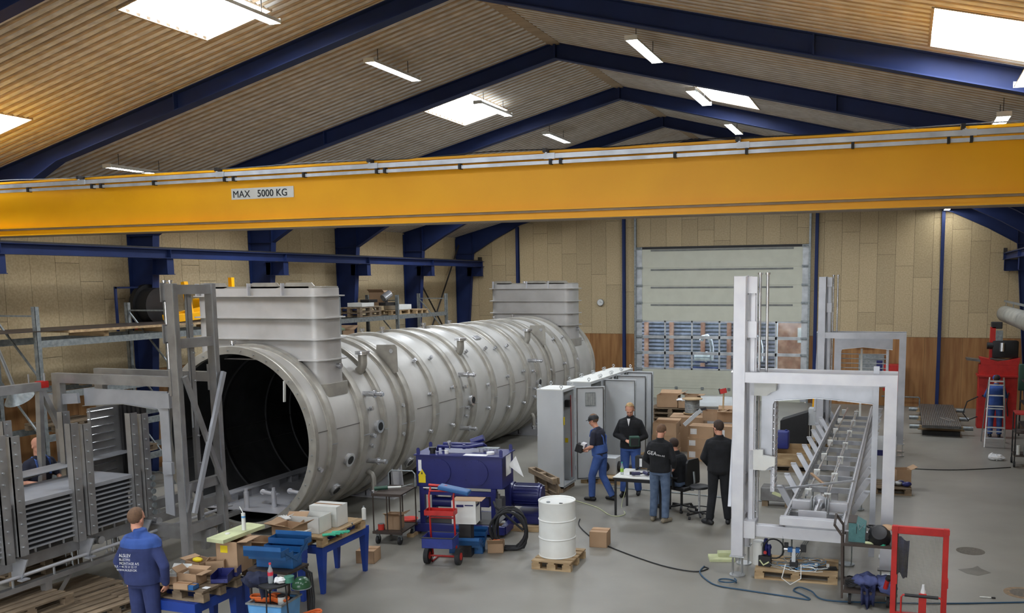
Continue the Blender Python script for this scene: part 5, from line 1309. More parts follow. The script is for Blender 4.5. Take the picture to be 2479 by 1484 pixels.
# office chair and stool
def casters(t, n, r, zc=.03):
    for k in range(n):
        a = k * 2 * PI / n + .3; x, y = r * math.cos(a), r * math.sin(a)
        obj('caster', B().cyl((x - .012, y, zc), (x + .012, y, zc), .028, 12).cyl((x - .012 + .02, y, zc), (x + .03, y, zc), .028, 12), 'black', t, smooth=30)
t = thing('office_chair', 'black office chair with mesh back under the seated man', 'chair', (-3.95, 16.88, 0), -.43)
for k in range(5):
    a = k * 2 * PI / 5 + .3; obj('base_arm', B().beam((0, 0, .1), (.3 * math.cos(a), .3 * math.sin(a), .07), .045, .03), 'black', t)
casters(t, 5, .3); obj('gas_lift', B().cyl((0, 0, .1), (0, 0, .42), .025, 14), 'black', t)
obj('seat', B().c(0, 0, .46, .48, .46, .08, bev=.03), 'black', t, smooth=50)
b = B(); pts = [(-.04, -.19), (0, -.22), (.03, -.19), (.03, .19), (0, .22), (-.04, .19)]
b.prism([(-.2, .55), (-.21, .62), (-.19, .98), (-.15, 1.04), (.15, 1.04), (.19, .98), (.21, .62), (.2, .55)], 'x', .24, .28); obj('backrest', b, 'black', t)
obj('back_support', B().tube([(0.05, 0, .42), (.28, 0, .44), (.31, 0, .6), (.29, 0, .8)], .022, 8), 'galv', t, smooth=True)
for s in (-1, 1): obj('armrest', B().c(-.02, s * .27, .68, .26, .07, .03, bev=.01).beam((0, s * .26, .45), (0, s * .27, .67), .03, .05), 'black', t)
t = thing('stool', 'round black stool on casters with foot ring beside black-clothed man', 'stool', (-3.5, 16.4, 0))
for k in range(5):
    a = k * 2 * PI / 5; obj('base_arm', B().beam((0, 0, .1), (.25 * math.cos(a), .25 * math.sin(a), .07), .035, .025), 'black', t)
casters(t, 5, .25); obj('column', B().cyl((0, 0, .1), (0, 0, .56), .022, 16), 'inox_bright', t, smooth=30); obj('foot_ring', B().tube([(.22 * math.cos(a), .22 * math.sin(a), .17) for a in [i * PI / 14 for i in range(28)]], .011, 8, closed=True), 'black', t, smooth=True)
obj('seat', B().lathe([(0, .57), (.17, .57), (.19, .585), (.19, .60), (.17, .62), (0, .625)], 32), 'black', t, smooth=50)
# ================================================================ cartons and drum pile behind the people
g = 'brown shipping boxes piled by the people'
L_ = [(-4.62, 21.9, 0, .62, .5, .30, 'closed brown box lowest with white label behind black-clothed man', True), (-4.62, 21.9, .305, .62, .5, .27, 'closed brown box second from floor with white label', True), (-4.6, 21.95, .58, .62, .5, .28, 'closed brown box topmost with white label behind black-clothed man', True),
      (-3.95, 22.0, 0, .55, .5, .45, 'big closed brown box right lower beside machine post', True), (-3.95, 22.0, .455, .55, .5, .42, 'big closed brown box right upper beside machine post', True),
      (-5.35, 21.2, 0, .62, .5, .36, 'tall brown box lowest left behind seated man', False), (-5.35, 21.2, .365, .60, .48, .36, 'brown box second level left behind seated man', False)]
for (x, y, z, a, b_, h, lab, lb) in L_:
    t = carton(x, y, z, a, b_, h, .02, lab, '', lid=True)
    if lb: obj('label', B().box(-a / 2 + .04, -a / 2 + .2, -b_ / 2 - .002, -b_ / 2, h * .3, h * .8), 'white_paper', t)
carton(-5.35, 21.2, .73, .58, .46, .3, .05, 'open brown box with tall raised flap behind seated man', 'nN')
carton(-5.25, 23.2, 0, .9, .8, .9, .1, 'large brown carton under the wire drum', '', lid=True)
carton(-4.1, 22.6, .88, .5, .4, .28, .15, 'open brown box on top beside the axe', 'ns')
carton(-4.5, 22.7, .88, .45, .35, .25, -.1, 'low open brown box left of the axe', 'e')
t = thing('cable_reel', 'wooden reel of grey steel wire standing on the large carton', 'reel', (-5.2, 23.4, .93)); obj('flange', B().cyl((0, 0, 0), (0, 0, .02), .24, 28), 'pallet_wood', t); obj('flange', B().cyl((0, 0, .38), (0, 0, .40), .27, 28), 'pallet_wood', t); obj('wire', B().lathe([(.19 + .008 * (k % 2), .02 + k * .018) for k in range(21)], 28), 'galv', t, smooth=30)
t = thing('axe', 'axe with wooden handle standing upright in the boxes', 'axe', (-4.25, 22.7, 1.0)); obj('handle', B().beam((0, 0, -.1), (.02, 0, .62), .04, .03), 'pallet_wood', t); obj('axe_head', B().beam((-.07, 0, .62), (.09, 0, .66), .05, .12), 'red', t); obj('blade', B().beam((-.1, 0, .62), (-.06, 0, .63), .03, .14), 'dark_steel', t)
t = thing('angle_tool', 'grey cutting tool leaning on boxes by the seated man', 'tool', (-4.9, 21.6, .9)); obj('tool_body', B().beam((-.1, 0, .0), (.3, .1, .38), .07, .09), 'grey_cab', t); obj('tool_head', B().beam((.2, .1, .36), (.42, .1, .42), .06, .06), 'dark_steel', t)
t = thing('clamp_heap', 'heap of grey metal clamps in the box beside the reel', 'clamps', (-5.75, 22.6, .62))
for k in range(6): obj('clamp', B().beam((rnd.uniform(-.15, .15), rnd.uniform(-.1, .1), .02 + .02 * k), (rnd.uniform(-.15, .15), rnd.uniform(-.1, .1), .08 + .02 * k), .05, .03), 'dark_steel', t)
carton(-5.75, 22.6, 0, .5, .5, .6, 0, 'grey and brown box below the clamps', '', 'card', lid=True)
for k in range(5): pallet('pallet', -6.35, 25.9, k * .146, .05, ('lowest pallet of stack near the roller door', 'second pallet from floor of stack near the roller door', 'third pallet from floor of stack near the roller door', 'fourth pallet from floor of stack near the roller door', 'topmost pallet of stack near the roller door')[k], 'pallet_old', 1.2, .8)
carton(-6.45, 25.85, .74, .62, .5, .36, .05, 'large open brown box on the pallet stack by the door', 'en')
carton(-5.95, 25.75, .74, .3, .4, .22, 0, 'small brown box right on the pallet stack by the door', '')
carton(-5.75, 25.9, .96, .38, .35, .15, 0, 'open flat box with raised flaps right on the pallet stack', 'ewN')
t = thing('cloth', 'crumpled white cloth on the boxes of the pallet stack', 'cloth', (-6.02, 25.65, .98)); b = B().sph((0, 0, 0), .12, 12, (1.4, 1, .4))
for v in b.bm.verts: v.co += Vector([rnd.uniform(-.02, .02) for _ in range(3)])
obj('cloth', b, 'white_paper', t)
# dished end with holes
t = thing('vessel_end', 'large round steel vessel end with holes in its skirt lying near the door', 'vessel part', (-5.75, 28.9, 0))
b = B(); R_ = 1.32
n = 72
for i in range(n):
    a0, a1 = 2 * PI * i / n, 2 * PI * (i + 1) / n
    hole = (i % 6) in (2, 3)
    for z0, z1 in ((.0, .14), (.14, .36), (.36, .5)):
        if hole and z0 == .14: continue
        b.quad((R_ * math.cos(a0), R_ * math.sin(a0), z0), (R_ * math.cos(a1), R_ * math.sin(a1), z0), (R_ * math.cos(a1), R_ * math.sin(a1), z1), (R_ * math.cos(a0), R_ * math.sin(a0), z1))
obj('skirt', b, 'inox_machine', t); obj('rim', B().lathe([(R_ - .04, .5), (R_ + .06, .5), (R_ + .06, .54), (R_ - .04, .54), (R_ - .04, .5)], 72), 'inox_ring', t, smooth=30)
obj('dish', B().lathe([(R_ - .04, .53), (R_ - .3, .48), (.5, .42), (0, .4)], 72), 'inox', t, smooth=True)
t = thing('bollard', 'yellow steel bollard beside the roller door', 'bollard', (-2.62, 31.2, 0)); obj('post', B().cyl((0, 0, 0), (0, 0, .62), .17, 24), 'crane_yellow', t, smooth=30)
t = thing('wall_clock', 'round white wall clock on the tan far wall', 'clock', (-11.0, 33.24, 3.62)); obj('case', B().cyl((0, 0, 0), (0, -.05, 0), .13, 32), 'galv', t, smooth=30); obj('dial', B().cyl((0, -.05, 0), (0, -.055, 0), .118, 32), 'white_paint', t)
obj('hour_hand', B().box(-.005, .005, -.06, -.057, 0, .06), 'black', t); obj('minute_hand', B().box(-.0, .085, -.06, -.057, -.004, .004), 'black', t)
# items beyond the loading machine
t = thing('display_cabinet', 'dark cabinet with sloped glass top and open white case beyond the machine', 'cabinet', (-2.6, 23.9, 0))
obj('body', B().prism([(-.35, 0), (.35, 0), (.35, 1.0), (-.35, .75)], 'y', 0, .6), 'black', t); obj('case', B().box(.36, .62, .1, .5, .65, 1.08), 'grey_cab', t); obj('open_lid', B().box(.64, .66, .0, .42, .6, 1.05), 'galv', t); obj('leg', B().box(.4, .44, .2, .24, 0, .65), 'black', t)
t = thing('jerry_can', 'blue plastic jerry can on the wooden crate', 'can', (-2.62, 21.6, .45)); mat('can_blue', (44, 54, 130), .5); obj('can_body', B().box(-.17, .17, -.14, .14, 0, .42, bev=.03), 'can_blue', t, smooth=50); obj('cap', B().cyl((.1, 0, .42), (.1, 0, .45), .03, 14), 'can_blue', t)
pallet('pallet', -2.35, 21.4, 0, .1, 'pallet under the wooden crate beyond machine', 'pallet_old', 1.0, .8)
t = thing('wooden_crate', 'light plywood crate left of the loading machine rails', 'crate', (-2.35, 21.4, .145), .1); obj('side', B().box(-.42, .42, -.36, -.34, 0, .28), 'pallet_wood', t); obj('side', B().box(-.42, .42, .34, .36, 0, .4), 'pallet_wood', t); obj('side', B().box(-.42, -.4, -.34, .34, 0, .3), 'pallet_wood', t); obj('side', B().box(.4, .42, -.34, .34, 0, .3), 'pallet_wood', t); obj('bottom', B().box(-.4, .4, -.34, .34, 0, .02), 'pallet_wood', t)
pallet('pallet', -2.15, 24.8, 0, .1, 'small pallet with open case right of the dark cabinet', 'pallet_wood', .8, .6)
t = thing('gear_case', 'grey steel case with yellow tag on blocks left under the machine', 'case', (-2.25, 17.6, .12)); obj('case_body', B().box(-.28, .35, 0, .4, 0, .26, bev=.01), 'inox_dark', t); obj('tag', B().beam((-.05, -.003, .18), (.12, -.003, .12), .002, .07), 'foam', t)
for x in (-.2, .25): obj('block', B().box(x - .06, x + .06, .05, .2, -.12, 0), 'pallet_old', t)
pallet('pallet', -.12, 19.75, 0, .05, 'dark pallet right of the machine holding packed valves', 'pallet_old', .8, .8)
t = thing('packed_parts', 'clear wrapped valve parts on the dark pallet right of machine', 'parts', (-.05, 19.75, .145))
for k in range(8): obj('part', B().sph((rnd.uniform(-.28, .28), rnd.uniform(-.28, .1), .06), .07, 10, (1.2, .8, .7)), 'alu' if k % 3 else 'unit_blue', t)
carton(.1, 19.95, .145, .3, .3, .3, .3, 'open brown box on the dark pallet right of machine', 'e')
t = thing('cover_board', 'white board standing between machine rail and right post', 'panel', (-.25, 20.4, .0)); obj('panel', B().box(-.2, .22, 0, .03, .1, 1.05), 'grey_cab', t); obj('tape', B().box(-.22, .02, -.01, 0, .62, .74), 'unit_blue', t)
# ---------------------------------------------------------------- right wall corner
t = thing('plate_stack', 'stack of long grey grooved steel plates lying near the right corner', 'steel plates', (1.15, 29.2, 0))
for k in range(3):
    obj('plate', B().box(-.52, .52, -2.2, 2.4, .24 + k * .03, .262 + k * .03), 'inox_dark', t)
    b = B()
    for i in range(20): b.box(-.5 + i * .052, -.49 + i * .052, -2.2, 2.4, .262 + k * .03, .27 + k * .03)
    o = obj('plate_ribs', b, 'galv', t); o['kind'] = 'stuff'
for y in (-1.8, 0, 1.9): obj('bearer', B().box(-.62, .62, y, y + .12, .12, .24), 'pallet_wood', t); obj('end_roll', B().cyl((.58, y + .05, .2), (.85, y + .05, .2), .06, 14).cyl((-.85, y + .05, .2), (-.58, y + .05, .2), .06, 14), 'galv', t, smooth=30)
obj('lower_plate', B().box(-.5, .5, -2.0, 2.2, 0, .12), 'black', t)
obj('u_bolts', B().tube([(.0, -1.0, .34), (.0, -1.02, .38), (.25, -1.6, .38), (.25, -1.62, .34)], .01, 6).tube([(.15, -1.0, .34), (.15, -1.02, .38), (.38, -1.6, .38), (.38, -1.62, .34)], .01, 6), 'inox_bright', t)
t = thing('wall_pipe', 'short galvanised pipe fixed low along the far plywood wall', 'pipe', (.0, 33.1, .35)); obj('pipe', B().tube([(-.6, 0, .0), (.62, 0, .0), (.66, 0, -.03), (.66, 0, -.34)], .025, 10), 'galv', t, smooth=True)
t = thing('drilling_machine', 'red machine cabinet with black drilling head in the right corner', 'machine', (2.7, 28.9, 0))
obj('base', B().box(-.5, .55, 0, .5, 0, 1.9, bev=.01), 'red', t); obj('hood', B().prism([(-.45, 1.9), (.55, 1.9), (.6, 2.12), (.3, 2.05), (0, 2.0), (-.3, 2.08), (-.5, 2.12)], 'y', 0, .5), 'red', t)
obj('table', B().beam((-.85, .3, 2.05), (-.2, .3, 1.98), .5, .06).beam((-.2, .25, 2.08), (.5, .25, 2.02), .3, .04), 'inox_dark', t)
obj('column', B().box(-.22, -.08, .2, .4, 2.0, 3.0), 'red', t); obj('head', B().box(-.15, .55, .1, .5, 2.1, 2.6, bev=.03).cyl((-.3, .2, 2.45), (.1, .2, 2.45), .1, 18), 'black', t, smooth=30)
obj('motor', B().box(-.2, .1, .2, .45, 2.95, 3.15, bev=.02), 'dark_steel', t); obj('scale', B().box(-.07, .12, .2, .22, 2.5, 2.9), 'galv', t); obj('chuck', B().cyl((.1, .05, 2.3), (.1, .05, 2.55), .06, 16), 'inox_bright', t); obj('drip_pan', B().box(-.55, .6, -.1, .6, 1.55, 1.6), 'red', t)
obj('hose', B().tube([(-.5, .0, .95), (-.8, -.1, .8), (-.9, -.1, .45), (-.75, -.1, .25), (-.5, 0, .35)], .018, 8), 'rubber', t, smooth=True); obj('air_gun', B().beam((-.4, -.1, 1.0), (.1, -.1, .8), .04, .05), 'black', t)
for z, x in ((.75, -.2), (.7, .1), (.8, .32)): obj('coiled_cable', B().tube([(x, -.05, z + .3), (x - .05, -.08, z), (x, -.08, z - .4)], .02, 8), 'rubber', t, smooth=True)
t = thing('step_ladder', 'aluminium folding step ladder in front of the red machine', 'ladder', (2.42, 26.0, 0), -.05)
for s in (-1, 1):
    obj('stile', B().beam((s * .24, -.35, 0), (s * .17, .05, 1.82), .03, .06), 'alu', t); obj('rear_stile', B().beam((s * .30, .6, 0), (s * .19, .05, 1.75), .025, .03), 'alu', t)
for k in range(6):
    f = (k + .9) / 6.6; obj('step', B().c(0, -.35 + .4 * f, 1.82 * f, .46 - .12 * f, .09, .03), 'alu', t)
obj('top_cap', B().c(0, .05, 1.72, .36, .14, .03), 'alu', t)
obj('rear_bar', B().beam((-.28, .5, .3), (.28, .5, .3), .025, .03).beam((-.24, .3, .95), (.24, .3, .95), .025, .03), 'alu', t)
t = thing('person', 'man in blue overalls and cap working at the red machine behind ladder', 'person', (2.62, 28.2, 0)) if False else None
mat('duct_grey', (158, 156, 146), .55)
t = thing('air_duct', 'thick grey ventilation duct along the upper right wall', 'duct', (3.05, 26, 3.32))
obj('duct', B().lathe([(0, -.12), (.12, -.1), (.21, 0), (.25, .12), (.25, 9)], 32, m=T(0, 5.2, 0, 0, PI / 2)), 'duct_grey', t, smooth=40); obj('rail', B().box(-.02, .02, -4, 5.4, .36, .42), 'galv', t)
for y in (-3, 0, 3, 5): obj('strap', B().box(-.01, .01, y, y + .04, .24, .4).lathe([(.255, 0), (.255, .04)], 28, m=T(0, y, 0, 0, -PI / 2)), 'galv', t)
t = thing('cable_conduit', 'thin vertical grey conduit on the dark right column', 'conduit', (3.35, 29, 3.3)); obj('pipe', B().cyl((0, 0, 0), (0, 0, 2.2), .02, 10), 'galv', t)
t = thing('plastic_bag', 'crumpled white plastic bag on the floor near ladder', 'bag', (2.3, 23.9, 0)); b = B().sph((0, 0, .06), .1, 14, (1.9, 1.2, .8)).sph((-.1, .02, .08), .08, 10)
for v in b.bm.verts: v.co += Vector((rnd.uniform(-.02, .02), rnd.uniform(-.02, .02), rnd.uniform(-.01, .02))); v.co.z = max(.002, v.co.z)
obj('bag', b, 'white_paper', t)
t = thing('tool_cart', 'dark tool cart with red tray and bottles at the right edge', 'trolley', (2.95, 23.4, 0))
for z in (.25, .8, 1.25): obj('tray', B().box(-.35, .35, -.3, .3, z, z + .03), 'brown_steel' if z < 1 else 'red', t)
for x in (-.34, .34):
    for y in (-.28, .28): obj('upright', B().box(x - .015, x + .015, y - .015, y + .015, .1, 1.28), 'black', t); obj('wheel', B().cyl((x - .02, y, .07), (x + .02, y, .07), .07, 16), 'rubber', t)
for k, (x, m) in enumerate(((-.25, 'white_paint'), (-.1, 'galv'), (.1, 'tool_blue'), (.25, 'white_paint'))): obj('bottle', B().cyl((x, -.15, .28), (x, -.15, .5), .04, 14), m, t)
t = thing('equipment_rack', 'dark shelves full of equipment under the right wall duct', 'shelves', (3.6, 26.3, 0))
for z in (.4, 1.0, 1.6): obj('shelf', B().box(-.4, .5, -1.5, 1.5, z, z + .03), 'dark_steel', t)
for y in (-1.5, 0, 1.5): obj('post', B().box(-.4, -.36, y, y + .04, 0, 1.9), 'dark_steel', t); obj('post', B().box(.46, .5, y, y + .04, 0, 1.9), 'dark_steel', t)
for k in range(10): obj('equipment', B().c(rnd.uniform(-.2, .3), -1.2 + k * .27, (.43, 1.03)[k % 2] + .12, .3, .2, .24, bev=.02), ('black', 'dark_steel', 'green_dark')[k % 3], t)
t = thing('hose_reel', 'black wheel of a cart half cut by the right edge', 'wheel', (2.9, 20.3, 0)); obj('wheel', B().cyl((0, 0, .2), (.08, 0, .2), .2, 24), 'rubber', t, smooth=30); obj('hub', B().cyl((-.01, 0, .2), (.09, 0, .2), .08, 16), 'red', t); obj('frame', B().beam((.1, 0, .2), (.3, .4, .9), .04, .04), 'brown_steel', t)
t = thing('green_cloth', 'grey green jacket hanging on the right wall equipment', 'jacket', (3.35, 27.7, 1.3)); obj('cloth', B().box(-.22, .22, -.04, .04, 0, .75, bev=.03), 'green_dark', t, smooth=50)
t = thing('exit_sign', 'green emergency exit sign with white light on the far plywood wall', 'sign', (-1.2, 33.2, 2.1)); mat('sign_green', (30, 130, 84), .5); obj('sign', B().box(-.3, .3, -.03, 0, .12, .3), 'sign_green', t); obj('lamp', B().box(-.3, .3, -.08, 0, 0, .1), 'white_paint', t)
obj('running_figure', B().box(-.18, -.13, -.034, -.03, .16, .25).box(.0, .12, -.034, -.03, .19, .22), 'white_paper', t)
t = thing('first_aid_cabinet', 'red cabinet on the far wall behind rear gantry', 'cabinet', (-.2, 32.6, .6)); obj('cabinet_body', B().box(-.35, .3, 0, .5, 0, .9, bev=.01), 'red', t)
t = thing('notice_board', 'grey notice board behind the rear gantry rods', 'board', (-.9, 33.2, 1.1)); obj('board', B().box(-.5, .35, -.03, 0, 0, .7), 'galv', t); obj('notice', B().box(.1, .3, -.035, -.03, .1, .5), 'unit_blue', t)
t = thing('saw_horse', 'small dark steel frame left of the roller door', 'frame', (-10.2, 29.6, 0)); obj('beam', B().box(-.6, .6, -.05, .05, 1.2, 1.3), 'galv', t)
for x in (-.4, 0, .4): obj('leg', B().box(x - .03, x + .03, -.03, .03, 0, 1.2), 'dark_steel', t)
t = thing('white_table', 'pale flat surface behind the far cabinets', 'table', (-8.6, 27.0, 0)); obj('top', B().box(-.7, .7, -.6, .6, .85, .9), 'grey_cab', t); obj('leg', B().box(-.6, .6, -.5, .5, 0, .85), 'grey_cab', t)
# ---------------------------------------------------------------- cables and floor marks
def cable(name, lab, pts, r, m, cat='cable'):
    P = [Vector(p) for p in pts]; out = []
    for i in range(len(P) - 1):
        p0, p1, p2, p3 = P[max(i - 1, 0)], P[i], P[i + 1], P[min(i + 2, len(P) - 1)]
        for k in range(6):
            u = k / 6; out.append(.5 * ((2 * p1) + (p2 - p0) * u + (2 * p0 - 5 * p1 + 4 * p2 - p3) * u * u + (3 * p1 - p0 - 3 * p2 + p3) * u ** 3))
    out.append(P[-1]); t = thing(name, lab, cat, out[0]); obj('strand', B().tube([p - out[0] for p in out], r, 8), m, t, smooth=True)
z = .012
cable('power_cable', 'black cable running from the white drum across the floor', [(-5.6, 15.6, z), (-5.44, 15.13, z), (-4.9, 14.4, z), (-4.3, 13.9, z), (-3.46, 13.37, z), (-2.9, 13.22, z), (-2.72, 13.42, z), (-2.80, 13.5, z)], .010, 'black')
mat('cable_blue', (40, 74, 100), .6)
cable('air_hose', 'blue grey hose looping over the floor to the lower right', [(-2.8, 13.52, z), (-2.80, 13.2, z), (-2.6, 12.85, z), (-2.4, 12.68, z), (-2.04, 12.62, z), (-1.44, 12.54, z), (-1.1, 12.5, z), (-1.2, 12.66, z), (-1.35, 12.82, z), (-1.28, 12.95, z + .01), (-1.1, 12.80, z + .02), (-.87, 12.55, z), (-.06, 12.7, z), (.8, 12.95, z), (1.71, 13.29, z), (2.6, 13.6, z)], .011, 'cable_blue')
cable('air_hose', 'small coil of blue grey hose left of the machine foot', [(-2.32 + .13 * math.cos(a), 12.9 + .10 * math.sin(a), z + .004 * i) for i, a in enumerate([k * PI / 4 for k in range(10)])], .011, 'cable_blue')
cable('power_cable', 'thin black cable across the right floor behind the machine', [(-.02, 22.2, z), (.8, 22.21, z), (1.53, 22.43, z), (2.53, 23.0, z)], .010, 'black')
cable('power_cable', 'pale thin cable trailing under the table on the floor', [(-6.3, 17.0, z), (-5.6, 16.55, z), (-5.1, 16.0, z), (-4.9, 16.2, z), (-5.15, 16.8, z), (-5.2, 17.3, .3), (-5.1, 16.95, .7)], .007, 'foam')
cable('power_cable', 'grey flat cable cover along the floor behind the table', [(-5.9, 18.3, z), (-4.5, 18.2, z), (-3.6, 18.1, z), (-2.5, 18.0, z)], .014, 'galv')
cable('power_cable', 'black cable on floor behind the brown trolley', [(-8.8, 15.2, z), (-8.2, 15.4, z), (-7.6, 15.6, z)], .010, 'black')
t = thing('manhole_cover', 'round worn manhole cover in the right floor', 'cover', (1.18, 15.65, 0)); mat('iron', (104, 98, 88), .8, rgb2=(84, 78, 70), scale=30); obj('cover', B().cyl((0, 0, 0), (0, 0, .004), .22, 32), 'iron', t)
t = thing('floor_drain', 'round floor drain with a rusty rim at the lower right edge', 'drain', (1.74, 13.72, 0)); mat('rust', (140, 118, 92), .9, rgb2=(112, 96, 78), scale=14); obj('rim', B().cyl((0, 0, 0), (0, 0, .003), .25, 32), 'rust', t); obj('grate', B().cyl((0, 0, .003), (0, 0, .006), .17, 32), 'iron', t)
t = thing('oil_stain', 'dark oil stain on the floor right of the red gate', 'stain', (1.15, 14.6, .0)); mat('stain', (104, 100, 90), .35); obj('stain', B().prism([(-.22, -.02), (-.1, -.2), (.05, -.26), (.25, -.05), (.12, .12), (.08, .25), (0, .12)], 'z', .0005, .0015), 'stain', t)
t = thing('brush', 'small white brush lying on the floor at lower right', 'brush', (1.25, 13.35, 0), .1); obj('handle', B().cyl((-.1, 0, .01), (.05, 0, .01), .008, 8), 'white_paint', t); obj('bristles', B().c(.08, 0, .01, .05, .03, .014), 'black', t)
t = thing('foam_offcut', 'pale yellow foam sheet pieces on floor left of machine foot', 'foam', (-2.62, 14.0, 0), .3); obj('piece', B().box(-.2, .2, -.15, .15, 0, .04), 'foam', t); obj('piece', B().box(-.05, .2, .0, .15, .04, .1), 'foam', t)
# ================================================================ right foreground
pallet('pallet', -1.39, 13.63, 0, .05, 'new light pallet with valves and cables under the gantry', 'pallet_wood', 1.2, .8)
t = thing('valve_unit', 'black based pneumatic valve unit left on the new pallet', 'valve', (-1.86, 13.45, .145)); obj('base', B().box(-.08, .1, -.08, .08, 0, .16), 'black', t)
for x, h in ((-.04, .36), (.02, .42), (.07, .33)): obj('valve', B().cyl((x, 0, .16), (x, 0, h), .025, 12).cyl((x, 0, h - .06), (x, 0, h - .02), .035, 12), 'unit_blue' if h != .36 else 'alu', t, smooth=30)
obj('red_knob', B().cyl((.02, -.09, .22), (.02, -.07, .22), .025, 12), 'red', t); obj('yellow_tape', B().tube([(-.06, -.09, .1), (0, -.1, .03), (.08, -.09, .08)], .012, 6), 'foam', t)
t = thing('valve_unit', 'grey and blue cross shaped valve unit centre of the new pallet', 'valve', (-1.42, 13.38, .145)); obj('base', B().box(-.05, .06, -.06, .06, 0, .12), 'black', t); obj('stem', B().box(-.025, .03, -.03, .03, .12, .32), 'grey_cab', t); obj('cross_body', B().cyl((-.14, 0, .3), (.14, 0, .3), .03, 14), 'inox_bright', t, smooth=30); obj('coil', B().c(-.11, 0, .36, .06, .05, .07).c(.14, 0, .33, .08, .06, .1), 'black', t); obj('blue_body', B().c(-.05, 0, .3, .07, .07, .07).c(.06, 0, .3, .06, .07, .07), 'tool_blue', t)
t = thing('socket_strip', 'black cable socket strip at right on the new pallet', 'socket strip', (-.98, 13.5, .145), .2); obj('strip', B().box(-.18, .18, -.04, .04, 0, .04, bev=.006), 'black', t); obj('plug', B().c(-.12, 0, .06, .04, .04, .05).c(.05, 0, .06, .04, .04, .05), 'white_paint', t)
t = thing('tube_bundle', 'tangle of thin grey and clear air tubes on the new pallet', 'tubes', (-1.5, 13.5, .15)); r2 = random.Random(3)
for k in range(16):
    x, y = r2.uniform(-.35, .4), r2.uniform(-.2, .2); pts = []
    a = r2.uniform(0, 6); R = r2.uniform(.06, .2)
    for i in range(14): pts.append((x + R * 1.6 * math.cos(a + i * .45) + i * .01, y + R * math.sin(a + i * .45) * .8, .01 + .012 * (k % 5) + .02 * abs(math.sin(i))))
    obj('tube', B().tube(pts, .005, 6), ('galv', 'white_paint', 'galv', 'bin_blue')[k % 4], t, smooth=True)
for k in range(3): obj('tube', B().tube([(.05 + .03 * k, 0, .1), (.2 + .03 * k, .15, .35), (.25 + .08 * k, .3, .62)], .006, 6), 'galv', t, smooth=True)
obj('tube', B().tube([(-.02, -.25, .1), (-.05, -.45, -.05), (.08, -.5, -.12), (.22, -.4, -.05), (.2, -.2, .1)], .007, 6), 'white_paint', t, smooth=True)
# dark trolley with welding helmet
t = thing('tool_trolley', 'dark steel two-deck trolley with slatted end beside red gate', 'trolley', (-.33, 12.75, 0), .03)
for z in (.2, .86): obj('deck', B().box(-.32, .36, -.28, .28, z, z + .02).box(-.34, .38, -.30, -.28, z - .02, z + .02).box(-.34, .38, .28, .30, z - .02, z + .02), 'brown_steel', t)
for y in (-.29, .29): obj('end_post', B().beam((-.34, y, .1), (-.36, y, 1.0), .03, .03).beam((-.36, y, .98), (-.46, y, 1.12), .03, .03), 'brown_steel', t)
obj('end_bar', B().beam((-.46, -.3, 1.12), (-.46, .3, 1.12), .03, .03), 'brown_steel', t)
for k in range(6): obj('end_slat', B().beam((-.35, -.22 + k * .09, .2), (-.36, -.22 + k * .09, .98), .012, .012), 'brown_steel', t)
for y in (-.28, .28): obj('corner_post', B().box(.35, .375, y - .012, y + .012, .2, .88), 'brown_steel', t)
for x in (-.24, .26):
    for y in (-.2, .2): c = obj('caster', B().cyl((x - .02, y, .08), (x + .02, y, .08), .08, 18), 'rubber', t, smooth=30); obj('fork', B().box(x - .03, x + .03, y - .02, y + .02, .1, .19), 'galv', c)
t = thing('tool_case', 'grey green metal tool case on the dark trolley', 'case', (-.50, 12.65, .88)); mat('case_green', (72, 118, 118), .5, rgb2=(62, 106, 106), scale=20)
obj('case_body', B().prism([(-.1, 0), (.12, 0), (.12, .2), (.0, .26), (-.1, .26)], 'y', -.12, .3), 'case_green', t); obj('lid', B().box(-.11, .0, -.12, .3, .26, .27), 'brown_steel', t); obj('handle', B().tube([(.02, -.13, .26), (.04, -.15, .18), (.1, -.15, .26)], .005, 6), 'galv', t); obj('slot', B().box(.0, .008, -.123, -.12, .12, .22), 'black', t)
t = thing('welding_helmet', 'black welding helmet lying on the dark trolley', 'helmet', (-.2, 12.62, .88)); obj('shell', B().lathe([(0, .2), (.1, .18), (.15, .1), (.155, .0), (.15, 0), (.14, .09), (0, .19)], 24, m=T(0, 0, .06, 0, .9)), 'black', t, smooth=True); obj('visor', B().c(-.12, -.1, .1, .12, .02, .09), 'dark_steel', t); obj('headband', B().tube([(.06 * math.cos(a) - .1, .04 + .06 * math.sin(a), .2) for a in [i * PI / 8 for i in range(16)]], .014, 6, closed=True), 'black', t)
t = thing('peaked_cap', 'beige and black cap on the welding helmet', 'cap', (-.1, 12.66, 1.07)); obj('crown', B().lathe([(0, .05), (.06, .045), (.09, .02), (.095, 0)], 20), 'card', t, smooth=True); obj('peak', B().prism([(.05, -.08), (.17, -.06), (.2, 0), (.17, .06), (.05, .08)], 'z', 0, .008), 'black', t)
t = thing('tape_roll', 'green tape roll on the dark trolley deck', 'tape', (-.16, 12.5, .88)); obj('roll', B().lathe([(.03, 0), (.05, 0), (.05, .03), (.03, .03), (.03, 0)], 24), 'teal', t, smooth=30)
t = thing('work_gloves', 'pale gloves beside green tape on dark trolley', 'gloves', (-.28, 12.5, .88)); obj('glove', B().c(-.04, 0, .015, .12, .06, .03, bev=.01).c(.06, .03, .015, .1, .05, .03, bev=.01), 'foam', t, smooth=50)
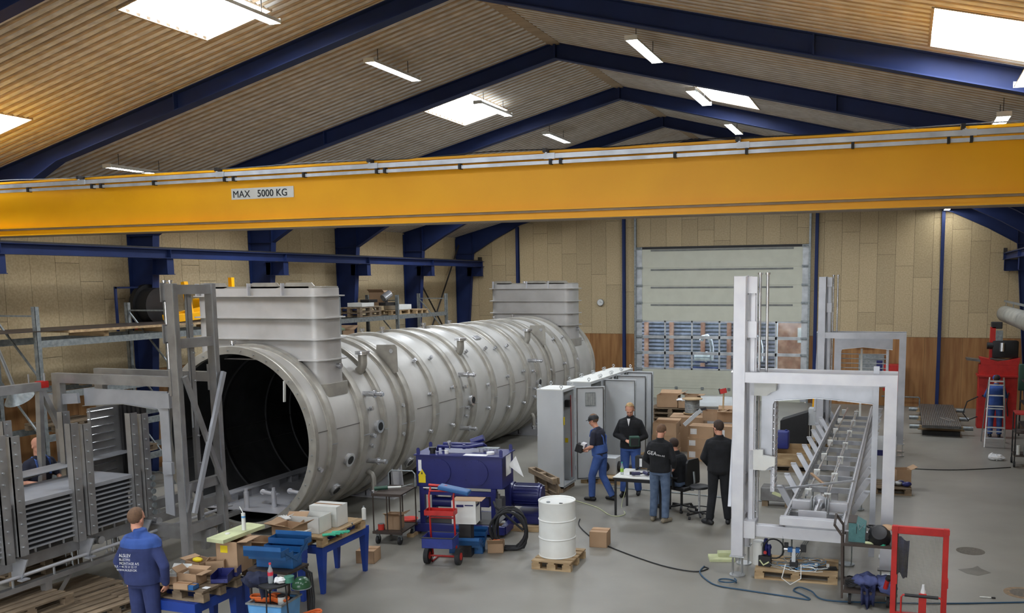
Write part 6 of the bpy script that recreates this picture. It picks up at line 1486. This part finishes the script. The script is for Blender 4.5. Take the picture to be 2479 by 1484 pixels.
def drape(name, x, y, z, w, h, lab, m, seed, rz=0):
    r = random.Random(seed); t = thing(name, lab, 'clothing', (x, y, z), rz); b = B(); n, k = 12, 10; V = []
    for i in range(n + 1):
        row = []
        for j in range(k + 1):
            u, v = i / n - .5, j / k
            row.append(b.bm.verts.new((u * w * (1 - .15 * v), .05 * math.sin(u * 14 + seed) * (.4 + v) + .03 * math.sin(v * 9 + seed), -v * h + .03 * math.sin(u * 7 + seed))))
        V.append(row)
    for i in range(n):
        for j in range(k): b.bm.faces.new((V[i][j], V[i + 1][j], V[i + 1][j + 1], V[i][j + 1]))
    g = bmesh.ops.solidify(b.bm, geom=b.bm.faces[:], thickness=.015)
    obj('cloth', b, m, t, smooth=True); return t
drape('work_jacket', .08, 12.5, .98, .22, .5, 'dark navy work jacket hanging behind the red gate mesh', 'cloth_navy', 2)
mat('cloth_violet', (84, 92, 138), .9, rgb2=(60, 68, 108), scale=9, bump=.25)
t = thing('overalls', 'crumpled blue overalls heaped on the lower trolley deck', 'clothing', (-.25, 12.65, .22))
for k in range(9):
    b = B().sph((rnd.uniform(-.2, .25), rnd.uniform(-.15, .05), rnd.uniform(.03, .14)), .1, 14, (1.2, .8, .8))
    for v in b.bm.verts: v.co += Vector((.01 * math.sin(v.co.y * 40 + k), .01 * math.sin(v.co.z * 40 + k), .012 * math.sin(v.co.x * 50)))
    obj('fold', b, 'cloth_violet', t, smooth=True)
tt = drape('overall_leg', -.32, 12.42, .32, .2, .3, 'blue overall leg hanging over the trolley edge', 'cloth_violet', 5)
t = thing('grinder', 'red hand tool lying in the overalls on the trolley', 'tool', (-.1, 12.45, .3)); obj('tool_body', B().cyl((0, 0, .0), (.03, -.05, .14), .03, 14), 'red', t, smooth=30); obj('tool_head', B().cyl((.03, -.05, .14), (.05, -.07, .18), .04, 14), 'black', t)
t = thing('cable_heap', 'dark cables heaped on the left of lower trolley deck', 'cables', (-.52, 12.6, .22))
for k in range(5): obj('cable', B().tube([(.1 * math.cos(a + k), .09 * math.sin(a + k), .02 + .02 * k + .03 * abs(math.sin(a * 1.5 + k))) for a in [i * PI / 7 for i in range(12)]], .011, 6), 'rubber', t, smooth=True)
# red mesh gate (wheeled guard) close to the camera
from_x, to_x = -.02, .66
t = thing('mesh_gate', 'tall red steel frame with fine wire mesh in the lower right', 'gate', (.33, 12.1, 0))
gx0, gx1, gz = -.335, .285, 1.27
for x in (gx0, gx1):
    obj('frame_post', B().box(x - .03, x + .04, -.03, .03, .0, gz + .003, bev=.004), 'red', t); obj('lug', B().box(x - .035, x + .045, -.045, -.03, gz - .07, gz - .004).box(x + .035, x + .05, -.04, .04, .5, .62), 'red', t)
obj('top_bar', B().box(gx0 - .03, gx1 + .04, -.028, .028, gz - .1, gz, bev=.004), 'red', t); obj('bottom_bar', B().box(gx0, gx1, -.025, .025, .05, .12), 'red', t)
mat('mesh_wire', (128, 124, 112), .5, .4)
b = B(); x = gx0 + .05
while x < gx1 - .03: b.box(x - .0012, x + .0012, -.002, .0, .12, gz - .1); x += .016
z = .12
while z < gz - .1: b.box(gx0 + .04, gx1 - .03, .0, .002, z - .0012, z + .0012); z += .016
o = obj('wire_mesh', b, 'mesh_wire', t); o['kind'] = 'stuff'
obj('inner_post', B().box(gx0 + .04, gx0 + .055, .0, .02, .1, gz - .1), 'dark_steel', t)
t2_ = thing('handle_cart', 'small red tube handle with a spray bottle behind the mesh gate', 'cart', (.38, 11.75, 0))
obj('handle', B().tube([(-.28, 0, .0), (-.28, 0, .44), (-.26, 0, .47), (.18, 0, .47), (.2, 0, .44), (.2, 0, 0)], .012, 8), 'red', t2_, smooth=True); obj('grip', B().cyl((-.24, 0, .47), (.16, 0, .47), .02, 12), 'black', t2_)
obj('red_post', B().box(-.07, .02, .0, .03, .0, .5), 'red', t2_)
q = thing('spray_bottle', 'clear topped red spray bottle behind the mesh gate', 'bottle', (.36, 11.80, .47)); obj('bottle_body', B().lathe([(0, 0), (.03, 0), (.032, .05), (.02, .09), (.015, .14), (0, .14)], 18), 'white_paper', q, smooth=30)
obj('liquid', B().cyl((0, 0, -.1), (0, 0, .0), .04, 18), 'red', q, smooth=30)
# ================================================================ people
from mathutils.bvhtree import BVHTree
mat('hair_brown', (62, 46, 36), .8, rgb2=(46, 34, 28), scale=40); mat('hair_blond', (170, 140, 96), .8, rgb2=(140, 112, 74), scale=40); mat('hair_short', (112, 84, 62), .85, rgb2=(96, 72, 54), scale=40)
mat('mouth', (160, 86, 78), .6); mat('eye', (40, 34, 30), .3); mat('shirt_navy', (34, 36, 52), .9); mat('shirt_red', (150, 32, 44), .9); mat('shoe_grey', (136, 126, 108), .8); mat('cloth_royal', (54, 84, 152), .9, rgb2=(46, 74, 136), scale=8, bump=.2)
def remesh(name, b, m, t, vox, sm=4):
    """one closed continuous surface from overlapping tapered volumes"""
    bmesh.ops.recalc_face_normals(b.bm, faces=b.bm.faces)
    me = bpy.data.meshes.new(name); b.bm.to_mesh(me); b.bm.free()
    o = bpy.data.objects.new(name, me); COL.objects.link(o)
    r = o.modifiers.new('r', 'REMESH'); r.mode = 'VOXEL'; r.voxel_size = vox
    s = o.modifiers.new('s', 'SMOOTH'); s.iterations = sm; s.factor = .5
    me2 = bpy.data.meshes.new_from_object(o.evaluated_get(bpy.context.evaluated_depsgraph_get()))
    bpy.data.objects.remove(o); bpy.data.meshes.remove(me)
    me2.name = name; me2.materials.clear(); me2.materials.append(M[m])
    for p in me2.polygons: p.use_smooth = True
    return obj(name, me2, m, t)
def cap(b, p0, p1, r0, r1, n=14):
    p0, p1 = Vector(p0), Vector(p1); b.cyl(p0, p1, r0, n, r1); b.sph(p0, r0, n); b.sph(p1, r1, n)
def loft(b, secs, n=20):
    """secs: (centre, half width, half depth, forward unit vector, up unit vector)"""
    R_ = []
    for c, rx, ry, f, u in secs:
        f = Vector(f).normalized(); s = f.cross(Vector(u)).normalized(); c = Vector(c)
        R_.append([b.bm.verts.new(c + s * (rx * math.copysign(abs(math.cos(a)) ** .85, math.cos(a))) + f * (ry * math.sin(a))) for a in [2 * PI * i / n for i in range(n)]])
    for i in range(len(R_) - 1):
        for j in range(n): b.bm.faces.new((R_[i][j], R_[i][(j + 1) % n], R_[i + 1][(j + 1) % n], R_[i + 1][j]))
    b.bm.faces.new(R_[0][::-1]); b.bm.faces.new(R_[-1])
def hand(b, w, d, palm, s, curl=.5):
    """palm and five fingers from wrist w along d; palm = palm normal; thumb on side s"""
    w, d, pn = Vector(w), Vector(d).normalized(), Vector(palm).normalized(); side = d.cross(pn).normalized() * s
    loft(b, [(w, .022, .018, pn, d), (w + d * .04, .036, .017, pn, d), (w + d * .085, .040, .014, pn, d)], 12)
    for k, l in enumerate((.072, .082, .076, .058)):
        o = w + d * .08 + side * (.030 - .020 * k); d1 = (d + pn * curl * .5).normalized(); d2 = (d + pn * curl * 1.3).normalized(); d3 = (d + pn * curl * 2.4).normalized()
        a = o + d1 * l * .45; c = a + d2 * l * .32; e = c + d3 * l * .25
        cap(b, o, a, .0095, .009, 8); cap(b, a, c, .009, .0085, 8); cap(b, c, e, .0085, .0075, 8)
    o = w + d * .03 + side * .030; a = o + (d * .6 + side * .8).normalized() * .034; c = a + (d + side * .2 + pn * .4).normalized() * .032
    cap(b, o, a, .012, .011, 8); cap(b, a, c, .011, .009, 8)
def person(x, y, rz, H_, lab, P):
    """local frame: facing -y, left hand at +x.  P holds the joints in metres for a 1.80 m man"""
    t = thing('person', lab, 'person', (x, y, 0), rz); k = H_ / 1.80; t.scale = (k, k, k)
    hip, sh, head = Vector(P.get('hip', (0, 0, .94))), Vector(P.get('sh', (0, 0, 1.44))), Vector(P.get('head', (0, -.02, 1.68))) - Vector((0, 0, .02))
    sp = (sh - hip).normalized(); fw = Vector((0, -1, 0)); fw = (fw - sp * fw.dot(sp)).normalized()
    hf = Vector(P.get('look', (0, -1, -.1))).normalized()   # face direction
    hu = (Vector((0, 0, 1)) - hf * hf.z).normalized(); hs = hf.cross(hu).normalized()
    J = {}
    for s, n in ((1, 'l'), (-1, 'r')):
        J['s' + n] = sh + Vector((s * .172, 0, -.035)); J['h' + n] = hip + Vector((s * .095, 0, -.02))
        J['e' + n] = Vector(P.get('e' + n, (s * .25, .03, 1.14))); J['w' + n] = Vector(P.get('w' + n, (s * .25, -.08, .90)))
        J['k' + n] = Vector(P.get('k' + n, (s * .11, -.01, .50))); J['a' + n] = Vector(P.get('a' + n, (s * .12, .03, .09)))
    def torso(b, g, z0=-.04, z1=1.0, neck=True):
        S_ = [(-.04, .165, .115), (.1, .165, .118), (.3, .155, .110), (.55, .165, .115), (.78, .19, .125), (.93, .185, .11), (1.03, .13, .085)]
        L = (sh - hip).length; secs = [(hip + sp * (L * u), rx + g, ry + g, fw, sp) for u, rx, ry in S_ if z0 <= u <= z1 + .05]
        loft(b, secs)
    b = B(); torso(b, -.012); cap(b, sh + sp * .02, head - hu * .09, .058, .055)
    hc = head
    b.sph((0, 0, 0), .098, 20, (1, 1, 1), Matrix.Translation(hc + hu * .035 - hf * .012) @ Matrix((( *hs, 0), (*hf, 0), (*hu, 0), (0, 0, 0, 1))).transposed() @ Matrix.Diagonal((.80, 1.0, .95, 1)))
    b.sph((0, 0, 0), .075, 16, (1, 1, 1), Matrix.Translation(hc - hu * .045 + hf * .015) @ Matrix((( *hs, 0), (*hf, 0), (*hu, 0), (0, 0, 0, 1))).transposed() @ Matrix.Diagonal((.84, 1.05, 1.05, 1)))
    cap(b, hc - hu * .088 + hf * .055, hc - hu * .088 + hf * .06, .024, .022)          # chin
    cap(b, hc + hu * .012 + hf * .088, hc - hu * .030 + hf * .108, .010, .014, 8)       # nose
    cap(b, hc + hu * .028 + hf * .078 - hs * .035, hc + hu * .028 + hf * .078 + hs * .035, .016, .016, 8)  # brow
    for s in (1, -1): b.sph((0, 0, 0), .026, 10, (1, 1, 1), Matrix.Translation(hc + hs * (s * .081) - hu * .01 - hf * .01) @ Matrix((( *hs, 0), (*hf, 0), (*hu, 0), (0, 0, 0, 1))).transposed() @ Matrix.Diagonal((.38, .75, 1.15, 1)))
    for n, s in (('l', 1), ('r', -1)):
        cap(b, J['s' + n], J['e' + n], .048, .038); cap(b, J['e' + n], J['w' + n], .038, .026)
        cap(b, J['h' + n], J['k' + n], .082, .052); cap(b, J['k' + n], J['a' + n], .052, .036)
        d = (J['w' + n] - J['e' + n]).normalized(); pn = Vector(P.get('p' + n, (-s * 1.0, -.2, 0))); pn = (pn - d * pn.dot(d)).normalized()
        hand(b, J['w' + n], d, pn, P.get('t' + n, s), P.get('curl', .5))
    remesh('body', b, 'skin', t, .0085, 3)
    # face
    for s in (1, -1): obj('eye', B().sph(hc + hu * .010 + hf * .088 + hs * (s * .031), .0085, 8), 'eye', t)
    obj('mouth', B().c(0, 0, 0, .042, .008, .008, Matrix.Translation(hc - hu * .056 + hf * .093) @ Matrix(((*hs, 0), (*hf, 0), (*hu, 0), (0, 0, 0, 1))).transposed()), 'mouth', t)
    # hair: shell around the upper and rear skull
    if P.get('hair'):
        b = B().sph((0, 0, 0), .108, 24); X_ = Matrix.Translation(hc + hu * .040 - hf * .016) @ Matrix(((*hs, 0), (*hf, 0), (*hu, 0), (0, 0, 0, 1))).transposed() @ Matrix.Diagonal((.80, .99, .95, 1))
        lim = P.get('hairline', .35)
        kill = [v for v in b.bm.verts if (v.co.y / .108 > lim + .5 * max(0, v.co.z / .108) and v.co.z < .07) or v.co.z / .108 < -1.02 + 1.1 * max(0, v.co.y / .108 + .35)]
        bmesh.ops.delete(b.bm, geom=kill, context='VERTS')
        if P.get('bald'): bmesh.ops.delete(b.bm, geom=[v for v in b.bm.verts if v.co.z > .075 and v.co.y > -.06], context='VERTS')
        for v in b.bm.verts: v.co *= 1 + .02 * math.sin(v.co.x * 300) * math.sin(v.co.z * 260)
        bmesh.ops.transform(b.bm, matrix=X_, verts=b.bm.verts); obj('hair', b, P['hair'], t, smooth=True)
    # trousers
    b = B(); g = .016
    loft(b, [(hip + sp * .11, .168, .122, fw, sp), (hip + sp * .02, .178, .132, fw, sp), (hip - sp * .07, .172, .125, fw, sp)])
    for n in 'lr':
        cap(b, J['h' + n], J['k' + n], .102, .078); an = J['a' + n]
        b.cyl(J['k' + n], an + (J['k' + n] - an).normalized() * .0, .077, 16, .068); b.sph(J['k' + n], .077, 14)
        q = (J['k' + n] * .25 + an * .75); b.sph(q, .068, 12, (1, 1, .5))
    tr = remesh('trousers', b, P['legs'], t, .011, 3)
    # jacket or shirt
    b = B(); torso(b, P.get('bulk', .022), -.1 if not P.get('bib') else .1, 1.0)
    if P.get('low'): loft(b, [(hip + sp * .12, .19, .14, fw, sp), (hip - sp * P['low'], .188, .140, fw, sp)])
    for n in 'lr':
        e, w = J['e' + n], J['w' + n]; cap(b, J['s' + n], e if not P.get('short') else J['s' + n].lerp(e, .75), .066, .058 if not P.get('short') else .062); cap(b, sh + sp * .03, J['s' + n] + sp * .01, .07, .056)
        if not P.get('short'): cap(b, e, e.lerp(w, .93), .056, .044)
    if P.get('collar', True): b.cyl(sh + sp * .02, sh + sp * .105 + fw * -.004, .080, 18, .068)
    sh_o = remesh('jacket' if not P.get('short') else 'shirt', b, P['top'], t, .011, 3)
    # shoes
    for n, s in (('l', 1), ('r', -1)):
        a = J['a' + n]; tdir = Vector(P.get('toe' + n, (s * .12, -1, 0))).normalized(); b = B()
        base = Vector((a.x, a.y, max(.0, a.z - .09)))
        cap(b, base + Vector((0, 0, .045)) - tdir * .05, base + Vector((0, 0, .04)) + tdir * .14, .044, .036); cap(b, base + Vector((0, 0, .045)), base + Vector((0, 0, .10)), .046, .045)
        for v in b.bm.verts: v.co.z = max(v.co.z, base.z + .002)
        remesh('shoe', b, P.get('shoe', 'black'), t, .009, 2)
    return t, sh_o, tr, J, (sh, hip, sp, fw, hc, hf, hu, hs)
def conform(o, tgt, off=.004, ax=1, sgn=1):
    """lay flat print on a garment: push every vertex along the body's y axis onto the cloth"""
    bv = BVHTree.FromPolygons([v.co for v in tgt.data.vertices], [p.vertices for p in tgt.data.polygons])
    mi = o.matrix_local.copy(); inv = mi.inverted()
    for v in o.data.vertices:
        w = mi @ v.co; h = bv.ray_cast(Vector((w.x, sgn * 1.0, w.z)), Vector((0, -sgn, 0)))
        if h[0]: v.co = inv @ (h[0] + Vector((0, sgn * off, 0)))
def back_text(t, s, size, x, z, m, tgt, bold=True, tilt=0.0):
    o = text('lettering', s, size, m, t, T(x, .3, z, PI, 0, 0) @ Matrix.Rotation(PI / 2, 4, 'X') @ Matrix.Rotation(tilt, 4, 'Z'), depth=0, bold=bold); conform(o, tgt); return o
# man with his back turned, lettering on black jacket
t, j, tr, J, fr = person(-4.14, 15.93, PI - .1, 1.84, 'man in black fleece with white letters on back and blue jeans at the table', dict(
    head=(0, -.07, 1.66), look=(0, -1, -.75), el=(.27, .02, 1.15), wl=(.2, -.2, .98), er=(-.27, .02, 1.15), wr=(-.2, -.2, .98), sh=(0, -.01, 1.44), hair='hair_short', legs='jeans', top='cloth_black', shoe='shoe_grey', low=.02, bulk=.032, ar=(-.12, .05, .09), al=(.13, .0, .09), toer=(-.5, -1, 0)))
back_text(t, 'GEA', .095, .135, 1.29, 'white_paper', j, tilt=-.10); back_text(t, 'Niro A/S', .040, -.055, 1.27, 'white_paper', j, tilt=-.10)
# blond man facing the camera
t, j, tr, J, fr = person(-5.24, 17.74, .08, 1.97, 'blond man in black zip jacket and blue trousers holding a dark green part', dict(
    head=(0, -.05, 1.67), look=(.1, -1, -.6), el=(.29, .0, 1.15), wl=(.13, -.26, 1.08), er=(-.29, .02, 1.16), wr=(-.03, -.24, 1.10), pl=(-.2, -.3, 1), pr=(0, -.3, .6), hair='hair_blond', hairline=.1, legs='cloth_blue', top='cloth_black', low=-.02, bulk=.035, al=(.13, .12, .09), ar=(-.12, -.08, .09)))
obj('undershirt', B().prism([(-.03, 1.50), (.03, 1.50), (.0, 1.36)], 'y', -.165, -.155), 'white_paper', t)
q = thing('circuit_part', 'dark green electronic part held by the blond man', 'device', (-5.05, 17.30, 1.13), .4); obj('part_body', B().box(-.08, .12, -.07, .07, 0, .2, bev=.01), 'green_dark', q); obj('fins', B().box(-.06, .1, -.08, -.07, .02, .17), 'black', q)
# man with cap in profile
t, j, tr, J, fr = person(-5.70, 17.14, -PI / 2 - .15, 1.80, 'man in blue overalls with black cap looking down at a device', dict(
    sh=(0, -.06, 1.43), head=(0, -.15, 1.655), look=(0, -1, -.35), el=(.25, -.06, 1.15), wl=(.12, -.32, 1.04), er=(-.25, -.06, 1.15), wr=(-.08, -.30, 1.02), pl=(-.5, 0, 1), pr=(.5, 0, 1), hair='hair_short', legs='cloth_blue', top='shirt_navy', short=True, bulk=.014, collar=False,
    kl=(.1, -.14, .52), al=(.11, -.14, .09), kr=(-.1, .0, .5), ar=(-.11, .22, .09)))
sh, hip, sp, fw, hc, hf, hu, hs = fr
b = B(); loft(b, [(hip + sp * .05, .19, .148, fw, sp), (hip + sp * .22, .182, .145, fw, sp), (hip + sp * .40, .12, .12, fw, sp)][:2]); 
loft(b, [(hip + sp * .0 + fw * .03, .185, .125, fw, sp), (hip + sp * .14 + fw * .04, .17, .115, fw, sp), (hip + sp * .42 + fw * .055, .12, .095, fw, sp)])
remesh('bib', b, 'cloth_blue', t, .012, 3)
for s in (1, -1): obj('strap', B().tube([hip + sp * .40 + fw * .14 + Vector((s * .09, 0, 0)), sh + sp * .03 + fw * .09 + Vector((s * .10, 0, 0)), sh + sp * .065 + Vector((s * .10, 0, 0)), sh - sp * .12 - fw * .145 + Vector((s * .07, 0, 0)), hip + sp * .2 - fw * .135 + Vector((s * .03, 0, 0))], .017, 6), 'cloth_blue', t, smooth=True)
obj('red_panel', B().prism([(-.06, 1.40), (.06, 1.40), (.05, 1.2), (-.05, 1.2)], 'y', -.205, -.195), 'shirt_red', t)
X_ = Matrix.Translation(hc + hu * .045 - hf * .012) @ Matrix(((*hs, 0), (*hf, 0), (*hu, 0), (0, 0, 0, 1))).transposed()
b = B().lathe([(0, .088), (.05, .082), (.085, .055), (.108, .01), (.108, -.03), (.10, -.02), (.0, .07)], 24); bmesh.ops.transform(b.bm, matrix=X_ @ Matrix.Diagonal((.88, 1.08, 1, 1)), verts=b.bm.verts); obj('cap_crown', b, 'black', t, smooth=True)
b = B().prism([(-.07, .07), (-.06, .15), (0, .175), (.06, .15), (.07, .07)], 'z', -.008, .002); bmesh.ops.transform(b.bm, matrix=X_, verts=b.bm.verts); obj('cap_peak', b, 'black', t)
q = thing('hand_device', 'black and white device held by the man with the cap', 'device', (-6.12, 17.06, 1.00)); obj('device_body', B().box(-.08, .06, -.09, .09, 0, .16, T(0, 0, 0, 0, 0, .3)), 'black', q); obj('document', B().box(.0, .09, -.06, .1, .1, .2, T(0, 0, 0, 0, 0, .3)), 'white_paper', q)
# man in black at the machine
t, j, tr, J, fr = person(-3.07, 16.1, PI + .22, 1.93, 'dark-haired man in black pullover and trousers watching next to machine post', dict(
    head=(.02, -.04, 1.67), look=(.75, -1, -.35), el=(.27, .02, 1.15), wl=(.17, -.2, .98), er=(-.26, .05, 1.15), wr=(-.2, -.15, .95), hair='hair_brown', legs='cloth_black', top='cloth_black', low=.05, bulk=.038, al=(.16, .08, .09), ar=(-.16, .0, .09), toel=(.9, -.8, 0)))
# seated man
t, j, tr, J, fr = person(-3.98, 16.86, -2.0, 1.80, 'seated dark-haired man in black T-shirt over white sleeves on office chair', dict(
    hip=(0, .05, .58), sh=(0, -.08, 1.06), head=(0, -.16, 1.285), look=(0, -1, -.35), el=(.24, -.22, .86), wl=(.14, -.46, .86), er=(-.24, -.2, .84), wr=(-.12, -.45, .86), pl=(0, 0, -1), pr=(0, 0, -1),
    kl=(.14, -.40, .56), kr=(-.14, -.40, .56), al=(.14, -.36, .09), ar=(-.14, -.42, .09), hair='hair_brown', legs='jeans', top='cloth_black', short=True, bulk=.028))
b = B()
for n in 'lr': cap(b, J['s' + n].lerp(J['e' + n], .5), J['e' + n], .054, .05); cap(b, J['e' + n], J['e' + n].lerp(J['w' + n], .85), .05, .038)
remesh('white_sleeves', b, 'white_paper', t, .011, 2)
# blue worker, back turned, left foreground
t, j, tr, J, fr = person(-8.42, 8.1, PI + .02, 1.85, 'balding man in two-tone blue work suit with printed back in left foreground', dict(
    head=(.10, -.06, 1.655), look=(.1, -1, -.25), el=(.33, .02, 1.14), wl=(.27, -.05, .90), er=(-.33, .02, 1.14), wr=(-.26, -.06, .90), curl=.9, hair='hair_short', hairline=.0, bald=False, legs='cloth_navy', top='cloth_navy', low=.03, bulk=.055))
sh, hip, sp, fw, hc, hf, hu, hs = fr
b = B(); yk = []
for p in j.data.polygons:
    c = p.center
    if c.z > 1.36 + .0 * c.x and abs(c.x) < .27: yk.append(p)
vm = {}
for p in yk:
    f = []
    for vi in p.vertices:
        if vi not in vm: v = j.data.vertices[vi]; vm[vi] = b.bm.verts.new(v.co + v.normal * .004)
        f.append(vm[vi])
    b.bm.faces.new(f)
obj('shoulder_yoke', b, 'cloth_royal', t, smooth=True)
z = 1.30
for s, sz, dz in (('ALSLEV', .052, 0), ('RUSTFRI', .042, -.045), ('MONTAGE A/S', .042, -.088)): back_text(t, s, sz, .025, z + dz, 'white_paper', j, s == 'ALSLEV', tilt=.06)
back_text(t, 'TLF. + 45 75 21 22 17', .035, .10, z - .128, 'white_paper', j, False, tilt=.06); back_text(t, 'WWW.ALSLEV.DK', .035, .07, z - .165, 'white_paper', j, False, tilt=.06)
b = B()
for (a, c, e, f) in ((.04, .045, z - .09, z + .03), (.11, .115, z - .09, z + .03), (.04, .115, z + .026, z + .03), (.04, .115, z - .09, z - .086), (.07, .08, z - .075, z + .015), (.055, .10, z + .004, z + .014)): b.quad((a, 0, e), (c, 0, e), (c, 0, f), (a, 0, f))
o = obj('logo', b, 'white_paper', t); o['kind'] = 'stuff'; o.location = (0, 0, 0); conform(o, j)
# bald man behind the shelf stack
t, j, tr, J, fr = person(-12.58, 10.22, 1.45, 1.86, 'bald man in dark shirt and blue bib trousers behind the shelf stack', dict(
    head=(0, -.06, 1.67), look=(.1, -1, -.25), sh=(0, -.05, 1.43), el=(.26, -.1, 1.16), wl=(.12, -.36, 1.12), er=(-.27, -.08, 1.14), wr=(-.12, -.36, 1.12), hair=None, legs='cloth_navy', top='shirt_navy', short=True, bulk=.02, collar=False))
t.location.z = .29
sh, hip, sp, fw, hc, hf, hu, hs = fr
for s in (1, -1): obj('strap', B().tube([hip + sp * .3 + fw * .135 + Vector((s * .09, 0, 0)), sh + sp * .03 + fw * .09 + Vector((s * .1, 0, 0)), sh + sp * .06 + Vector((s * .1, 0, 0)), sh - sp * .12 - fw * .145 + Vector((s * .07, 0, 0))], .018, 6), 'cloth_blue', t, smooth=True)
# worker beside the ladder
t, j, tr, J, fr = person(2.55, 27.4, PI, 1.78, 'man in blue overalls and cap working behind the step ladder', dict(
    head=(0, -.08, 1.65), look=(0, -1, -.4), el=(.26, -.1, 1.16), wl=(.18, -.35, 1.2), er=(-.26, -.1, 1.16), wr=(-.18, -.35, 1.2), hair='hair_brown', legs='cloth_blue', top='cloth_royal', low=.02, bulk=.03))
sh, hip, sp, fw, hc, hf, hu, hs = fr
b = B().lathe([(0, .09), (.07, .08), (.104, .02), (.104, -.02), (0, .07)], 20); bmesh.ops.transform(b.bm, matrix=Matrix.Translation(hc + hu * .05), verts=b.bm.verts); obj('cap_crown', b, 'cloth_royal', t, smooth=True)
